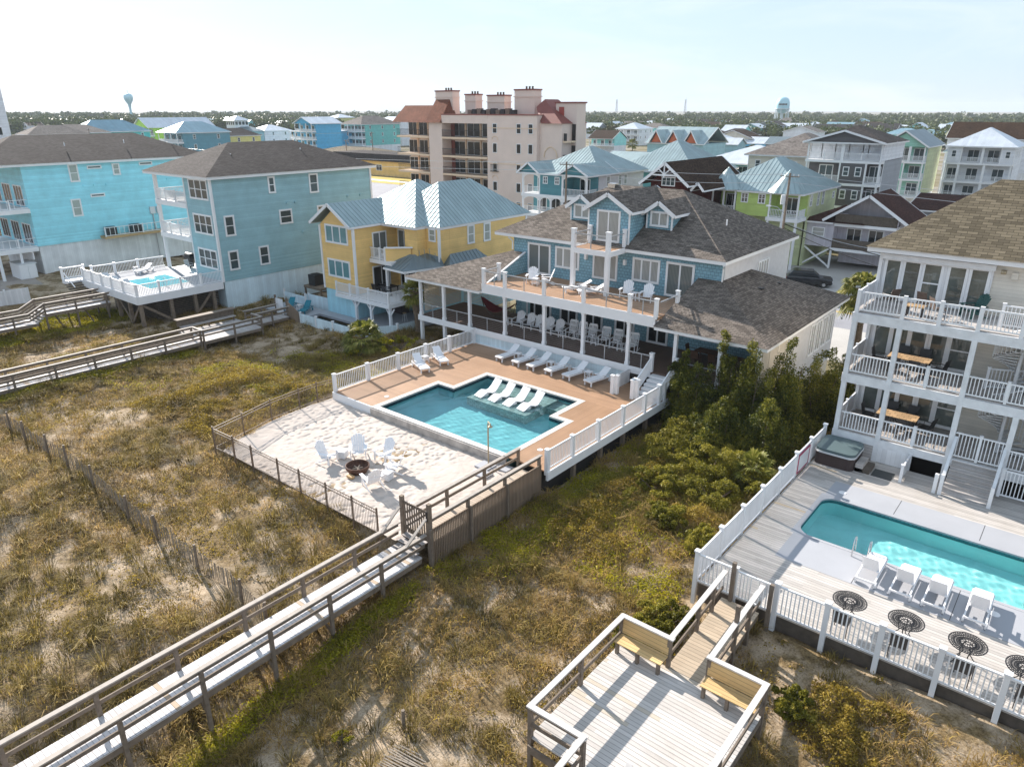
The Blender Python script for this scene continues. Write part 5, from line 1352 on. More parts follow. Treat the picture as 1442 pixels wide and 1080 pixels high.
# ------------------------------------------------------------------ timber boardwalks
def deckstrip(t, x0, x1, y0, y1, z, mat='wood_w', name='deck_boards', th=.05, joist=.22, z2=None):
    z2 = z if z2 is None else z2
    m = MB()
    m.slab([(x0, y0, z), (x1, y0, z), (x1, y1, z2), (x0, y1, z2)], (0, 0, -th)); m.build(name, M[mat], t)
    for x in (x0 + .04, x1 - .04): MB().bar((x, y0 + .02, z - th - joist / 2), (x, y1 - .02, z2 - th - joist / 2), .06, joist - .006).build('joist', M['wood_post'], t)
def woodrail(t, pts, z, h=.87, posts=(), mid=(.45,), base=None, capw=.165, off=0, pmat='wood_rail', cap='wood_cap'):
    """handrail through xy points at deck height z (or list), posts at given xy with ground"""
    zz = z if isinstance(z, (list, tuple)) else [z] * len(pts)
    c = MB(); m_ = MB()
    for i in range(len(pts) - 1):
        a, b = Vector((*pts[i], zz[i])), Vector((*pts[i + 1], zz[i + 1])); up = Vector((0, 0, 1)); d = (b - a).normalized() * (capw / 2)
        c.bar(a + up * h - d * (1 if i == 0 else -.05), b + up * h + d, capw, .045)
        m_.bar(a + up * (h - .1), b + up * (h - .1), .045, .12)
        for k in mid: m_.bar(a + up * k, b + up * k, .045, .13)
    c.build('handrail_cap', M[cap], t); m_.build('rail', M['wood_rail'], t)
    for p in posts:
        x, y, zt = p[0], p[1], p[2]
        zb_ = base if base is not None else gz(x, y) - .2
        MB().box(x - .06, y - .06, zb_, x + .06, y + .06, zt).build('post', M[pmat], t)
def long_boardwalk():
    t = thing('boardwalk', 'long weathered timber boardwalk running from the lower left corner to the sand court gate', 'boardwalk', (-18.4, 9, -1.2))
    x0, x1, z = -19.2, -17.7, -.27
    deckstrip(t, x0, x1, -6, 16.05, z, 'wood_long')
    ys = [-5.0, -2.3, .05, 2.4, 4.75, 7.08, 9.4, 11.7, 14.0]
    woodrail(t, [(x1, -6), (x1, 16.2)], z, .9, [(x1 + .02, y, z + .86) for y in ys])
    woodrail(t, [(x0, -6), (x0, 16.2)], z, .9, [(x0 - .02, y, z + .86) for y in ys])
    br = MB()
    for y in (7.08, 9.4, 11.7): br.bar((x1, y + .02, -1.2), (x1 - .9, y + .02, -.5), .05, .12)
    br.build('brace', M['wood_post'], t)
    for i in range(3): MB().box(-19.05, 16.07 + i * .0 + i * .24 - .3, -.27 + .1 + i * .13, -17.85, 16.35 + i * .24 - .3, -.27 + .14 + i * .13).build('step', M['wood_w'], t)
    return t
M['wood_long'] = planks('boardwalk_cross_boards', (.62, .60, .60), .145, 1, .14, .75, .28, 6, stain=(.93, (.42, .33, .24)))
long_boardwalk()
def court_walk():
    t = thing('walkway', 'raised timber walkway with a brown slatted side from the court gate to the pool deck', 'walkway', (-18.4, 20, -.6))
    x0, x1, z = -19.1, -17.65, .16
    deckstrip(t, x0, x1, 16.65, 23.6, z, 'wood_walk')
    woodrail(t, [(x0, 16.6), (x0, 23.75)], z, .92, [(x0, y, 1.03) for y in (18.9, 21.3, 23.72)])
    woodrail(t, [(x1, 16.6), (x1, 23.5)], z, 1.1, [(x1, y, 1.2) for y in (18.65, 21.0, 23.43)], mid=())
    s = MB(); n = 74
    for i in range(n):
        y = 16.45 + (23.45 - 16.45) * i / (n - 1); s.box(-17.58, y - .02, gz(-17.5, y) + .02, -17.54, y + .026, .84)
    s.bar((-17.61, 16.4, .76), (-17.61, 23.5, .76), .045, .1); s.bar((-17.61, 16.4, -.3), (-17.61, 23.5, -.3), .045, .1)
    s.build('slat_screen', M['slat'], t)
    for y in (16.35, 18.65, 21.0): MB().box(-17.53, y - .05, -.9, -17.43, y + .05, .9).build('post', M['wood_rail'], t)
    return t
M['wood_walk'] = planks('walkway_boards', (.46, .38, .30), .145, 1, .12, .75, .25, 6)
court_walk()
g = thing('gate', 'brown timber picket gate with tall posts at the top of the boardwalk steps', 'gate', (-18.4, 16.45, -.3))
for x in (-19.15, -17.62): MB().box(x - .075, 16.37, -.9, x + .075, 16.52, 1.78 if x < -18 else 1.95).build('post', M['wood_post'], g)
m = MB()
for i in range(10): x = -18.98 + i * .133; m.box(x - .03, 16.42, .22, x + .03, 16.45, 1.6)
m.bar((-19.07, 16.47, 1.5), (-17.72, 16.47, 1.5), .03, .1); m.bar((-19.07, 16.47, .36), (-17.72, 16.47, .36), .03, .1); m.bar((-19.0, 16.47, .42), (-17.8, 16.47, 1.42), .03, .08)
m.build('picket_panel', M['wood_rail'], g)
MB().box(-17.72, 16.34, 1.2, -17.64, 16.37, 1.62).build('latch', M['black_metal'], g)
MB().bar((-17.66, 16.3, 1.35), (-17.66, 15.2, .62), .12, .05).build('sloping_handrail', M['wood_cap'], g); MB().bar((-19.14, 16.3, 1.35), (-19.14, 15.3, .62), .12, .05).build('sloping_handrail', M['wood_cap'], g)

# bench platform in the lower right
M['wood_pale'] = plain('pale_cap_boards', (.56, .53, .50), .7, .12, 5)
def bench_platform():
    t = thing('platform', 'timber platform with two built-in golden benches at the bottom of the photo', 'platform', (-6.7, 14, -1))
    z = .15
    deckstrip(t, -9.0, -4.4, 11.7, 16.4, z, 'wood_plat', joist=.26); deckstrip(t, -7.25, -4.4, 10.2, 11.698, z, 'wood_plat', joist=.26)
    deckstrip(t, -7.35, -6.05, 16.41, 20.25, z, 'wood_ramp', z2=.42)
    MB().box(-9.02, 11.67, -.12, -8.95, 16.4, .09).build('rim_board', M['wood_rail'], t); MB().box(-4.45, 10.2, -.12, -4.38, 16.4, .09).build('rim_board', M['wood_rail'], t)
    MB().box(-9.0, 11.6, -.35, -7.3, 11.66, -.1).build('rim_board', M['wood_rail'], t)
    H = z + 1.05
    for a, b_, nm in (((-8.95, 16.38), (-7.33, 16.38), 0), ((-6.07, 16.38), (-4.45, 16.38), 1)):
        bk = MB(); bk.slab([(a[0], a[1] - .02, z + .5), (b_[0], b_[1] - .02, z + .5), (b_[0], b_[1] + .02, H - .03), (a[0], a[1] + .02, H - .03)], (0, -.04, 0)); o = bk.build('bench_back', M['wood_bench'], t)
        st = MB(); st.slab([(a[0], a[1] - .52, z + .45), (b_[0], b_[1] - .52, z + .45), (b_[0], b_[1] - .04, z + .45), (a[0], a[1] - .04, z + .45)], (0, 0, -.04)); st.build('bench_seat', M['wood_bench'], t)
        for x in (a[0] + .1, (a[0] + b_[0]) / 2, b_[0] - .1): MB().box(x - .045, a[1] - .5, z, x + .045, a[1] - .38, z + .4).build('bench_leg', M['wood_rail'], t)
    gb = -1.6
    woodrail(t, [(-8.98, 11.7), (-8.98, 16.4)], z, 1.05, [(-8.98, y, H - .03) for y in (11.72, 14.1, 16.38)], base=gb, cap='wood_pale')
    woodrail(t, [(-8.95, 16.42), (-7.3, 16.42)], z, 1.054, [(-7.33, 16.4, H - .03)], mid=(), base=gb, cap='wood_pale')
    woodrail(t, [(-6.08, 16.42), (-4.42, 16.42)], z, 1.054, [(-6.06, 16.4, H - .03), (-4.42, 16.4, H - .03)], mid=(), base=gb, cap='wood_pale')
    woodrail(t, [(-4.42, 10.3), (-4.42, 16.4)], z, 1.05, [(-4.42, y, H - .03) for y in (10.4, 13.4)], base=gb, cap='wood_pale')
    woodrail(t, [(-8.98, 11.7), (-7.3, 11.75)], z, 1.055, [(-7.32, 11.75, H - .1)], base=gb, cap='wood_pale')
    woodrail(t, [(-7.32, 11.7), (-7.6, 9.8)], [z, -.6], 1.065, [(-7.6, 9.9, .3)], base=gb, cap='wood_pale')
    woodrail(t, [(-6.0, 11.75), (-5.7, 9.9)], [z, -.6], 1.0, [(-6.0, 11.75, H - .05)], base=gb, cap='wood_pale')
    woodrail(t, [(-7.33, 16.5), (-7.33, 20.2)], [z, .42], 1.062, [(-7.33, 18.3, 1.25), (-7.33, 19.4, 1.35), (-7.05, 20.25, 1.95)], base=-.6, cap='wood_pale')
    woodrail(t, [(-6.05, 16.5), (-6.05, 20.2)], [z, .42], 1.062, [(-6.05, 18.2, 1.95), (-6.05, 19.3, 1.3), (-5.75, 20.22, 1.7)], base=-.6, cap='wood_pale')
    return t
M['wood_ramp'] = planks('tan_ramp_boards', (.46, .37, .27), .145, 1, .14, .75, .25, 4)
bench_platform()

# boardwalks on the left
def left_boardwalk():
    t = thing('boardwalk', 'weathered timber boardwalk with a square viewing deck in front of the yellow house', 'boardwalk', (-51.3, 18, -1))
    x0, x1, z = -51.9, -50.6, -.28
    deckstrip(t, x0, x1, -2, 25.0, z, 'wood_long')
    ys = [3.0, 5.4, 7.8, 10.2, 12.6, 15.0, 17.4, 19.8, 22.2, 24.9]
    woodrail(t, [(x1, -2), (x1, 25)], z, .88, [(x1, y, z + .85) for y in ys], mid=(.25, .5))
    woodrail(t, [(x0, -2), (x0, 25)], z, .88, [(x0, y, z + .85) for y in ys], mid=(.25, .5))
    deckstrip(t, -54.4, -50.45, 25.05, 30.0, z, 'wood_w')
    deckstrip(t, -53.0, -51.5, 30.01, 33.2, z, 'wood_w')
    woodrail(t, [(-50.45, 25.0), (-50.45, 30.0)], z, .88, [(-50.45, y, z + .9) for y in (25.05, 27.6, 29.95)])
    woodrail(t, [(-51.8, 25.02), (-50.45, 25.02)], z, .884, []); woodrail(t, [(-51.85, 30.0), (-50.45, 30.0)], z, .884, [(-51.85, 30, z + .9)])
    woodrail(t, [(-51.5, 30), (-51.5, 33.2)], z, .88, [(-51.5, 31.6, z + .9)]); woodrail(t, [(-53.0, 30), (-53.0, 33.0)], z, .88, [(-53, 31.6, z + .9), (-53, 30.1, z + .9)])
    MB().box(-54.5, 25.1, .1, -54.42, 29.9, .62).build('bench_back', M['wood_rail'], t)
    MB().box(-54.75, 25.0, .6, -54.15, 30.0, .68).build('bench_cap', M['wood_rail'], t)
    MB().box(-54.4, 25.2, .05, -53.95, 29.8, .12).build('bench_seat', M['wood_w'], t)
    for y in (25.3, 27.5, 29.7): MB().box(-54.2, y - .05, -1.1, -54.1, y + .05, .05).build('post', M['wood_post'], t)
    return t
left_boardwalk()
def far_boardwalk():
    t = thing('boardwalk', 'weathered timber boardwalk on tall posts leading to the raised pool deck stairs', 'boardwalk', (-65, 17, -.8))
    x0, x1 = -66.0, -63.9
    deckstrip(t, x0, x1, 19.2, 24.2, .75, 'wood_long'); deckstrip(t, x0, x1, -2, 18.6, .15, 'wood_long')
    for i in range(3): MB().box(x0, 18.55 + i * .2, .2 + i * .16, x1, 18.8 + i * .2, .26 + i * .16).build('step', M['wood_w'], t)
    for x in (x0, x1):
        woodrail(t, [(x, 19.2), (x, 24.2)], .75, .85, [(x, y, 1.55) for y in (19.2, 21.5, 23.9)], mid=(.25, .5))
        woodrail(t, [(x, -2), (x, 18.0), (x, 19.2)], [.15, .15, .75], .85, [(x, y, .95) for y in (5, 7.4, 9.7, 12.1, 14.5, 16.9)], mid=(.25, .5))
    b = MB()
    for y in (20.3, 22.6): b.bar((x1, y, -.6), (x0, y, .5), .06, .16)
    b.build('brace', M['wood_post'], t)
far_boardwalk()

# sand fence of thin slats along the dunes
def sand_fence():
    t = thing('sand_fence', 'sagging grey slat sand fence running across the dunes on the left', 'fence', (-33, 10.4, -.6))
    px_ = [-47.0, -44.6, -42.3, -39.1, -36.6, -33.7, -30.3, -27.6, -24.3, -21.2, -19.7]
    r = random.Random(4)
    for i, x in enumerate(px_):
        z = gz(x, 10.4); MB().tube([(x, 10.4, z - .2), (x + r.uniform(-.05, .05), 10.4 + r.uniform(-.04, .04), z + 1.25)], .055, 7).build('post', M['wood_rail'], t)
        if i + 1 < len(px_):
            q = px_[i + 1]; n = int((q - x) / .085); m = MB()
            for k in range(n):
                f = k / n; xx = x + (q - x) * f; yy = 10.43 + .12 * math.sin(f * math.pi) * r.uniform(.6, 1); zz = gz(xx, yy)
                hgt = 1.02 - .18 * math.sin(f * math.pi) + r.uniform(-.06, .03)
                m.bar((xx, yy, zz + .02), (xx + r.uniform(-.05, .05), yy + r.uniform(-.03, .03), zz + hgt), .038, .009)
            m.build('slat_panel', M['slat_old'], t)
M['slat_old'] = plain('old_grey_slats', (.24, .205, .165), .9, .25, 3)
sand_fence()
for x, y, h, lab in ((-10.85, 9.0, .85, 'short lone timber stake in the grass between the boardwalk and the bench platform'), (-12.9, 10.6, .8, 'short lone stake beside the long boardwalk shadow')):
    tag(MB().tube([(x, y, gz(x, y) - .2), (x + .02, y, gz(x, y) + h)], .055, 8).build('stake', M['wood_rail'], None), lab, 'stake')
m = MB(); r_ = random.Random(2)
for i in range(34):
    y = 7.6 + i * .075; m.bar((-12.6 + r_.uniform(-.1, .1), y, gz(-12.3, y) + .1), (-11.6 + r_.uniform(-.15, .15), y + r_.uniform(.1, .2), gz(-11.6, y) + .1), .04, .012)
tag(m.build('fallen_fence', M['slat_old'], None), 'fallen slat fence panel lying flat in the dry grass near the lone stake', 'fence')

# ================================================================== pool deck of the house at the right
def right_deck():
    t = thing('pool_deck', 'grey deck of weathered boards and concrete around the long aqua pool', 'deck', (-2, 27, -.6)); z = .45
    d = MB(); d.box(-8.35, 20.5, z - .05, -6.85, 34.35, z); d.box(-6.849, 31.2, z - .05, 9, 34.35, z); d.box(-6.849, 20.5, z - .05, 9, 23.8, z); d.build('deck_boards', M['wood_mix'], t)
    c = MB(); c.box(-6.849, 23.801, z - .05, 9, 25.80, z + .004); c.box(-6.849, 29.75, z - .05, 9, 31.199, z + .004); c.box(-6.849, 25.801, z - .05, -6.99, 29.749, z + .004); c.build('concrete_deck', M['concrete'], t)
    MB().box(-8.3, 20.55, -.35, 9, 20.62, .38).build('deck_rim', M['wood_dark'], t); MB().box(-8.4, 20.6, -.2, -8.3, 34.3, .38).build('deck_rim', M['wood_dark'], t)
    j = MB()
    for x in (-4.15, -1.1, 2.0): j.box(x - .012, 23.81, z + .003, x + .012, 25.79, z + .006); j.box(x - .012, 29.76, z + .003, x + .012, 31.19, z + .006)
    j.build('concrete_joint', M['asphalt'], t)
    for x, y in ((.0, 25.1), (-6.3, 30.3), (2.2, 30.6)): MB().lathe((x, y, z + .004), [(0, .012), (.15, .012), (.16, 0)], 14).build('skimmer_lid', M['plastic'], t)
    return t
right_deck()
def aqua_pool():
    t = thing('pool', 'long aqua swimming pool with rounded corners and curved steps', 'pool', (-2, 27.8, -1.4))
    def rr(x0, x1, y0, y1, r, k=7):
        o = []
        for cx_, cy_, a0 in ((x1 - r, y0 + r, -90), (x1 - r, y1 - r, 0), (x0 + r, y1 - r, 90), (x0 + r, y0 + r, 180)):
            for i in range(k + 1): a = math.radians(a0 + 90 * i / k); o.append((cx_ + r * math.cos(a), cy_ + r * math.sin(a)))
        return o
    out = rr(-6.985, 3.0, 25.805, 29.745, .75); inn = rr(-6.8, 2.8, 25.98, 29.55, .6)
    n = len(out); c = MB(); b = MB(); tl = MB()
    sq = [(3.0, 25.8), (3.0, 29.75), (-6.99, 29.75), (-6.99, 25.8)]
    for i in range(n):
        j = (i + 1) % n; c.quad((*out[i], .458), (*out[j], .458), (*inn[j], .445), (*inn[i], .445)); c.quad((*inn[i], .445), (*inn[j], .445), (*inn[j], .38), (*inn[i], .38))
        tl.quad((*inn[i], .38), (*inn[j], .38), (*inn[j], .2), (*inn[i], .2)); b.quad((*inn[i], .2), (*inn[j], .2), (*inn[j], -1.0), (*inn[i], -1.0))
    k = 8
    for q in range(4):
        for i in range(k - 1): c.quad((*sq[q], .452), (*out[q * k + i + 1], .458), (*out[q * k + i], .458))
    b.quad(*[(*p, -1.0) for p in inn])
    c.build('coping', M['concrete'], t); receiver(tl.build('tile_band', M['tile_teal'], t)); receiver(b.build('basin', M['pool_aqua'], t))
    st = MB()
    for i in range(3):
        pts = [(2.79, 29.4)] + [(2.79 - (1.0 + .42 * i) * math.sin(a) - .3, 27.7 + (1.0 + .42 * i) * 1.1 * math.cos(a)) for a in np.linspace(.15, math.pi - .15, 10)] + [(2.79, 26.1)]
        st.prism(pts, -1.1, .02 - .28 * i)
    receiver(st.build('pool_step', M['pool_step'], t))
    water_sheet(t, inn, .28, 'water_aqua', 9, .06, .6)
    for x in (-4.62, -4.1):
        MB().tube([(x, 25.55, .45), (x, 25.6, 1.0), (x, 25.75, 1.18), (x, 25.95, 1.1), (x, 26.05, .5), (x, 26.08, -.4)], .026, 8).build('ladder_rail', M['steel'], t)
    MB().tube([(.9, 29.7, .45), (.9, 29.6, 1.1), (1.0, 29.2, 1.15), (1.2, 28.9, .3)], .028, 8).build('grab_rail', M['steel'], t)
    return t
M['tile_teal'] = shingle('teal_waterline_tile', (.05, .22, .24), .15, .15, .2, .3)
M['pool_step'] = plain('pale_pool_step', (.55, .80, .80), .7, .04, 1)
aqua_pool()
# fences round the right deck
f = thing('vinyl_fence', 'white vinyl privacy fence along the left side of the grey pool deck', 'fence', (-8.45, 27, 0))
for i in range(8):
    y0 = 20.45 + i * 1.98; y1 = y0 + 1.98
    b = MB().box(-8.51, y0 - .07, -.45, -8.37, y0 + .07, 1.68); b.box(-8.54, y0 - .1, 1.68, -8.34, y0 + .1, 1.74); b.build('post', M['white'], f)
    if i < 7:
        m = MB(); n = 17
        for k in range(n): y = y0 + .1 + (y1 - y0 - .2) * (k + .5) / n; m.box(-8.455, y - .027, .5, -8.425, y + .027, 1.52)
        m.box(-8.47, y0 + .07, 1.5, -8.41, y1 - .07, 1.6); m.box(-8.47, y0 + .07, .42, -8.41, y1 - .07, .52); m.build('panel', M['vinyl'], f)
sg = thing('sign', 'red framed notice hanging inside the white vinyl fence near the hot tub', 'sign', (-8.38, 31.2, .6))
MB().box(-8.405, 30.55, .6, -8.375, 31.95, 1.45).build('board', M['white'], sg); q = MB()
for a in ((30.5, .55, 32.0, .62), (30.5, 1.43, 32.0, 1.5), (30.5, .62, 30.57, 1.43), (31.93, .62, 32.0, 1.43)): q.box(-8.41, a[0], a[1], -8.365, a[2], a[3])
q.build('frame', M['sign_red'] if 'sign_red' in M else M.setdefault('sign_red', plain('magenta_sign_frame', (.35, .02, .08), .5, .1, 2)), sg)
f = thing('railing', 'white picket railing with a double gate at the head of the timber ramp', 'railing', (-7, 20.4, 0))
railing(f, (-8.35, 20.42), (-7.0, 20.42), .45, 1.18, posts=[.99], pw=.12, gap=.125, sub=False, pz=.3, endposts=True, name='panel')
for a, b_ in ((-6.95, -6.38), (-6.34, -5.8)): railing(f, (a, 20.42), (b_, 20.42), .45, 1.12, posts=[], gap=.11, name='gate_leaf')
f = thing('railing', 'long white picket railing along the front edge of the grey pool deck', 'railing', (-2, 20.4, 0))
pts = [-5.62 + 1.57 * i for i in range(10)]
for i, x in enumerate(pts):
    b = MB().box(x - .075, 20.33, -.2, x + .075, 20.48, 1.68); b.box(x - .1, 20.3, 1.68, x + .1, 20.51, 1.75); b.build('post', M['white'], f)
    if i < 9: railing(f, (x + .08, 20.41), (pts[i + 1] - .08, 20.41), .47, 1.16, posts=[], gap=.125, sub=False, name='panel')
# hot tub, steps, mat
h = thing('hot_tub', 'brown hot tub with a grey green cover under the first balcony', 'hot tub', (-7.45, 33.4, .45))
def rrect(x0, x1, y0, y1, r, k=5):
    o = []
    for cx_, cy_, a0 in ((x1 - r, y0 + r, -90), (x1 - r, y1 - r, 0), (x0 + r, y1 - r, 90), (x0 + r, y0 + r, 180)):
        for i in range(k + 1): a = math.radians(a0 + 90 * i / k); o.append((cx_ + r * math.cos(a), cy_ + r * math.sin(a)))
    return o
MB().prism(rrect(-8.28, -6.54, 32.45, 34.25, .3), .45, 1.06).build('cabinet', M['tub_side'], h)
MB().prism(rrect(-8.32, -6.5, 32.4, 34.3, .35), 1.06, 1.14).build('rim', M['grey_plastic'], h)
MB().prism(rrect(-8.29, -6.53, 32.43, 34.27, .33), 1.14, 1.27).build('cover', M['tub_cover'], h)
s = thing('steps', 'two weathered timber steps beside the hot tub', 'steps', (-6.2, 33.2, .45))
for i in range(2):
    x = -6.5 + (1 - i) * .0
    MB().box(-6.5 + .0, 32.75, .45, -6.5 + .62 - i * .3, 33.75, .64 + i * .2).build('tread', M['wood_dark'] if i == 0 else M['wood_w'], s)
tag(MB().box(-5.8, 32.75, .452, -4.95, 33.55, .475).build('floor_mat', M['mat'], None), 'dark rubber mat lying between the hot tub steps and the cellar opening', 'floor mat')

# ================================================================== pool and yard of the yellow house
tr = thing('patio', 'grey patio with a narrow plunge pool in front of the yellow house', 'patio', (-47, 36, -1.2))
MB().box(-56.8, 34.0, -.7, -51.0, 36.85, -.5).build('slab', M['concrete'], tr); MB().box(-51.0, 33.9, -.7, -41.6, 34.3, -.5).build('slab', M['concrete'], tr); MB().box(-51.0, 35.9, -.7, -41.6, 41.5, -.5).build('slab', M['concrete'], tr)
MB().box(-46.0, 34.31, -.7, -41.6, 35.89, -.5).build('slab', M['concrete'], tr); MB().box(-50.95, 34.3, -.9, -46.0, 35.9, -1.0).build('water', M['dark_pool'] if 'dark_pool' in M else M.setdefault('dark_pool', plain('dark_pool_water', (.02, .07, .08), .08, .2, 1)), tr)  # plunge pool water in one dark blue-green colour
f = thing('vinyl_fence', 'white vinyl fence curving around the plunge pool patio of the yellow house', 'fence', (-46, 34.5, -1))
fp = [(-50.4, 33.5), (-48.2, 33.5), (-46.0, 33.5), (-43.9, 33.5), (-42.6, 34.6), (-41.5, 36.3), (-41.3, 38.2)]
for i, p in enumerate(fp):
    b = MB().box(p[0] - .07, p[1] - .07, -1.2, p[0] + .07, p[1] + .07, .2); b.box(p[0] - .1, p[1] - .1, .2, p[0] + .1, p[1] + .1, .27); b.build('post', M['white'], f)
    if i + 1 < len(fp): q = fp[i + 1]; MB().bar((*p, -.5), (*q, -.5), .05, 1.25).build('panel', M['bead_shade'], f)  # white vinyl; blue cast of the shade is in the panel colour
f = thing('vinyl_fence', 'white vinyl fence between the grey blue house and the yellow house', 'fence', (-54, 37.5, -1))
fp = [(-57.6, 36.9), (-54.4, 36.95), (-54.4, 37.3), (-51.3, 37.4)]
for i, p in enumerate(fp):
    MB().box(p[0] - .07, p[1] - .07, -1.2, p[0] + .07, p[1] + .07, .55).build('post', M['white'], f)
    if i + 1 < len(fp): q = fp[i + 1]; MB().bar((*p, -.2), (*q, -.2), .05, 1.3 if i else .9).build('panel', M['bead_shade'], f)  # white panels coloured with the blue of the shade they stand in
f = thing('board_fence', 'short sloping fence of grey boards at the end of the left boardwalk', 'fence', (-51, 33.4, -1))
MB().slab([(-52.0, 33.4, -1.0), (-50.45, 33.45, -1.2), (-50.45, 33.45, .15), (-52.0, 33.4, .95)], (0, .05, 0)).build('panel', M['slat'], f)
MB().box(-52.1, 33.35, -1.2, -51.98, 33.5, 1.15).build('post', M['wood_rail'], f); MB().box(-50.5, 33.4, -1.2, -50.38, 33.55, .3).build('post', M['wood_rail'], f)
g = thing('gate', 'white gate leaf standing open at the end of the left boardwalk', 'gate', (-53.2, 33.3, -.3))
MB().box(-53.3, 33.2, -.25, -52.3, 33.25, 1.05).build('leaf', M['vinyl'], g); MB().box(-53.42, 33.16, -.5, -53.3, 33.3, 1.3).build('post', M['wood_rail'], g)
for x, y, hgt, lab in ((-56.9, 40.0, 1.0, 'black heat pump nearest the dunes between the grey blue and yellow houses'), (-56.2, 42.2, 1.25, 'tall grey heat pump between the grey blue and yellow houses')):
    c = thing('heat_pump', lab, 'heat pump', (x, y, .4)); MB().box(x - .5, y - .5, .45, x + .5, y + .5, .45 + hgt).build('casing', M['black_metal'], c); MB().lathe((x, y, .45 + hgt), [(.42, 0), (.42, .04), (0, .05)], 14).build('fan_grille', M['rubber'], c)
st = thing('equipment_stand', 'brown timber stand carrying the heat pumps between two houses', 'stand', (-56.5, 41, -.9))
MB().box(-57.8, 39.2, .2, -55.2, 43.4, .42).build('platform', M['wood_post'], st)
for x in (-57.7, -55.3):
    for y in (39.3, 43.2): MB().box(x - .07, y - .07, -1.2, x + .07, y + .07, .2).build('leg', M['wood_post'], st)

# ================================================================== furniture
def leaf_slats(mb, p0, p1, q0, q1, n, th, gap=.16):
    """n slats between the edges p0-p1 and q0-q1"""
    p0, p1, q0, q1 = map(Vector, (p0, p1, q0, q1))
    for i in range(n):
        a, b = i / n, (i + 1 - gap) / n
        A, B, C_, D = p0.lerp(p1, a), p0.lerp(p1, b), q0.lerp(q1, b), q0.lerp(q1, a)
        nn = (B - A).cross(D - A).normalized() * th
        mb.slab([A, B, C_, D], nn)
def adirondack(name, label, mat, group=None, cat='chair'):
    t = thing(name, label, cat, (0, 0, 0), group)                # sits facing -Y
    s = MB(); leaf_slats(s, (-.27, -.36, .36), (-.27, .16, .24), (.27, -.36, .36), (.27, .16, .24), 6, .02); s.build('seat', M[mat], t)
    b = MB()
    for i, (x, h) in enumerate(zip((-.24, -.145, -.05, .05, .145, .24), (.74, .82, .87, .87, .82, .74))):
        f = 1.18; b.slab([(x - .044, .12, .22), (x + .044, .12, .22), (x * f + .05, .12 + h * .42, .22 + h * .93), (x * f - .05, .12 + h * .42, .22 + h * .93)], (0, .02, 0))
    b.bar((-.3, .27, .5), (.3, .27, .5), .03, .06); b.build('backrest', M[mat], t)
    for x in (-.36, .36):
        MB().box(x - .08, -.42, .53, x + .08, .34, .555).build('armrest', M[mat], t)
        MB().box(x - .02 * (1 if x > 0 else 1), -.36, 0, x + .02, -.26, .53).build('leg', M[mat], t)
        MB().slab([(x - .02, -.3, .38), (x - .02, -.3, .28), (x - .02, .42, 0), (x - .02, .52, 0)], (.04, 0, 0)).build('leg', M[mat], t)
    return t
def lounger(name, label, mat, group=None, back=.62, wheels=True):
    t = thing(name, label, 'sun lounger', (0, 0, 0), group)      # head at +Y, foot at -Y
    f = MB()
    for x in (-.3, .3): f.box(x - .025, -.92, .27, x + .025, .95, .33)
    f.box(-.3, -.94, .27, .3, -.88, .33); f.box(-.3, .9, .27, .3, .95, .33); f.build('frame', M[mat], t)
    s = MB(); leaf_slats(s, (-.29, -.9, .35), (-.29, .24, .35), (.29, -.9, .35), (.29, .24, .35), 16, -.02, .12)
    s.slab([(-.26, -1.0, .35), (.26, -1.0, .35), (.29, -.9, .35), (-.29, -.9, .35)], (0, 0, -.02)); s.build('seat', M[mat], t)
    b = MB(); leaf_slats(b, (-.29, .24, .35), (-.25, .24 + .8 * math.cos(back), .35 + .8 * math.sin(back)), (.29, .24, .35), (.25, .24 + .8 * math.cos(back), .35 + .8 * math.sin(back)), 9, -.02, .12); b.build('backrest', M[mat], t)
    for x in (-.26, .26):
        MB().box(x - .035, -.86, 0, x + .035, -.78, .28).build('leg', M[mat], t)
        if wheels: MB().tube([(x - .03 + (.06 if x > 0 else -.06), .72, .12), (x + .03 + (.06 if x > 0 else -.06), .72, .12)], .12, 12).build('wheel', M[mat], t)
        else: MB().box(x - .035, .74, 0, x + .035, .82, .28).build('leg', M[mat], t)
        MB().box(x - .03, -.0, .46, x + .03, .45, .49).build('armrest', M[mat], t)
    return t
def wave_lounger(name, label, group=None):
    t = thing(name, label, 'sun lounger', (0, 0, 0), group)
    prof = [(-.85, .10), (-.7, .16), (-.5, .27), (-.3, .33), (-.1, .27), (.08, .20), (.25, .22), (.45, .38), (.65, .60), (.82, .80)]
    m = MB(); n = len(prof)
    for i in range(n - 1):
        (y0, z0), (y1, z1) = prof[i], prof[i + 1]
        m.slab([(-.31, y0, z0), (.31, y0, z0), (.31, y1, z1), (-.31, y1, z1)], (0, 0, -.07))
    receiver(m.build('seat_shell', M['plastic'], t))
    MB().box(-.25, -.6, 0, .25, -.2, .2).build('foot', M['plastic'], t); MB().box(-.22, .3, 0, .22, .42, .24).build('foot', M['plastic'], t)
    for c_ in t.children: c_.cycles.is_caustics_receiver = True
    return t
def side_table(name, label, mat, group=None, s=.42, h=.45):
    t = thing(name, label, 'side table', (0, 0, 0), group); e = s / 2
    m = MB(); leaf_slats(m, (-e, -e, h), (-e, e, h), (e, -e, h), (e, e, h), 5, -.025, .1); m.build('table_top', M[mat], t)
    for x in (-e + .03, e - .03):
        for y in (-e + .03, e - .03): MB().box(x - .025, y - .025, 0, x + .025, y + .025, h - .025).build('leg', M[mat], t)
    q = MB(); q.box(-e + .03, -e + .02, .12, e - .03, -e + .04, .17); q.box(-e + .03, e - .04, .12, e - .03, e - .02, .17); q.build('stretcher', M[mat], t)
    return t
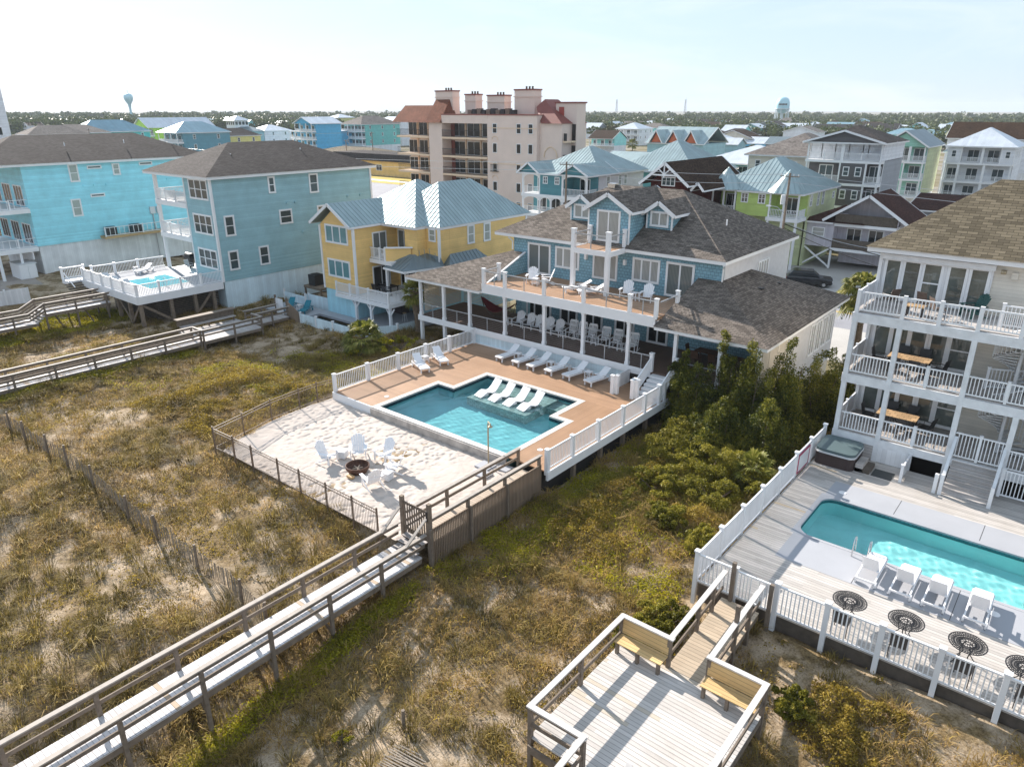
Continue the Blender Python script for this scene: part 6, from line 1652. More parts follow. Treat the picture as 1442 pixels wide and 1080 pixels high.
def cube_table(name, label):
    t = thing(name, label, 'side table', (0, 0, 0))
    m = MB(); m.box(-.23, -.23, .36, .23, .23, .4); m.build('table_top', M['plastic'], t)
    b = MB()
    for i in range(4): b.box(-.21, -.21, .03 + i * .085, .21, .21, .1 + i * .085)
    b.build('slatted_base', M['plastic'], t); return t
def rocker(name, label, group=None):
    t = thing(name, label, 'rocking chair', (0, 0, 0), group)
    s = MB(); leaf_slats(s, (-.26, -.24, .44), (-.26, .24, .40), (.26, -.24, .44), (.26, .24, .40), 6, .02); s.build('seat', M['plastic'], t)
    b = MB()
    for i in range(6): x = -.2 + .08 * i; b.slab([(x - .022, .22, .46), (x + .022, .22, .46), (x + .022, .44, 1.08), (x - .022, .44, 1.08)], (0, .015, 0))
    b.slab([(-.27, .43, 1.06), (.27, .43, 1.06), (.27, .47, 1.17), (-.27, .47, 1.17)], (0, .025, 0)); b.slab([(-.27, .22, .42), (.27, .22, .42), (.27, .235, .49), (-.27, .235, .49)], (0, .025, 0))
    b.build('backrest', M['plastic'], t)
    for x in (-.29, .29):
        MB().box(x - .05, -.3, .62, x + .05, .3, .645).build('armrest', M['plastic'], t)
        MB().box(x - .022, -.26, .04, x + .022, -.21, .62).build('leg', M['plastic'], t)
        MB().slab([(x - .022, .2, .05), (x - .022, .25, .05), (x - .022, .48, 1.1), (x - .022, .43, 1.1)], (.044, 0, 0)).build('leg', M['plastic'], t)
        MB().tube([(x, -.48, .1), (x, -.25, .035), (x, .1, .025), (x, .4, .05), (x, .62, .13)], .025, 6).build('rocker', M['plastic'], t)
    return t
def iron_table(name, label, mat='black_metal', r=.52, h=.72):
    t = thing(name, label, 'table', (0, 0, 0))
    m = MB(); k = 36
    def ring(ra, rb):
        for i in range(k):
            a, b = 2 * math.pi * i / k, 2 * math.pi * (i + 1) / k
            m.slab([(ra * math.cos(a), ra * math.sin(a), h), (rb * math.cos(a), rb * math.sin(a), h), (rb * math.cos(b), rb * math.sin(b), h), (ra * math.cos(b), ra * math.sin(b), h)], (0, 0, -.02))
    ring(r - .03, r); ring(r * .66, r * .70); ring(r * .34, r * .38); ring(r * .1, r * .14); ring(r * .82, r * .85); ring(r*.52, r*.545)
    for i in range(40):
        a = 2 * math.pi * i / 40
        for s_ in (-1, 1): m.bar((r * .36 * math.cos(a), r * .36 * math.sin(a), h - .01), (r * .985 * math.cos(a + s_ * .34), r * .985 * math.sin(a + s_ * .34), h - .01), .013, .012)
    for i in range(12):
        a = 2 * math.pi * i / 12; m.bar((r * .12 * math.cos(a), r * .12 * math.sin(a), h - .01), (r * .36 * math.cos(a + .3), r * .36 * math.sin(a + .3), h - .01), .018, .012)
    m.build('lattice_top', M[mat], t)
    for i in range(4):
        a = math.pi / 4 + i * math.pi / 2; c, s_ = math.cos(a), math.sin(a)
        MB().tube([(.12 * c, .12 * s_, h - .02), (.2 * c, .2 * s_, .5), (.14 * c, .14 * s_, .3), (.3 * c, .3 * s_, .06), (.36 * c, .36 * s_, 0)], .017, 6).build('leg', M[mat], t)
    return t
def dining_chair(name, label, mat='black_metal', group=None, frame='black_metal'):
    t = thing(name, label, 'chair', (0, 0, 0), group)             # faces -Y
    MB().box(-.24, -.22, .42, .24, .24, .46).build('seat', M[mat], t)
    MB().slab([(-.24, .24, .46), (.24, .24, .46), (.24, .36, .95), (-.24, .36, .95)], (0, .02, 0)).build('backrest', M[mat], t)
    for x in (-.23, .23):
        for y in (-.2, .25): MB().tube([(x, y, 0), (x, y, .44)], .016, 6).build('leg', M[frame], t)
        MB().tube([(x, -.2, .44), (x, -.2, .64), (x, .3, .66)], .016, 6).build('armrest', M[frame], t)
    return t
def slab_table(name, label, lx, ly, mat, legm='black_metal', h=.73):
    t = thing(name, label, 'table', (0, 0, 0))
    MB().box(-lx / 2, -ly / 2, h - .04, lx / 2, ly / 2, h).build('table_top', M[mat], t)
    for x in (-lx / 2 + .08, lx / 2 - .08):
        for y in (-ly / 2 + .08, ly / 2 - .08): MB().box(x - .035, y - .035, 0, x + .035, y + .035, h - .04).build('leg', M[legm], t)
    return t
def place(proto, spots):
    """first spot moves the prototype itself, the rest are copies with labels of their own"""
    for i, (x, y, z, rz, lab) in enumerate(spots):
        if i == 0: proto.location = (x, y, z); proto.rotation_euler = (0, 0, rz); proto['label'] = lab
        else: dup(proto, (x, y, z), rz, lab)
def face(x, y, tx, ty): return math.atan2(ty - y, tx - x) + math.pi / 2     # turns -Y towards the target

fx, fy = -24.85, 18.75
g1 = 'adirondack chairs around the fire pit'
A = adirondack('adirondack_chair', '', 'plastic', g1)
place(A, [(x, y, .0, face(x, y, fx, fy) + dr, lab) for x, y, dr, lab in (
    (-26.75, 18.45, .15, 'white adirondack chair left of the fire pit, beside the cube table farther from the walkway'),
    (-26.0, 19.75, 0, 'white adirondack chair behind the fire pit, between the cube table and another chair'),
    (-24.75, 20.35, .1, 'white adirondack chair behind the fire pit, nearest the pool wall'),
    (-23.45, 19.85, -.1, 'white adirondack chair on the pool side of the cube table nearer the walkway'),
    (-23.2, 18.25, 0, 'white adirondack chair with its back to the camera on the sand, nearest the walkway'))])
C0 = cube_table('cube_table', ''); place(C0, [(-26.55, 19.2, 0, .4, 'white cube table between the two sand court chairs left of the fire pit'), (-23.15, 19.1, 0, .2, 'white cube table between the two sand court chairs right of the fire pit')])
fp = thing('fire_pit', 'rusty round steel fire pit bowl in the sand', 'fire pit', (fx, fy, 0))
MB().lathe((fx, fy, -.03), [(.42, 0), (.55, .2), (.57, .36), (.53, .37), (.5, .2), (.3, .1), (0, .09)], 28).build('bowl', M['rust'], fp)
m = MB(); 
for i in range(5): a = i * 1.3; m.tube([(fx + .25 * math.cos(a), fy + .25 * math.sin(a), .08), (fx - .25 * math.cos(a), fy - .25 * math.sin(a), .16)], .05, 6)
m.build('charred_log', M['wood_dark'], fp)
tag(MB().box(fx + .1, fy - .75, 0, fx + .45, fy - .55, .12).build('firewood', M['wood_new'], None), 'short block of firewood lying against the fire pit bowl', 'firewood')
# upper sundeck
A2 = dup(A, (0, 0, 0)); A2['group'] = 'adirondack chairs on the sundeck'
place(A2, [(-29.9, 38.6, 4.8, .5, 'white adirondack chair on the sundeck, closer to its left corner post'), (-28.9, 39.0, 4.8, -.9, 'white adirondack chair on the sundeck turned sideways before the triple window'),
    (-22.75, 39.2, 4.8, .25, 'white adirondack chair on the sundeck just right of the balcony post'), (-21.25, 39.1, 4.8, .2, 'white adirondack chair on the sundeck in front of the right sliding door')])
L2 = lounger('sun_lounger', '', 'plastic', 'loungers on the sundeck', .5)
place(L2, [(-26.0, 38.4, 4.8, -.75, 'white lounger on the sundeck left of the front balcony post'), (-24.75, 38.3, 4.8, -.7, 'white lounger on the sundeck right at the front balcony post')])
T0 = side_table('side_table', '', 'plastic', 'small white tables'); T0['group'] = 'small white tables'
# pool deck loungers
Lb = lounger('sun_lounger', '', 'plastic', 'loungers along the porch wall', .62)
nm = ('first', 'second', 'third', 'fourth', 'fifth', 'sixth')
xs = (-28.95, -27.55, -26.32, -24.88, -23.5, -21.88)
place(Lb, [(x, 34.85, .45, -.10 - .02 * i, '%s white lounger counted from the left along the porch skirt wall' % nm[i]) for i, x in enumerate(xs)])
Lc = dup(Lb, (0, 0, 0)); Lc['group'] = 'loungers by the left deck railing'
place(Lc, [(-32.0, 29.75, .45, 1.15, 'white lounger by the left deck railing, nearer the sand court'), (-32.05, 31.55, .45, 1.1, 'white lounger by the left deck railing, farther from the sand court')])
place(T0, [(-32.65, 30.75, .45, 0, 'small white table between the two loungers by the left deck railing')] + [(x, 35.1, .45, 0, lab) for x, lab in ((-28.3, 'small white table between the first and second loungers along the porch wall'), (-25.6, 'small white table between the third and fourth loungers along the porch wall'), (-22.7, 'small white table between the fifth and sixth loungers along the porch wall'))]
    + [(-31.85, 38.3, 1.52, 0, 'small white table left of the porch adirondack chairs'), (-27.05, 38.3, 1.52, 0, 'small white table between the porch adirondacks and the rocking chairs'), (-24.4, 38.3, 1.52, 0, 'small white table between the third and fourth porch rocking chairs'), (-22.4, 38.3, 1.52, 0, 'small white table beside the last porch rocking chair')]
    + [(-29.3, 38.2, 4.8, .3, 'small white table between the two left adirondack chairs on the sundeck'), (-22.0, 38.9, 4.8, 0, 'small white table between the two right adirondack chairs on the sundeck')])
W0 = wave_lounger('pool_lounger', '', 'wave loungers on the pool ledge')
place(W0, [(x, 29.75, .15, -.16, '%s white wave shaped lounger from the left, standing on the pool ledge' % nm[i]) for i, x in enumerate((-26.25, -25.2, -24.1, -23.05))])
# porch chairs
A3 = dup(A, (0, 0, 0)); A3['group'] = 'adirondack chairs on the porch'
place(A3, [(x, 38.5, 1.52, .15, '%s white adirondack chair from the left on the shaded porch' % nm[i]) for i, x in enumerate((-31.0, -30.05, -29.3, -28.4, -27.55))])
K0 = rocker('rocking_chair', '', 'rocking chairs on the porch')
place(K0, [(x, 38.5, 1.52, .12, '%s white rocking chair from the left on the shaded porch' % nm[i]) for i, x in enumerate((-26.45, -25.7, -24.9, -23.85, -22.95, -21.75))])
# dining sets under the porch roof
for (x, y, lab) in ((-17.0, 39.6, 'dark timber dining table under the right porch roof, closer to the steps'), (-14.6, 39.3, 'dark timber dining table under the right porch roof, closer to the louvred wall')):
    o = slab_table('dining_table', lab, 1.7, .95, 'teak', 'teak'); o.location = (x, y, 1.52)
Dc = dining_chair('dining_chair', '', 'teak', 'timber chairs at the porch tables', 'teak')
place(Dc, [(-17.5, 38.9, 1.52, math.pi, 'dark timber chair on the railing side of the porch table nearer the steps'), (-16.4, 38.9, 1.52, math.pi, 'dark timber chair at the front right of the porch table nearer the steps'), (-18.15, 39.6, 1.52, math.pi / 2, 'dark timber chair at the head of the porch table, facing away from the steps'),
    (-15.1, 38.6, 1.52, math.pi, 'dark timber chair on the railing side of the porch table nearer the louvres'), (-13.5, 39.3, 1.52, -math.pi / 2, 'dark timber chair at the louvred end of the far porch table')])
hm = thing('hammock', 'red hammock on a curved dark stand in the left end of the porch', 'hammock', (-33.5, 39.2, 1.52))
MB().tube([(-35.2, 39.2, 2.9), (-34.9, 39.2, 2.1), (-34.2, 39.2, 1.62), (-32.8, 39.2, 1.62), (-32.1, 39.2, 2.1), (-31.8, 39.2, 2.9)], .04, 8).build('stand', M['wood_dark'], hm)
m = MB(); k = 9
for i in range(k - 1):
    a, b = i / (k - 1), (i + 1) / (k - 1); z0, z1 = 2.85 - .75 * math.sin(a * math.pi), 2.85 - .75 * math.sin(b * math.pi); w0, w1 = .1 + .55 * math.sin(a * math.pi), .1 + .55 * math.sin(b * math.pi)
    m.slab([(-35.1 + 3.2 * a, 39.2 - w0, z0), (-35.1 + 3.2 * b, 39.2 - w1, z1), (-35.1 + 3.2 * b, 39.2 + w1, z1), (-35.1 + 3.2 * a, 39.2 + w0, z0)], (0, 0, -.02))
m.build('bed', M['sunbrella'], hm)
# right pool deck
Lr = lounger('sun_lounger', '', 'plastic', 'loungers by the aqua pool', 1.05)
place(Lr, [(x, 24.75, .455, math.pi - .0, lab) for x, lab in ((-3.75, 'white lounger by the aqua pool, nearest the pool ladder'), (-2.65, 'white lounger by the aqua pool, second from the pool ladder'), (-1.65, 'white lounger by the aqua pool, third from the pool ladder'), (-.45, 'white lounger by the aqua pool, farthest from the pool ladder'))])
I0 = iron_table('lattice_table', ''); I0['group'] = 'round iron tables on the grey deck'
place(I0, [(-3.72, 21.75, .45, 0, 'round black lattice table nearest the white double gate'), (-2.08, 21.85, .45, .7, 'second round black lattice table from the white double gate'), (-.42, 21.9, .45, 1.4, 'third round black lattice table from the white double gate'), (1.05, 21.8, .45, .3, 'round black lattice table cut by the right edge of the photo')])
Dk = dining_chair('patio_chair', '', 'black_metal', 'black chairs behind the picket railing')
place(Dk, [(-3.7, 21.0, .45, math.pi, 'black chair tucked between the picket railing and the first lattice table'), (-2.05, 21.0, .45, math.pi + .1, 'black chair tucked between the picket railing and the second lattice table'), (-.35, 21.05, .45, math.pi - .1, 'black chair tucked between the picket railing and the third lattice table'), (1.2, 21.0, .45, math.pi, 'black chair between the picket railing and the table at the photo edge')])
# balconies at the right
for z, fl_ in ((4.5, 'middle'), (1.62, 'lowest')):
    o = slab_table('tile_table', 'tan tile topped dining table on the %s balcony' % fl_, 1.75, .85, 'travert'); o.location = (-5.75, 36.1, z)
Dd = dining_chair('balcony_chair', '', 'black_metal', 'dark chairs at the balcony tables')
place(Dd, [(x, y, z, rz, lab % ('middle' if z > 3 else 'lowest')) for z in (4.5, 1.62) for x, y, rz, lab in ((-7.0, 36.1, math.pi / 2, 'dark chair at the left head of the table on the %s balcony'), (-4.5, 36.05, -math.pi / 2 - .3, 'dark chair at the right head of the table on the %s balcony'), (-6.15, 35.35, math.pi, 'dark chair on the railing side, left, of the %s balcony table'), (-5.35, 35.35, math.pi, 'dark chair on the railing side, right, of the %s balcony table'), (-6.2, 36.85, 0, 'dark chair against the glass, left, behind the %s balcony table'), (-5.3, 36.85, 0, 'dark chair against the glass, right, behind the %s balcony table'))])
Ds = dining_chair('sling_chair', '', 'wicker', 'brown sling chairs on the top balcony')
place(Ds, [(-7.05, 36.0, 7.42, -2.2, 'brown sling chair at the left end of the top balcony'), (-5.6, 36.2, 7.42, 2.7, 'brown sling chair in front of the half glazed door on the top balcony'), (-4.9, 35.3, 7.42, 2.2, 'brown sling chair right behind the top balcony railing')])
o = slab_table('tile_table', 'small tan tile table behind the top balcony railing', .75, .6, 'travert', h=.5); o.location = (-5.75, 35.1, 7.42)
A4 = adirondack('adirondack_chair', 'dark green adirondack chair at the right end of the top balcony glass', 'green_plastic'); A4.location = (-3.75, 36.6, 7.42); A4.rotation_euler = (0, 0, -.8)
# raised deck at the left
Lg = dup(L2, (-68.3, 29.3, 1.8), .4, 'white lounger with a raised back on the raised pool deck'); del Lg['group']
Lg2 = lounger('sun_lounger', '', 'grey_plastic', 'grey loungers on the raised deck', .5)
place(Lg2, [(-66.6, 25.4, 1.8, 1.4, 'grey lounger by the front railing of the raised deck, left one'), (-64.6, 25.4, 1.8, 1.5, 'grey lounger by the front railing of the raised deck, middle one'), (-62.6, 25.4, 1.8, 1.45, 'grey lounger by the front railing of the raised deck, closest to the corner post')])
dup(T0, (-69.2, 29.0, 1.8), 0, 'small white table beside the raised back lounger on the raised deck')
gr = thing('grill', 'black barbecue grill on the raised deck under the balconies', 'barbecue', (-67.3, 33.3, 1.8))
MB().box(-67.9, 33.0, 2.6, -66.7, 33.6, 2.9).build('firebox', M['black_metal'], gr); MB().tube([(-67.8, 33.3, 2.92), (-66.8, 33.3, 2.92)], .28, 12).build('lid', M['black_metal'], gr); MB().box(-67.6, 33.1, 1.85, -67.0, 33.5, 2.6).build('cart', M['black_metal'], gr)
b = MB(); b.box(-68.3, 33.1, 2.75, -67.9, 33.5, 2.8); b.build('side_shelf', M['rubber'], gr)
for p in ((-67.55, 33.1), (-67.05, 33.1)): MB().tube([(p[0] - .03, p[1], 1.86), (p[0] + .03, p[1], 1.86)], .07, 8).build('wheel', M['rubber'], gr)
Dg = dining_chair('patio_chair', '', 'grey_plastic', 'pale chairs beside the grill', 'grey_plastic')
place(Dg, [(-65.5, 33.5, 1.8, .3, 'pale chair beside the grill on the raised deck, nearer the house wall'), (-66.2, 32.6, 1.8, 1.8, 'pale chair beside the grill on the raised deck, nearer the pool')])
# yellow house
Ly = lounger('sun_lounger', '', 'blue_fabric', 'turquoise loungers on the patio', .7)
place(Ly, [(-52.3, 35.4, -.5, .55, 'turquoise lounger on the yellow house patio, nearer the plunge pool'), (-54.3, 35.2, -.5, .6, 'turquoise lounger on the yellow house patio, half hidden by the board fence')])
dup(T0, (-53.3, 35.5, -.5), 0, 'small white table between the two turquoise loungers')
Ly2 = dup(L2, (-45.6, 39.9, 4.42), -.5, 'white lounger on the upper balcony of the yellow house'); del Ly2['group']
st = thing('bar_stool', 'small wooden bar stool under the balcony of the yellow house', 'stool', (-43.5, 38.9, -.5))
MB().lathe((-43.5, 38.9, .2), [(.17, 0), (.17, .04), (0, .04)], 12).build('seat', M['wood_new'], st)
for i in range(4): a = i * 1.57 + .78; MB().tube([(-43.5 + .1 * math.cos(a), 38.9 + .1 * math.sin(a), .2), (-43.5 + .2 * math.cos(a), 38.9 + .2 * math.sin(a), -.5)], .018, 6).build('leg', M['plastic'], st)
tb = thing('storage_chest', 'dark brown chest in the shade under the yellow house balcony', 'chest', (-46, 40.5, -.5)); MB().box(-46.8, 40.2, -.5, -45.2, 41.0, .25).build('body', M['tub_side'], tb); MB().box(-46.83, 40.17, .25, -45.17, 41.03, .36).build('lid', M['wood_dark'], tb)
dt = slab_table('dining_table', 'dark dining table on the lower balcony of the yellow house', 1.6, .9, 'black_metal'); dt.location = (-45.3, 38.9, 1.55)
Dy = dining_chair('balcony_chair', '', 'black_metal', 'dark chairs on the lower balcony of the yellow house')
place(Dy, [(-46.0, 38.2, 1.55, math.pi, 'dark chair by the lower yellow house balcony table, left side'), (-44.8, 38.2, 1.55, math.pi, 'dark chair by the lower yellow house balcony table, right side')])
# cyan house outdoor kitchen
ok = thing('outdoor_kitchen', 'white outdoor kitchen cabinet under the cyan house', 'cabinet', (-88, 25.8, -1.0))
MB().box(-90.6, 25.0, -1.0, -87.9, 26.6, .6).build('cabinet', M['white'], ok); MB().box(-90.7, 24.95, .6, -87.85, 26.7, .68).build('counter', M['grey_plastic'], ok)
for y in (25.05, 25.82): MB().box(-87.9, y, -.85, -87.86, y + .72, .5).build('door', M['plastic'], ok)
MB().box(-90.3, 26.7, .9, -88.4, 26.8, 1.9).build('backboard', M['white'], ok)

# ================================================================== streets
def sheet(name, x0, x1, y0, y1, z, mat, kind='structure'):
    return tag(MB().quad((x0, y0, z), (x1, y0, z), (x1, y1, z), (x0, y1, z)).build(name, M[mat], None), kind=kind)
sheet('road', -400, 120, 64.5, 75.5, -1.775, 'asphalt_pale')
sheet('road_markings', -400, 120, 69.75, 69.9, -1.770, 'line_yellow'); sheet('road_markings', -400, 120, 70.1, 70.25, -1.770, 'line_yellow')
sheet('pavement', -60, 60, 55.0, 64.49, -1.773, 'paving')
sheet('pavement', -34, 4, 75.6, 98, -1.772, 'paving')
sheet('driveway', -12.3, -8.7, 46, 55, -1.77, 'paving')
sheet('parking_lot', -190, -118, 96, 126, -1.772, 'asphalt_pale')
sheet('pavement', -200, -118, 130.0, 132.5, -1.76, 'line_white')
sheet('lawn', -200, -112, 126.1, 129.9, -1.77, 'grass_gold'); sheet('lawn', -200, -112, 132.6, 139, -1.77, 'grass_gold')
sheet('sandy_lane', -118, -76, 17.5, 29.0, -.93, 'lane') if M.setdefault('lane', plain('sandy_grey_lane', (.30, .26, .225), .95, .15, .8)) else 0
f = thing('vinyl_fence', 'white vinyl fence beside the sandy lane at the far left', 'fence', (-80, 20, -1))
for i in range(12):
    y = -2 + i * 2.0; MB().box(-76.07, y - .07, -1.1, -75.93, y + .07, .75).build('post', M['white'], f); MB().box(-76.03, y + .07, -1.0, -75.97, y + 1.93, .62).build('panel', M['vinyl'], f)

# ================================================================== houses across the street
def arch_house():
    X0, X1, Y0 = -63.9, -53.2, 80.0
    t = thing('beach_house', 'teal house with white arched porches and a teal metal roof behind the big blue house', 'house', (-58, 87, -1.8))
    w_ = MB(); w_.box(X0, Y0 + 2.6, -1.8, X1, 94.5, 7.8); w_.box(-60.9, Y0, 5.2, -57.1, Y0 + 2.59, 7.8); w_.build('wall', M['teal_dark'], t)
    MB().box(X1 + .005, Y0 + 2.7, 2.6, X1 + .05, 94.4, 7.78).build('side_siding', M['stucco'], t)
    for z, zt in ((5.2, 7.85), (2.6, 4.9)):
        MB().box(X0 - .1, Y0 - .1, z - .42, X1 + .1, Y0 + 2.59, z).build('porch_floor', M['white'], t)
        cols = [X0 + .1, -60.9, -59.0, -57.1, X1 - .1] if z < 3 else [X0 + .1, -60.9, -57.1, X1 - .1]
        for x in cols: column(t, x, Y0 + .1, z, zt, .22, base=False)
        for a, b in zip(cols[:-1], cols[1:]):
            if z > 3 and a == -60.9: continue
            railing(t, (a + .1, Y0 + .05), (b - .1, Y0 + .05), z, .95, posts=[], style='far', gap=.2)
            am = MB(); n = 10; rx = (b - a) / 2 - .1; zc = zt - .75; pts = []
            for k in range(n + 1): q = math.pi * k / n; pts.append(((a + b) / 2 - rx * math.cos(q), zc + .62 * math.sin(q)))
            poly = [(b - .1, zt)] + [(a + .1, zt)] + pts
            for k in range(n): am.slab([(pts[k][0], Y0 + .04, pts[k][1]), (pts[k + 1][0], Y0 + .04, pts[k + 1][1]), (pts[k + 1][0], Y0 + .04, zt), (pts[k][0], Y0 + .04, zt)], (0, .1, 0))
            am.build('arch', M['white'], t)
            window(t, 'f', (a + b) / 2, Y0 + 2.59, z + 1.1, 1.6, 2.0, 2, 0, 'glass_dark', 'door')
        railing(t, (X1 - .05, Y0 + .2), (X1 - .05, Y0 + 2.5), z, .95, posts=[], style='far', gap=.2)
    for x in (X0 + .2, -60.9, -57.1, X1 - .2): column(t, x, Y0 + .2, -1.8, 2.2, .3, base=False, name='pile')
    for x in (-59.9, -57.95): window(t, 'f', x, Y0 - .002, 7.1, .75, .95, 2, 2, 'glass')
    for y, a in ((85.0, .95), (88.0, .85), (89.4, .85)): window(t, 'r', y, X1 + .052, 6.95, a, 1.4, 1, 1, 'curtain' if y < 86 else 'blind', fr=.11)
    fascia(t, -64.4, -52.7, 79.6, 95.0, 7.98, .2)
    a = MB(); roof_faces(a, hip_faces(-64.4, -52.65, 82.3, 95.05, 7.99, 11.2), .5); roof_faces(a, [[(-64.4, 79.6, 7.99), (-52.65, 79.6, 7.99), (-52.65, 82.3, 8.0), (-64.4, 82.3, 8.0)]]); a.build('roof', M['mt_teal'], t)
    for x0, x1 in ((X0 - .5, -60.6), (-57.5, X1 + .5)):
        gable_roof(t, x0, x1, 79.4, 87.0, 8.0, 9.35, 'mt_teal', 'y', ribs=.5, name='gable_roof')
        m_ = (x0 + x1) / 2; MB().slab([(x1 - .3, 79.75, 8.0), (x0 + .3, 79.75, 8.0), (m_, 79.75, 9.15)], (0, .1, 0)).build('gable_wall', M['teal_dark'], t)
M['teal_dark'] = siding('deep_teal_siding', (.075, .245, .285), .16)
M['lime_siding'] = siding('lime_green_siding', (.46, .60, .17), .16); M['pale_lime'] = siding('pale_lime_siding', (.58, .63, .36), .16)
M['grey_siding'] = siding('dark_grey_siding', (.10, .095, .10), .16); M['mid_grey'] = siding('mid_grey_siding', (.30, .32, .35), .16)
M['mint_siding'] = siding('mint_siding', (.28, .55, .45), .16); M['aqua_siding'] = siding('aqua_siding', (.27, .68, .66), .16); M['lav_siding'] = siding('lavender_grey_siding', (.50, .48, .53), .2, 0)
M['white_siding'] = siding('white_lap_siding', (.74, .76, .80), .16); M['bright_teal'] = siding('bright_teal_siding', (.09, .50, .50), .18); M['bright_lime'] = siding('bright_lime_siding', (.45, .75, .12), .18)
M['bluegrey_siding'] = siding('deep_blue_grey_siding', (.11, .29, .37), .18); M['pale_yellow'] = siding('pale_yellow_siding', (.72, .66, .24), .18); M['sky_siding'] = siding('sky_blue_siding', (.08, .42, .68), .18); M['teal_mint'] = siding('teal_mint_siding', (.15, .50, .47), .18)
M['redshake'] = shingle('dark_red_shake', (.07, .018, .015), .25, .2, .2); M['orange_trim'] = plain('orange_trim_paint', (.52, .13, .05), .6, .1, 1)
arch_house()
def lime_house():
    X0, X1, Y0 = -38.7, -27.9, 86.0
    t = thing('beach_house', 'lime green house with two turreted corner porches and a silver and teal metal roof', 'house', (-33, 93, -1.8))
    w_ = MB(); w_.box(X0 + 3.2, Y0, 4.1, -31.5, Y0 + 2.6, 6.75); w_.box(X0, Y0 + 2.61, 4.1, X1, 99.3, 6.75); w_.build('wall', M['lime_siding'], t)
    MB().box(X1 + .005, Y0 + 2.7, -1.8, X1 + .05, 99.2, 6.73).build('side_siding', M['pale_lime'], t)
    MB().box(X0 + .3, Y0 + 3.0, -1.8, X1 - .3, 99.2, 4.09).build('ground_storey', M['pale_lime'], t)
    for a, b in ((X0, X0 + 3.2), (-31.5, X1)):
        MB().box(a - .1, Y0 - .3, 3.7, b + .1, Y0 + 2.6, 4.12).build('porch_floor', M['white'], t)
        for x in (a + .15, (a + b) / 2, b - .15): column(t, x, Y0 - .1, 4.1, 6.8, .18, base=False); column(t, x, Y0 - .1, -1.8, 3.7, .25, base=False, name='pile')
        railing(t, (a + .2, Y0 - .15), (b - .2, Y0 - .15), 4.1, .95, posts=[.5], style='far', gap=.18)
        railing(t, (b - .05 if b == X1 else a + .05, Y0), (b - .05 if b == X1 else a + .05, Y0 + 2.5), 4.1, .95, posts=[], style='far', gap=.18)
        window(t, 'f', (a + b) / 2, Y0 + 2.6, 5.2, 1.6, 2.0, 2, 0, 'glass_dark', 'door')
        m_ = (a + b) / 2; apex = (m_, Y0 + .6, 9.5); e = MB(); o_ = 2.25
        ring = [(m_ + o_ * math.cos(q), Y0 + .6 + o_ * math.sin(q), 6.98) for q in (math.radians(22.5 + 45 * k) for k in range(8))]
        roof_faces(e, [[ring[k], ring[(k + 1) % 8], apex] for k in range(8)], .6); e.build('turret_roof', M['mt_teal'], t)
    for x in (-34.5, -32.4): window(t, 'f', x, Y0 - .002, 6.1, .85, 1.1, 2, 2, 'glass')
    for y, h in ((89.6, 1.3), (92.2, 1.6), (94.0, 1.6), (98.0, .8)): window(t, 'r', y, X1 + .052, 5.9, .8, h, 1, 1, 'blind')
    fascia(t, X0 - .4, X1 + .4, Y0 - .4, 99.8, 6.95, .2)
    a = MB(); roof_faces(a, hip_faces(X0 - .45, X1 + .45, Y0 - .45, 99.85, 6.96, 10.5), .5); a.build('roof', M['mt_teal'], t)
lime_house()
def brown_house():
    t = thing('beach_house', 'house with a steep chocolate roof and white trussed gable', 'house', (-40, 84, -1.8))
    MB().box(-43.2, 78.6, -1.8, -38.6, 92, 8.0).build('wall', M['redshake'], t)
    gable_roof(t, -44.0, -37.6, 77.2, 92.5, 7.9, 10.35, 'sh_choc', 'y', th=.2)
    MB().slab([(-38.6, 78.6, 8.0), (-43.2, 78.6, 8.0), (-40.9, 78.6, 9.9)], (0, .2, 0)).build('gable_wall', M['redshake'], t)
    b = MB(); b.bar((-42.4, 77.3, 8.9), (-39.3, 77.3, 8.9), .12, .16); b.bar((-40.85, 77.3, 8.6), (-40.85, 77.3, 10.1), .12, .14); b.bar((-40.85, 77.3, 8.95), (-41.6, 77.3, 9.6), .1, .12); b.bar((-40.85, 77.3, 8.95), (-40.1, 77.3, 9.6), .1, .12); b.build('gable_truss', M['white'], t)
    window(t, 'f', -40.9, 78.59, 8.1, 1.7, 1.0, 3, 0, 'glass'); arc = MB(); arc.tube([(-40.9 + .9 * math.cos(q), 78.55, 8.55 + .4 * math.sin(q)) for q in np.linspace(0, math.pi, 10)], .06, 6); arc.build('arch_trim', M['white'], t)
    gable_roof(t, -38.2, -36.6, 79, 90, 7.3, 8.2, 'sh_choc', 'y', th=.15, name='lower_roof')
brown_house()
house('aqua house with a broad silver hip roof behind the lime green house', -54.2, -40.5, 115, 128, [5.2], 7.95, 10.5, 'aqua_siding', 'mt_white', bays=[[(-54.1, -51.6, 'p'), (-51.6, -49.7, 'w'), (-49.7, -46.0, 'p'), (-46.0, -40.6, 'p')]], depth=2, ov=.7)
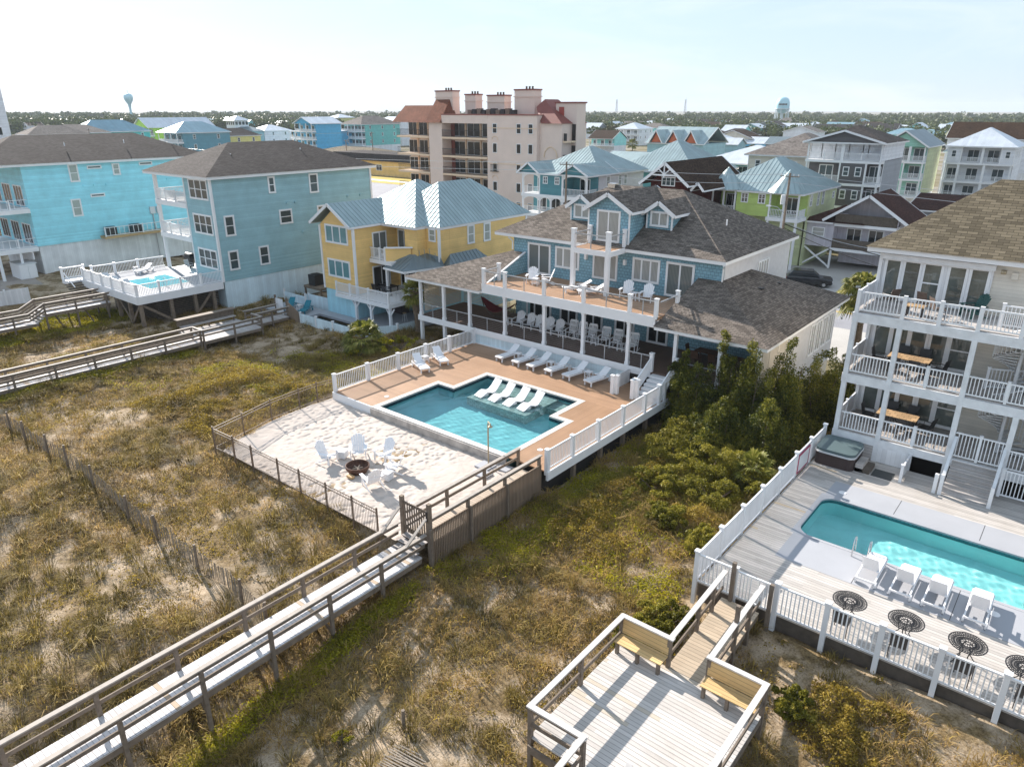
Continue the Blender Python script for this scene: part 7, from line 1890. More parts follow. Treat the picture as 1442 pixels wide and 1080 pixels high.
def grey_house():
    t = house('three storey grey house with wraparound balconies right of the lime house', -33.5, -24.1, 103, 114, [1.1, 4.0, 6.9, 9.75], 12.0, 14.0, 'grey_siding', 'sh_dark', 'hip', bays=[[(-33.4, -28.9, 'p'), (-28.9, -25.9, 'w'), (-25.9, -24.1, 'p')], [(-33.4, -28.9, 'p'), (-28.9, -25.9, 'w'), (-25.9, -24.1, 'p')], [(-33.4, -28.9, 'p'), (-28.9, -25.9, 'w'), (-25.9, -24.1, 'p')], [(-33.4, -28.9, 'p'), (-28.9, -24.1, 'p')]], depth=1.6, side=[('r', 106.2, 11.0, .8, 1.4), ('r', 108.2, 11.0, .8, 1.4), ('r', 106.3, 5.4, .7, 1.1), ('r', 107.8, 5.4, .7, 1.1)])
    gable_roof(t, -33.9, -23.7, 102.2, 108, 12.02, 13.5, 'sh_dark', 'y', name='gable_roof'); MB().slab([(-24.2, 102.6, 12.0), (-33.4, 102.6, 12.0), (-28.8, 102.6, 13.2)], (0, .1, 0)).build('gable_wall', M['grey_siding'], t)
    MB().box(-34, 101.4, .6, -21.8, 112, 1.08).build('skirt_roof', M['sh_dark'], t)
    MB().box(-24.09, 104.7, 1.2, -24.04, 113.9, 9.7).build('side_siding', M['mid_grey'], t); MB().box(-24.09, 103.1, 9.8, -24.03, 113.9, 11.95).build('side_siding', M['white_siding'], t); MB().box(-33.4, 104.55, 9.8, -24.15, 104.585, 11.9).build('porch_back_wall', M['white_siding'], t)
grey_house()
house('beige house with a light grey hip roof behind the grey house', -45, -33, 112, 126, [4.0, 6.9], 9.6, 12.6, 'cream_siding', 'sh_grey', side=[('f', -43.5, 8.2, .8, 1.2), ('f', -41.5, 8.2, .8, 1.2), ('f', -38, 8.2, .8, 1.2)], ov=.6)
def mint_house():
    t = house('mint green house with a tall gable and white balconies right of the grey house', -34.0, -27.0, 144, 157, [1.7, 4.6, 7.5], 10.0, 12.6, 'mint_siding', 'mt_grey', 'gy', bays=[[(-33.9, -30.0, 'p'), (-30.0, -27.0, 'p')], [(-33.9, -30.1, 'w'), (-30.1, -27.0, 'p')], [(-33.9, -31.8, 'p'), (-31.8, -29.4, 'p'), (-29.4, -27.0, 'p')]], depth=1.8, side=[('r', 148, 6.5, .6, 1.4), ('r', 150, 6.5, .6, 1.4)], gablewall='mint_siding')
    MB().box(-26.98, 145.9, 1.8, -26.9, 156.9, 9.9).build('side_siding', M['pale_lime'], t)
mint_house()
def white_house():
    t = house('tall white house with stacked balconies and a white metal hip roof at the upper right', -25.0, -15.0, 152, 164, [1.1, 4.1, 7.2], 10.0, 13.0, 'white_siding', 'mt_white', bays=[[(-25.0, -22.9, 'p'), (-22.9, -19.0, 'p'), (-19.0, -15.0, 'p')]] * 2 + [[(-25.0, -22.9, 'w'), (-22.9, -19.6, 'p'), (-19.6, -16.8, 'p'), (-16.8, -15.0, 'w')]], depth=2, side=[('r', 156, 8.7, .7, 1.3), ('r', 159, 8.7, .7, 1.3)], frontglass='glass')
white_house()
house('pale yellow house between the mint house and the white house', -26.5, -23.5, 160, 172, [1.0, 4.0, 6.9], 8.6, 10.4, 'cream_siding', 'mt_grey', bays=[[(-26.4, -23.6, 'p')]] * 3, depth=1.5)
house('white house with a plain brown gable roof behind the white balcony house', -30, -14, 180, 190, [4, 7], 10.4, 13.5, 'white_siding', 'sh_choc', 'gx', ov=.4)
def lavender_house():
    t = thing('beach_house', 'lavender grey cottage on stilts with X braces and dark red roofs', 'house', (-22, 96, -1.8))
    MB().box(-29.6, 94.0, -.0, -26.0, 102, 3.0).build('wall', M['lav_siding'], t); MB().box(-25.99, 95.6, -.0, -19, 102, 3.4).build('wall', M['lav_siding'], t)
    MB().box(-25.99, 93.8, -.35, -19, 95.59, .0).build('balcony_floor', M['white'], t); MB().box(-25.99, 93.8, 2.65, -19, 95.59, 3.0).build('balcony_floor', M['white'], t)
    for z in (0, 3.0): MB().box(-25.95, 93.82, z, -19, 93.9, z + 1.15).build('balcony_boards', M['wood_dark'], t)
    for x in (-24, -21.5):
        for z in (1.25, 4.2): window(t, 'f', x, 95.59, z, 1.7, 2.1, 2, 0, 'glass_dark', 'door')
    window(t, 'f', -27.8, 93.99, 1.75, 1.5, 1.1, 1, 1, 'curtain')
    for x in (-29.5, -26.0, -19.2):
        for y in (94.1, 101.5): column(t, x, y, -1.8 - .8, 0 if y > 95 else -.0, .22, base=False, name='pile')
    b = MB(); b.bar((-29.4, 94.1, -.1), (-26.1, 94.1, -2.4), .1, .2); b.bar((-29.4, 94.14, -2.4), (-26.1, 94.14, -.1), .1, .2); b.build('brace', M['white'], t)
    MB().box(-25.8, 97, -2.2, -19, 101.8, -.02).build('ground_storey', M['lav_siding'], t)
    a = MB(); roof_faces(a, hip_faces(-30.1, -22.5, 93.5, 102.5, 3.05, 4.7)); a.build('roof', M['sh_redbrown'], t); fascia(t, -30.1, -26.05, 93.5, 102.5, 3.04, .18)
    gable_roof(t, -27.3, -17.5, 93.3, 103, 3.4, 6.6, 'sh_redbrown', 'y', th=.22)
    MB().slab([(-19, 95.5, 3.0), (-25.9, 95.5, 3.0), (-25.9, 95.5, 4.2), (-22.4, 95.5, 6.3), (-19, 95.5, 4.3)], (0, .09, 0)).build('gable_wall', M['lav_siding'], t)
    for a_, b_ in ((-25.95, -24.6), (-20.3, -18.9)): MB().box(a_, 93.85, 3.0, b_, 93.95, 4.2).build('gable_panel', M['lav_siding'], t)
    t.location = (-20.94, 91.4, -.95); t.scale = (.952,) * 3
lavender_house()
house('low grey blue cottage with a red brown roof behind the lavender cottage', -20, -6, 104, 118, [-.5, 2.2], 4.2, 5.6, 'bluegrey2' if 'bluegrey2' in M else 'mid_grey', 'sh_redbrown', 'gx', ov=.4)

# ================================================================== pink apartment building
def apartments():
    t = thing('apartment_building', 'pink stucco apartment block with clay tile roofs, dark balconies and rooftop chimneys', 'apartments', (-84, 96, -2))
    Yf = 90.0; fl_ = [-3.0, .1, 3.0, 5.9, 8.8]
    w_ = MB()
    w_.box(-92.06, Yf, -3, -89.0, Yf + 10, 14.0)                        # tower between the balcony bays
    w_.box(-99.4, Yf + 2.5, -3, -92.07, Yf + 10, 14.0); w_.box(-88.99, Yf + 2.2, -3, -79.0, Yf + 10, 14.0)
    w_.box(-78.99, Yf, -3, -69.1, Yf + 10, 14.6); w_.box(-69.09, Yf + .7, -3, -65.0, Yf + 7, 14.1)
    w_.box(-88.99, Yf, 13.85, -79.0, Yf + 2.19, 15.1); w_.build('wall', M['pink'], t)
    MB().box(-89.05, Yf - .06, 15.1, -69.05, Yf + 10.1, 15.25).build('roof_deck', M['clay_trim'], t)
    MB().box(-78.99, Yf + .05, 14.6, -69.1, Yf + 2, 15.09).build('parapet', M['pink'], t)
    st = MB().box(-68.0, Yf + 3.2, -3, -64.2, Yf + 5.5, 16.8).build('stair_tower', M['pink'], t); MB().box(-68.15, Yf + 3.05, 16.8, -64.05, Yf + 5.65, 17.0).build('tower_cap', M['clay_trim'], st)
    MB().box(-67.4, Yf + 3.12, 14.4, -66.5, Yf + 3.19, 16.3).build('door', M['clay_door'], st)
    for z in (11.6, 8.6, 5.6):
        MB().box(-64.98, Yf + .9, z - .25, -64.3, Yf + 3.19, z).build('balcony_slab', M['pink_dark'], t); MB().box(-64.9, Yf + 1.0, z, -64.35, Yf + 1.06, z + 1.05).build('balcony_railing', M['black_metal'], t)
        MB().box(-64.9, Yf + 3.1, z, -64.3, Yf + 3.18, z + 2.3).build('doorway_shade', M['shade_dark'], t)  # dark panel painting the shade in the recess
    for i, z in enumerate(fl_ + [11.7]):
        for a, b, dp in ((-100.0, -92.07, 2.49), (-88.99, -79.0, 2.19)):
            z_ = z + 0
            MB().box(a, Yf - .1, z_ - .28, b, Yf + dp, z_ + .02).build('balcony_slab', M['pink_dark'], t)
            r = MB(); n = int((b - a) / .2)
            for k in range(n): x = a + .05 + (b - a - .1) * k / n; r.box(x - .016, Yf - .04, z_ + .05, x + .016, Yf - .015, z_ + 1.05)
            r.bar((a, Yf - .03, z_ + 1.07), (b, Yf - .03, z_ + 1.07), .06, .06); r.bar((a, Yf - .03, z_ + .08), (b, Yf - .03, z_ + .08), .05, .05); r.build('balcony_railing', M['black_metal'], t)
            for j in range(3):
                wd = (b - a) / 3.5
                window(t, 'f', a + (b - a) * (j + .5) / 3 + .2, Yf + dp, z_ + 1.12, wd, 2.1, 2, 0, 'glass_dark', 'door', .05)
            for xx in (a + (b - a) * .35, a + (b - a) * .68, b - .14): MB().box(xx - .12, Yf + dp - .25, z_ + .02, xx + .12, Yf + dp - .02, z_ + 2.6).build('pier', M['pink_dark'], t)
            if a > -90: MB().box(a + .1, Yf + 2.1, z_ + .02, a + .9, Yf + 2.18, z_ + 2.3).build('red_door', M['clay_trim'], t)
        for x in (-77.4, -72.6, -70.3):
            window(t, 'f', x, Yf - .002, z + 1.5, .85, 1.4, 1, 0, 'glass_dark', fr=.05)
    for z in (3.0, 8.9):
        m = MB(); m.tube([(-77.4 + .62 * math.cos(q), Yf - .02, z + 2.6 + .55 * math.sin(q)) for q in np.linspace(0, math.pi, 12)], .06, 6); m.build('arch_trim', M['pink_dark'], t)
    r = MB()
    for k in range(12): x = -78.1 + k * .125; r.box(x - .012, Yf - .35, 6.8, x + .012, Yf - .33, 7.8)
    r.box(-78.15, Yf - .36, 7.75, -76.6, Yf - .32, 7.82); r.box(-78.15, Yf - .36, 6.72, -76.6, Yf - .0, 6.8); r.build('balconette', M['wood_dark'], t)
    m = MB(); m.tube([(-67.0 + 1.2 * math.cos(q), Yf + .67, 9.2 + 1.5 * math.sin(q)) for q in np.linspace(0, math.pi, 16)], .1, 6); m.build('arch_trim', M['pink_dark'], t)
    # clay tile mansards
    a = MB(); roof_faces(a, [[(-100.6, Yf - .5, 13.9), (-92.2, Yf - .5, 13.9), (-94.5, Yf + 3.2, 16.6), (-101.0, Yf + 3.2, 16.6)], [(-94.5, Yf + 3.2, 16.6), (-92.2, Yf + 3.2, 16.6), (-92.2, Yf + 9, 16.6), (-101, Yf + 9, 16.6), (-101.0, Yf + 3.2, 16.6)]]); a.quad((-92.2, Yf - .5, 13.9), (-92.2, Yf + 3.2, 13.9), (-92.2, Yf + 3.2, 16.6), (-94.5, Yf + 3.2, 16.6)); a.build('tile_roof', M['clay'], t)
    b = MB(); roof_faces(b, [[(-92.3, Yf - .6, 13.9), (-88.9, Yf - .6, 13.9), (-90.3, Yf + 3.6, 17.7), (-93.6, Yf + 3.6, 17.7)]]); b.quad((-88.9, Yf - .6, 13.9), (-88.9, Yf + 4, 13.9), (-90.3, Yf + 3.6, 17.7)); b.build('tile_roof', M['clay'], t)
    c = MB(); roof_faces(c, [[(-68.6, Yf + .3, 14.0), (-64.8, Yf + .3, 14.0), (-70.4, Yf + 3.6, 17.4), (-71.6, Yf + 3.0, 16.3)], [(-64.8, Yf + .3, 14.0), (-64.8, Yf + 7, 14.0), (-70.4, Yf + 7, 17.4), (-70.4, Yf + 3.6, 17.4)]]); c.build('tile_roof', M['clay_trim'], t)
    for x0, x1, y, zt in ((-93.6, -89.0, 3.4, 18.75), (-87.3, -84.4, 4, 18.15), (-82.4, -78.2, 4, 17.95), (-76.3, -71.7, 3.5, 18.7)):
        k = MB().box(x0, Yf + y, 13.9, x1 - .6, Yf + y + 1.7, zt).build('chimney', M['pink'], t); MB().box(x0 - .1, Yf + y - .1, zt, x1 - .5, Yf + y + 1.8, zt + .2).build('chimney_cap', M['clay_trim'], k)
        MB().box(x0 - .12, Yf + y - .12, zt - .95, x1 - .48, Yf + y + 1.82, zt - .82).build('string_course', M['pink'], k)
        for i in range(3): MB().tube([((x0 + x1) / 2 - .6 + i * .6, Yf + y + .9, zt + .2), ((x0 + x1) / 2 - .6 + i * .6, Yf + y + .9, zt + .6)], .15, 8).build('flue', M['wood_dark'], k)
    for i in range(10): MB().box(-84.6 + i * 1.0, Yf + 1.6, 15.25, -83.8 + i * 1.0, Yf + 2.4, 15.9 + .1 * (i % 3)).build('condenser', M['black_metal'] if i % 2 else M['wood_rail'], t)
    for z in (2.0, 7.9, 13.2): MB().box(-78.9, Yf - .05, z, -69.1, Yf - .001, z + .12).build('string_course', M['pink_dark'], t)
M['clay_door'] = plain('red_door_paint', (.35, .06, .04), .5, .1, 1)
apartments()
def tower_block():
    t = thing('apartment_tower', 'tall white tower block with dark windows cut off by the left edge of the photo', 'tower block', (-178, 57, -2))
    MB().box(-195, 30, -2, -170.5, 52.7, 46).build('wall', M['white_siding'], t)
    for i in range(15):
        for y in (32, 36, 40, 43.5, 47, 50.6): window(t, 'r', y, -170.49, .2 + i * 2.95, 1.5, 1.5, 1, 0, 'glass_dark', fr=.06)
        for x in (-191, -186, -181, -175.5): window(t, 'f', x, 29.99, .2 + i * 2.95, 2.4, 1.5, 2, 0, 'glass_dark', fr=.06)
    MB().box(-195.1, 29.8, 45.8, -170.4, 52.9, 46.6).build('parapet', M['white'], t)
tower_block()

# ================================================================== houses in the middle distance, left
def town(label, px, py, zb, W, D, n, wall, roof, rtype='hip', eave=None, bays=True, rise=2.4, ribs=0, side=0, fh=2.9, lift=2.7, **k):
    """a house whose front right corner stands at a surveyed point: (px, py) is its eave corner, seen n storeys above zb"""
    ze = zb + lift + n * fh
    c = at(px, py, ze)
    x1, y0 = float(c.x), float(c.y); x0 = x1 - W
    fl_ = [zb + lift + i * fh for i in range(n)]
    by = None
    if bays: nb = max(1, int(W / 3.6)); by = [[(x0 + W * i / nb + (.05 if i == 0 else 0), x0 + W * (i + 1) / nb - (.05 if i == nb - 1 else 0), 'w' if (bays == 'w' and i == nb // 2) else 'p') for i in range(nb)]] * n
    sd_ = [('r', y0 + D * (i + .7) / (side + .2), fl_[j] + 1.6, .9, 1.4) for j in range(n) for i in range(side)] if side else None
    return house(label, x0, x1, y0, y0 + D, fl_, ze, ze + rise, wall, roof, rtype, bays=by, zb=zb, depth=2, side=sd_, ribs=ribs, cornerboards=False, **k)
town('bright teal house with a blue metal roof and white rooftop deck at the left', 114, 186.5, -1.8, 12, 22, 3, 'bright_teal', 'mt_blue', side=4, rise=3.6, bays=True, lift=2.2)
town('aqua house with white balconies beside the tower block at the left', 40, 190, -1.8, 9, 16, 3, 'aqua_siding', 'sh_grey', side=3, lift=2.2)
town('teal house with a grey roof left of the bright teal house', 77, 188, -1.8, 10, 16, 3, 'teal_mint', 'sh_grey', side=2, lift=2.2)
town('bright lime green house with a silver gable roof', 209, 180, -1.8, 12, 26, 3, 'bright_lime', 'mt_white', 'gy', rise=3.4, side=0)
town('deep blue grey house with a blue metal roof beside the lime house', 248, 187.5, -1.8, 12, 18, 3, 'bluegrey_siding', 'mt_blue', side=2, rise=3.2, lift=2.2)
town('pale yellow house with a charcoal hip roof and white balcony', 299, 192.5, -1.8, 9, 18, 2, 'pale_yellow', 'sh_dark', side=3, lift=3.5)
town('white house with a square glazed cupola and silver roofs', 372, 184.5, -1.8, 12, 14, 2, 'white_siding', 'mt_white', side=2, bays=None, lift=3)
def cupola():
    c = at(325, 178, 9.0); t = thing('beach_house', 'house with a glazed lookout tower under a white pyramid roof', 'house', (c.x, c.y, -1.8)); x, y = c.x, c.y
    MB().box(x - 6, y - 2, -1.8, x + 8, y + 12, 7.0).build('wall', M['teal_siding'], t); a = MB(); roof_faces(a, hip_faces(x - 6.5, x + 8.5, y - 2.5, y + 12.5, 7.0, 9.6)); a.build('roof', M['mt_grey'], t)
    MB().box(x - 3.4, y, 7.2, x + 3.4, y + 6.8, 11.4).build('lookout', M['white_siding'], t)
    for i in range(4): window(t, 'f', x - 2.5 + i * 1.65, y - .01, 10.2, 1.4, 1.5, 1, 0, 'glass'); window(t, 'r', y + .9 + i * 1.65, x + 3.41, 10.2, 1.4, 1.5, 1, 0, 'glass')
    b = MB(); roof_faces(b, hip_faces(x - 4.3, x + 4.3, y - .9, y + 7.7, 11.4, 13.4)); b.build('lookout_roof', M['mt_white'], t)
cupola()
town('sky blue house with a silver roof and long white roof terrace', 437, 185.8, -1.8, 15, 22, 2, 'sky_siding', 'mt_white', side=4, lift=3.2, rise=.5)
town('blue house with a gable roof set back behind a roof terrace', 438, 174.5, -1.8, 11, 14, 4, 'sky_siding', 'mt_white', 'gy', rise=2.4, lift=1.0)
town('teal mint house with a light hip roof and three storeys of balconies', 508.5, 175.5, -1.8, 14, 22, 3, 'teal_mint', 'sh_grey', side=3, rise=3.4, lift=3)
town('white house with a silver roof between the blue and teal mint houses', 476, 166, -1.8, 14, 16, 3, 'pale_yellow', 'mt_white', lift=3)
town('pale house with a white hip roof behind the teal mint house', 560, 172, -1.8, 16, 16, 3, 'white_siding', 'mt_white', 'gx', lift=3)
town('grey roofed teal house partly hidden by the apartment block', 570, 180, -1.8, 10, 14, 2, 'teal_siding', 'mt_blue', lift=3)
def yellow_shop():
    t = thing('shop_building', 'low yellow building with a dark mansard fascia beyond the parking lot', 'building', (-165, 140, -1.8))
    MB().box(-185, 141, -1.8, -133, 152, 2.4).build('wall', M['yellow_siding'], t); a = MB(); roof_faces(a, [[(-186, 140.2, 2.2), (-132, 140.2, 2.2), (-132.6, 140.9, 4.1), (-185.4, 140.9, 4.1)], [(-132, 140.2, 2.2), (-132, 153, 2.2), (-132.6, 152, 4.1), (-132.6, 140.9, 4.1)], [(-185.4, 140.9, 4.1), (-132.6, 140.9, 4.1), (-132.6, 152, 4.1), (-185.4, 152, 4.1)]]); a.build('roof', M['sh_dark'], t)
    for x in (-180, -165): window(t, 'f', x, 140.99, .4, 2.4, 1.6, 2, 0, 'glass_dark')
yellow_shop()
town('low building with a flat tan roof in front of the teal mint house', 523, 217, -1.8, 32, 14, 1, 'teal_siding', 'sh_tan', lift=0, fh=3.5, rise=1.6, bays=None)
for i in range(16):
    pass
# centre and right, beyond the first rows
town('white two storey house with a white hip roof and palm beside it', 898, 182, -1.8, 13, 16, 2, 'white_siding', 'mt_white', rise=3, side=3, lift=2.4)
town('teal house with a flat white roof terrace left of the oak trees', 971, 184, -1.8, 16, 14, 2, 'teal_siding', 'sh_redbrown', rise=1.2, lift=2.6)
town('aqua house with white stair rails beside the apartment block', 862, 196, -1.8, 12, 12, 1, 'aqua_siding', 'sh_choc', 'gx', lift=2.8, rise=3.4)
def teal_roof_house():
    t = house('turquoise house with a big silver and teal hip roof behind the chocolate roof', -60, -47.6, 99, 113, [2.2, 5.0], 7.4, 11.6, 'aqua_siding', 'mt_teal', ov=.6, ribs=.5)
    gable_roof(t, -66, -58, 101, 112, 7.4, 9.6, 'mt_teal', 'x', name='side_roof')
teal_roof_house()
def orange_gables():
    c = at(950, 200, 8.0); x, y = c.x, c.y
    t = thing('beach_house', 'teal house with three orange fronted gables on its metal roof', 'house', (x, y, -1.8))
    MB().box(x - 8, y, -1.8, x + 8, y + 14, 7.6).build('wall', M['teal_siding'], t); gable_roof(t, x - 8.6, x + 8.6, y - .6, y + 14.6, 7.6, 11.6, 'mt_teal', 'x')
    for i in range(3):
        xx = x - 5.2 + i * 5.0
        w2 = MB(); w2.slab([(xx + 1.5, y - .3, 7.8), (xx - 1.5, y - .3, 7.8), (xx, y - .3, 10.4)], (0, 3.4, 0)); o = w2.build('gable_front', M['orange_trim'], t); gable_roof(o, xx - 2.0, xx + 2.0, y - .9, y + 6, 7.7, 10.9, 'mt_teal', 'y', name='gable_roof')
orange_gables()
town('house with a broad silver roof behind the big magnolia tree', 1010, 196, -1.8, 14, 14, 1, 'teal_siding', 'mt_white', rise=3, lift=4.6, bays=None)
town('small grey blue house with a silver gable roof near the magnolia', 1038, 204, -1.8, 9, 8, 1, 'teal_siding', 'mt_white', 'gx', lift=2.8, bays=None, rise=2.2)
town('pale aqua house with a dark grey hip roof in front of the forest', 1056, 190.5, -1.8, 16, 12, 1, 'aqua_siding', 'sh_dark', lift=4, rise=2.6)
town('blue cottage with a white gable roof among small oaks', 1084, 203, -1.8, 11, 10, 1, 'sky_siding', 'mt_white', 'gx', lift=2.0, bays=None, rise=2.4)
town('grey blue cottage with a slate gable roof among small oaks', 1122, 204, -1.8, 12, 10, 1, 'mid_grey', 'mt_grey', 'gx', lift=2.2, bays=None, rise=2.6)
town('grey two gabled house below the legged water tower', 1100, 177, -1.8, 16, 14, 2, 'mid_grey', 'sh_dark', 'gy', lift=2.6, bays=True, rise=2.6)
town('white house with a broad plain grey roof right of the water tower', 1138, 184, -1.8, 20, 14, 1, 'white_siding', 'mt_white', 'gx', lift=2.8, rise=4, bays=None)
town('dark roofed white house in front of the pine forest', 1212, 184, -1.8, 26, 14, 1, 'white_siding', 'sh_dark', 'gx', lift=4, rise=3, bays=None)
town('white flat topped house half hidden by a golden tree', 1284, 178, -1.8, 16, 12, 2, 'white_siding', 'mt_white', lift=2, rise=.6)
town('turquoise house with a bright blue metal roof behind the mint house', 1298, 190, -1.8, 16, 12, 1, 'aqua_siding', 'mt_blue', lift=4, rise=2.6, bays=None)
town('pale blue hip roofed cottage in front of the pine forest', 1330, 190.5, -1.8, 14, 12, 1, 'mid_grey', 'mt_blue', lift=3, rise=2.4)
town('white cottage with a grey gable roof at the upper right', 1420, 190, -1.8, 18, 12, 1, 'white_siding', 'mt_white', 'gx', lift=3.5, rise=2.6, bays=None)
town('white house with a dark blue gable near the top right corner', 1438, 196, -1.8, 12, 10, 1, 'white_siding', 'mt_blue', 'gy', lift=3.5, rise=2.4, bays=None)
# rows far behind, small in the picture
fr_ = random.Random(21); wl_ = ['white_siding', 'mid_grey', 'teal_siding', 'aqua_siding', 'cream_siding', 'sky_siding']; rf_ = ['mt_white', 'sh_grey', 'sh_dark', 'mt_blue', 'mt_white', 'sh_choc']
for px, py in ((60, 171), (98, 172), (130, 175), (160, 176), (40, 177), (215, 172), (262, 173), (300, 172), (345, 176), (395, 176), (415, 172), (452, 166), (530, 166), (548, 164), (385, 169), (332, 170), (240, 168), (836, 177), (856, 172), (880, 172), (925, 175), (945, 172), (962, 176), (1015, 178), (1030, 175), (1070, 180), (1160, 178), (1185, 176), (1240, 178), (1350, 183), (1375, 187), (1400, 183), (1060, 196), (1015, 189), (118, 171), (190, 169), (470, 171), (360, 171), (78, 168), (145, 170), (172, 172), (280, 169), (318, 168), (405, 167), (440, 168), (498, 165), (842, 181), (868, 178), (900, 177), (915, 172), (935, 180), (1005, 173), (1045, 186), (1078, 176), (1120, 172), (1150, 186), (1198, 180), (1225, 173), (1262, 184), (1305, 182), (1362, 180), (1390, 190), (1410, 178)):
    i = fr_.randrange(6)
    town('small far house low on the skyline in front of the woods', px, py + fr_.uniform(-.6, .6), -1.8, fr_.uniform(11, 18), fr_.uniform(9, 14), 1, wl_[i], rf_[fr_.randrange(6)], fr_.choice(['hip', 'gx', 'gy', 'gx']), lift=fr_.uniform(3.2, 4.6), rise=fr_.uniform(2, 3.4), bays=None, group='far houses in front of the woods')

# ================================================================== trees in the town
for px, py, h, rx, mt, lab in (
    (1003, 224, 6.0, 3.4, 'leaf_dark', 'dense dark magnolia beside the orange gabled house'),
    (1058, 222, 4.6, 3.2, 'leaf_dark', 'brown green oak between the blue cottage and the lime house roof'),
    (1100, 220, 4.6, 3.8, 'leaf_dark', 'wide brown green oak behind the teal ridge of the lime house'),
    (1130, 200, 4.8, 5.0, 'leaf_pine', 'green tree clump left of the beige house'),
    (1090, 192, 6.0, 4.4, 'leaf_dark', 'rounded oak below the legged water tower'),
    (1105, 193, 5.4, 2.6, 'leaf_gold', 'reddish bare tree beside the rounded oak below the water tower'),
    (1243, 200, 6.5, 6.2, 'leaf_gold', 'golden leaved tree behind the mint house'),
    (1315, 206, 6.0, 4.6, 'leaf_gold', 'yellow green tree left of the white balcony house'),
    (1425, 200, 6.5, 5.0, 'leaf_pine', 'green tree right behind the white balcony house'),
    (865, 212, 5.2, 5.0, 'leaf_dark', 'dark green thicket in front of the white hip roofed house'),
    (1045, 178, 9.5, 8.0, 'leaf_dark', 'large dark oak in front of the forest, left of the water tower'),
    (990, 187, 9.0, 8.0, 'leaf_dark', 'large spreading oak above the orange gables'),
    (962, 188, 7.5, 6.0, 'leaf_pine', 'green oak left of the large spreading oak above the orange gables'),
    (1012, 187, 6.5, 7.0, 'leaf_gold', 'russet tree row left of the dark roofed aqua house'),
    (183, 176, 7.5, 9.0, 'leaf_gold', 'amber tree clump behind the bright teal house'),
    (395, 178, 8.0, 10., 'leaf_dark', 'olive tree clump beyond the cupola house'),
    (300, 176, 7.0, 8.0, 'leaf_dark', 'olive tree behind the pale yellow house'),
    (430, 172, 7.0, 9.0, 'leaf_pine', 'green tree clump behind the sky blue house'),
    (558, 205, 3.6, 3.4, 'leaf_dark', 'dark bushy tree beside the teal mint house'),
    (728, 300, 6.0, 2.6, 'leaf_dark', 'tall shaded evergreen between the apartment block and the arched teal house'),
    (215, 222, 4.5, 3.0, 'leaf_gold', 'yellowish tree in front of the blue grey house at the left'),
    (248, 228, 3.4, 2.6, 'leaf_dark', 'dark round tree above the grey blue house roof'),
    (72, 222, 3.4, 4.0, 'leaf_gold', 'yellow green scrub in front of the teal houses at the left'),
    (1276, 282, 2.6, 2.0, 'leaf_gold', 'yellow green tree in front of the mint house'),
    (1233, 280, 2.0, 1.1, 'leaf_green', 'small round shrub tree beside the grey house'),
    (1003, 308, 3.0, 2.4, 'leaf_gold', 'yellowish shrub tree below the lime house porch')):
    c = at(px, py, -1.8); far = c.length
    tree(c.x, c.y, h, rx, lab, mt, 1500 if far < 180 else 1100, max(.35, far * .0032), blobs=26)
for px, py, th, lab, mt, rad in ((1148, 330, 3.6, 'dark palm left of the lavender cottage', 'palm_dark', 2.2), (1160, 318, 4.2, 'dark palm close against the lime house side wall', 'palm_dark', 2.2), (1126, 338, 3.2, 'dark palm below the lime house corner porch', 'palm_dark', 2.0), (835, 212, 2.0, 'sunny palm in front of the white hip roofed house', 'palm', 2.8), (890, 213, 3.2, 'bright yellow palm right beside the white hip roofed house', 'palm', 3.0), (1262, 296, 2.6, 'palm in front of the mint house', 'palm', 2.2)):
    c = at(px, py, -1.8); palm(c.x, c.y, th, lab, mt, -1.8, rad, 30, seed=int(px), width=1.2)
bush(-9.4, 50.0, 1.5, 2.0, 'yellow green shrub beside the sandy side yard between the big houses', 'leaf_gold', 2200, .16, z=-1.8, blobs=24)
bush(-10.5, 57.5, 1.8, 1.6, 'green shrub by the street between the two big houses', 'leaf_green', 2200, .16, z=-1.8, blobs=24)
bush(-9.0, 46.5, 1.4, 2.4, 'tall leafy shrub beside the balcony house wall', 'leaf_green', 2400, .15, z=-1.8, blobs=24)

for i in range(46):
    px, py = fr_.uniform(830, 1440), fr_.uniform(176, 208)
    if i < 12: px, py = fr_.uniform(20, 560), fr_.uniform(173, 186)
    c = at(px, py, -1.8); far = c.length
    tree(c.x, c.y, fr_.uniform(4.5, 7.5) * (1 if far < 300 else 1.2), fr_.uniform(3, 5.5), 'green tree standing among the far houses before the woods', fr_.choice(['leaf_dark', 'leaf_pine', 'leaf_pine', 'leaf_gold']), 520, max(.4, far * .0034), group='trees among the far houses', blobs=18)
# ------------------------------------------------------------------ the woods on the skyline
rw = np.random.default_rng(5)
V, Q = [], []
nf = 0
a0, a1 = YAW + math.radians(40), YAW - math.radians(40)
cnt = 5200
ang = rw.uniform(math.radians(-40), math.radians(40), cnt)
u = rw.random(cnt)
near = 360 + 260 * (np.clip(-ang, -1, 1) + .7) * .9            # the wood starts farther off on the left
dist = near + (1500 - near) * u ** 1.7
hd = -YAW + ang                                               # heading from +Y towards +X
tx, ty = dist * np.sin(hd), dist * np.cos(hd)
hgt = rw.uniform(7.5, 12.0, cnt) - 1.2 * sm(.1, .5, ang) + 3.5 * sm(500, 1400, dist) + 1.8 * (vnoise(tx, ty, 60, 77) - .5)
rad_ = rw.uniform(2.6, 5.2, cnt) * (1 + dist / 1600)
k = 72
ci = np.repeat(np.arange(cnt), k); n = len(ci)
d = rw.normal(size=(n, 3)); d /= np.linalg.norm(d, axis=1)[:, None]; d[:, 2] = d[:, 2] * .8
lobe = rw.normal(0, .35, (cnt, 4, 3)); li = rw.integers(0, 4, n)
off = lobe[ci, li] * rad_[ci][:, None]
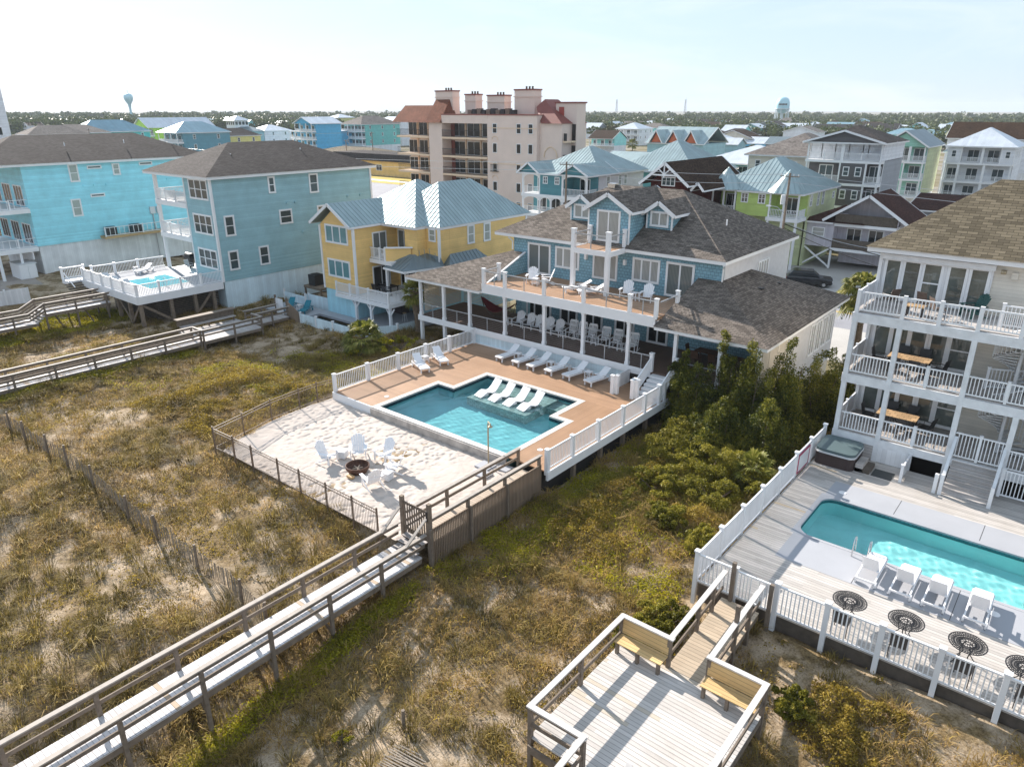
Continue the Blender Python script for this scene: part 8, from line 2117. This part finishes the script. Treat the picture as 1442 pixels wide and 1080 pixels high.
p = np.stack([tx[ci], ty[ci], hgt[ci] - rad_[ci] * .8 - 1.8], 1) + off * np.array([1, 1, .45]) + d * (rad_[ci] * .62 * rw.uniform(.6, 1, n))[:, None]
v, q4 = leafquads(p, (dist[ci] * .0021 + .45), rw, squash=.8)
low = rw.integers(0, cnt, cnt * 8); pl = np.stack([tx[low] + rw.normal(0, 3, len(low)), ty[low] + rw.normal(0, 3, len(low)), rw.uniform(-1, 6, len(low))], 1)
v2, q2 = leafquads(pl, dist[low] * .004 + 1.2, rw, squash=.8)
tag(np_obj('woods', np_mesh('woods', np.concatenate([v, v2]), [np.concatenate([q4, q2 + len(v)])], M['woods'])), 'pine and oak woods along the skyline', 'woods', kind='stuff')

# ------------------------------------------------------------------ water towers and masts
def legged_tower():
    D = 820.0; b = at(1100, 168, 4.0); d = Vector((b.x, b.y, 0)).normalized() * D; x, y = d.x, d.y
    t = thing('water_tower', 'pale blue water tower with a fat tank on many legs above the woods', 'water tower', (x, y, -1.8))
    prof = [(0, 9.5), (4, 9.8), (7.5, 12), (9.2, 15.5), (9.4, 19), (9.2, 22), (7.5, 25.5), (4, 27.3), (0, 27.8)]
    MB().lathe((x, y, 2), [(r * .70, z * .86 + 1.5) for r, z in prof], 28).build('tank', M['tower_blue'], t, True)
    MB().tube([(x, y, -1.8), (x, y, 12)], 1.3, 10).build('riser', M['tower_pale'], t)
    for i in range(8): a = i * math.pi / 4 + .2; MB().tube([(x + 7.4 * math.cos(a), y + 7.4 * math.sin(a), -1.8), (x + 6.2 * math.cos(a), y + 6.2 * math.sin(a), 17)], .4, 6).build('leg', M['tower_pale'], t)
    MB().lathe((x, y, 15.8), [(6.5, 0), (7.2, 0), (7.2, .9), (6.5, .9)], 28).build('walkway', M['tower_pale'], t)
    # lettering band on the tank facing the camera: small dark illegible marks
    v_ = Vector((-x, -y, 0)).normalized(); s_ = Vector((v_.y, -v_.x, 0)); m = MB()
    for i, wd in enumerate((.9, .8, .9, .7, .9, .9, .6, .9, .8)):
        a = (i - 4) * .145; c = Vector((x, y, 20.4)) + v_ * (6.62 * math.cos(a)) - s_ * (6.62 * math.sin(a)) ; r_ = s_ * math.cos(a) + v_ * math.sin(a)
        m.slab([c - r_ * wd / 2 - Vector((0, 0, .8)), c + r_ * wd / 2 - Vector((0, 0, .8)), c + r_ * wd / 2 + Vector((0, 0, .8)), c - r_ * wd / 2 + Vector((0, 0, .8))], v_ * .1)
    m.build('lettering', M['glass_dark'], t)
M['tower_blue'] = plain('pale_blue_tank_paint', (.42, .68, .76), .4, .05, .1); M['tower_pale'] = plain('white_blue_steel', (.6, .68, .72), .5, .05, .1)
legged_tower()
def spheroid():
    D = 1050.0; b = at(186, 168, 4.0); d = Vector((b.x, b.y, 0)).normalized() * D; x, y = d.x, d.y
    t = thing('water_tower', 'pale blue golf tee water tower on the left skyline', 'water tower', (x, y, -1.8))
    MB().lathe((x, y, 0), [(2.4, -1.8), (1.5, 3), (1.3, 17), (1.9, 21.5), (4.4, 25.5), (5.3, 28.5), (5.0, 31.5), (3.2, 33.4), (0, 34)], 24).build('tank', M['tower_blue'], t, True)
    m = MB(); m.tube([(x, y, 33.5), (x, y, 37)], .35, 6); m.tube([(x - 2, y, 36.6), (x + 2, y, 36.6)], .3, 6); m.build('antenna', M['tower_pale'], t)
spheroid()
for px in (866, 961):
    d = Vector((at(px, 200, 0).x, at(px, 200, 0).y, 0)).normalized() * 1500; x, y = d.x, d.y
    t = thing('lattice_mast', 'thin lattice mast above the woods, ' + ('nearer the apartment block' if px < 900 else 'nearer the legged water tower'), 'mast', (x, y, -1.8))
    for i in range(3): a = i * 2.09; MB().tube([(x + 3 * math.cos(a), y + 3 * math.sin(a), -1.8), (x + .9 * math.cos(a), y + .9 * math.sin(a), 33)], .32, 5).build('leg', M['cable'], t)
    m = MB()
    for i in range(10):
        z = i * 3.3; r0 = 3 - 2.1 * z / 34.8
        for j in range(3): a, b_ = j * 2.09, (j + 1) * 2.09; m.bar((x + r0 * math.cos(a), y + r0 * math.sin(a), z), (x + r0 * math.cos(b_), y + r0 * math.sin(b_), z + 3.3), .25, .25)
    m.build('lattice', M['cable'], t); MB().lathe((x, y, 31), [(1.6, 0), (1.6, 2), (0, 2.4)], 8).build('antenna', M['tower_pale'], t)

# ------------------------------------------------------------------ utility poles and wires
def pole(x, y, h, label, arms=2, lamp=False, trans=False, mat='wood_post'):
    t = thing('utility_pole', label, 'utility pole', (x, y, -1.8))
    MB().tube([(x, y, -1.9), (x, y, h)], [.17, .11], 8).build('pole', M[mat], t)
    for i in range(arms):
        b = MB(); z = h - .35 - i * .9; b.bar((x - 1.0, y, z), (x + 1.0, y, z), .09, .1); b.build('cross_arm', M['wood_rail'], t)
        for s_ in (-.9, -.4, .4, .9): MB().tube([(x + s_, y, z + .05), (x + s_, y, z + .25)], .045, 6).build('insulator', M['grey_plastic'], t)
    if trans: MB().lathe((x - .35, y - .1, h - 3.2), [(0, 0), (.25, 0), (.27, .5), (.25, .95), (0, 1.0)], 12).build('transformer', M['grey_plastic'], t)
    if lamp:
        MB().tube([(x, y, h - 4.2), (x - .8, y - .3, h - 3.5), (x - 1.5, y - .5, h - 3.4)], .035, 6).build('lamp_arm', M['cable'], t); MB().box(x - 1.9, y - .62, h - 3.5, x - 1.4, y - .38, h - 3.36).build('lamp_head', M['grey_plastic'], t)
    return (x, y, h)
pA = atY(1113, 244, 78.5); pB = atY(798, 228, 74.0)
A_ = pole(pA.x, pA.y, pA.z, 'brown utility pole with a transformer and street lamp in front of the lime house', 1, True, True)
B_ = pole(pB.x, pB.y, pB.z, 'slim grey utility pole in front of the arched teal house', 1, mat='wood_rail')
c1 = at(136, 240, -1.8); C_ = pole(c1.x, c1.y, 10.5, 'dark utility pole in front of the bright teal house', 2, trans=True)
c2 = at(103, 240, -1.8); D_ = pole(c2.x, c2.y, 9.0, 'grey utility pole left of the bright teal house', 1, mat='wood_rail')
c3 = at(527, 240, -1.8); E_ = pole(c3.x, c3.y, 9.5, 'thin utility pole beside the yellow shop', 1)
c4 = at(490, 238, -1.8); F_ = pole(c4.x, c4.y, 7.0, 'short utility pole at the low flat roofed building', 1)
c5 = at(1297, 285, -1.8); G_ = pole(c5.x, c5.y, 9.0, 'grey utility pole in front of the mint house', 1, mat='wood_rail')
c6 = at(272, 225, -1.8); H_ = pole(c6.x, c6.y, 9.0, 'dark utility pole in front of the pale yellow house', 1)
def wire(a, b, sag, label, r=.022, mat='cable', dz=0):
    pts = []
    a, b = Vector(a), Vector(b)
    for i in range(15): f = i / 14; p_ = a.lerp(b, f); p_.z -= sag * 4 * f * (1 - f); pts.append(p_)
    tag(MB().tube(pts, r, 5).build('overhead_wire', M[mat], None), label, 'wire')
wire((A_[0], A_[1], A_[2] - .1), (B_[0], B_[1], B_[2] - .1), .5, 'upper overhead wire between the transformer pole and the slim grey pole')
wire((A_[0], A_[1], A_[2] - .9), (B_[0], B_[1], B_[2] - 1.0), .6, 'lower overhead wire between the transformer pole and the slim grey pole')
wire((B_[0], B_[1], B_[2] - .1), (-160, 76, 8.8), .8, 'upper overhead wire running left from the slim grey pole across the apartment block')
wire((B_[0], B_[1], B_[2] - 1.0), (-160, 76, 7.6), .8, 'lower overhead wire running left from the slim grey pole across the apartment block')
wire((A_[0], A_[1], A_[2] - .1), (30, 80, 8.0), .5, 'upper overhead wire running right from the transformer pole')
wire((A_[0], A_[1], A_[2] - .9), (30, 80, 7.2), .6, 'lower overhead wire running right from the transformer pole')
wire((A_[0], A_[1], A_[2] - 5.2), (-4.0, 74, 2.2), .8, 'bundle of service wires dropping from the transformer pole to the right', .05, 'rubber')
wire((A_[0], A_[1], A_[2] - 5.0), (-16.0, 90, 1.2), .8, 'pale service wire dropping from the transformer pole towards the lavender cottage', .03)
wire((A_[0], A_[1], A_[2] - 5.6), (-6.0, 72, 1.4), .9, 'lowest service wire sagging right from the transformer pole', .035, 'rubber')
wire(C_, E_, 1.2, 'overhead wire along the far street behind the grey blue house', .03)

# ------------------------------------------------------------------ car and golf cart
def car(x, y, rz, label, body, z=-1.77):
    t = thing('parked_car', label, 'car', (0, 0, 0))
    def loft(secs, name, mat):
        m = MB(); n = len(secs[0])
        for s_ in secs: m.v += s_
        for i in range(len(secs) - 1):
            for j in range(n): m.f.append((i * n + j, i * n + (j + 1) % n, (i + 1) * n + (j + 1) % n, (i + 1) * n + j)); m.m.append(0)
        m.f.append(tuple(reversed(range(n)))); m.m.append(0); m.f.append(tuple((len(secs) - 1) * n + j for j in range(n))); m.m.append(0)
        return m.build(name, mat, t)
    def sec(yy, w_, z0, z1): return [(-w_, yy, z0 + .1), (-w_ * .9, yy, z0), (w_ * .9, yy, z0), (w_, yy, z0 + .1), (w_, yy, z1 - .15), (w_ * .9, yy, z1), (-w_ * .9, yy, z1), (-w_, yy, z1 - .15)]
    loft([sec(-2.3, .82, .38, .82), sec(-2.1, .9, .3, .95), sec(-.9, .94, .28, 1.05), sec(1.6, .94, .28, 1.08), sec(2.2, .9, .32, 1.05), sec(2.35, .82, .4, .95)], 'body', body)
    loft([sec(-.95, .82, 1.0, 1.12), sec(-.35, .74, 1.0, 1.62), sec(1.7, .74, 1.0, 1.66), sec(2.15, .8, 1.0, 1.2)], 'cabin', M['glass_dark'])
    MB().box(-.72, -.3, 1.64, .72, 1.6, 1.7).build('roof_panel', body, t)
    for sx_ in (-.86, .86):
        for yy in (-1.45, 1.4): w2 = MB().tube([(sx_ - .1, yy, .34), (sx_ + .1, yy, .34)], .34, 14).build('wheel', M['rubber'], t); MB().tube([(sx_ - .11, yy, .34), (sx_ + .11, yy, .34)], .18, 10).build('rim', M['steel'], w2)
        MB().box(sx_ * .85 - .14, 2.3, .8, sx_ * .85 + .14, 2.37, .98).build('tail_lamp', M['sunbrella'], t); MB().box(sx_ * .85 - .14, -2.33, .62, sx_ * .85 + .14, -2.26, .76).build('headlight', M['plastic'], t)
    t.location = (x, y, z); t.rotation_euler = (0, 0, rz)
    return t
M['car_black'] = plain('black_car_paint', (.012, .012, .013), .15, .1, 1, spec=.7)
car(-23.6, 79.2, 1.9, 'black car parked in the driveway between the two big houses', M['car_black'])

# ------------------------------------------------------------------ haze
hz = bpy.data.materials.new('thin_sea_haze'); hz.use_nodes = True; ht = hz.node_tree; ht.nodes.clear()
ho = N(ht, 'ShaderNodeOutputMaterial'); pv = N(ht, 'ShaderNodeVolumePrincipled'); pv.inputs['Color'].default_value = (.80, .88, .96, 1); pv.inputs['Density'].default_value = HAZE = .00016; pv.inputs['Anisotropy'].default_value = 0
ht.links.new(pv.outputs[0], ho.inputs['Volume'])
tag(MB().box(-5200, -600, -5.5, 5200, 6600, 60).build('haze', hz, None), 'thin pale haze over the town', 'haze', kind='stuff')
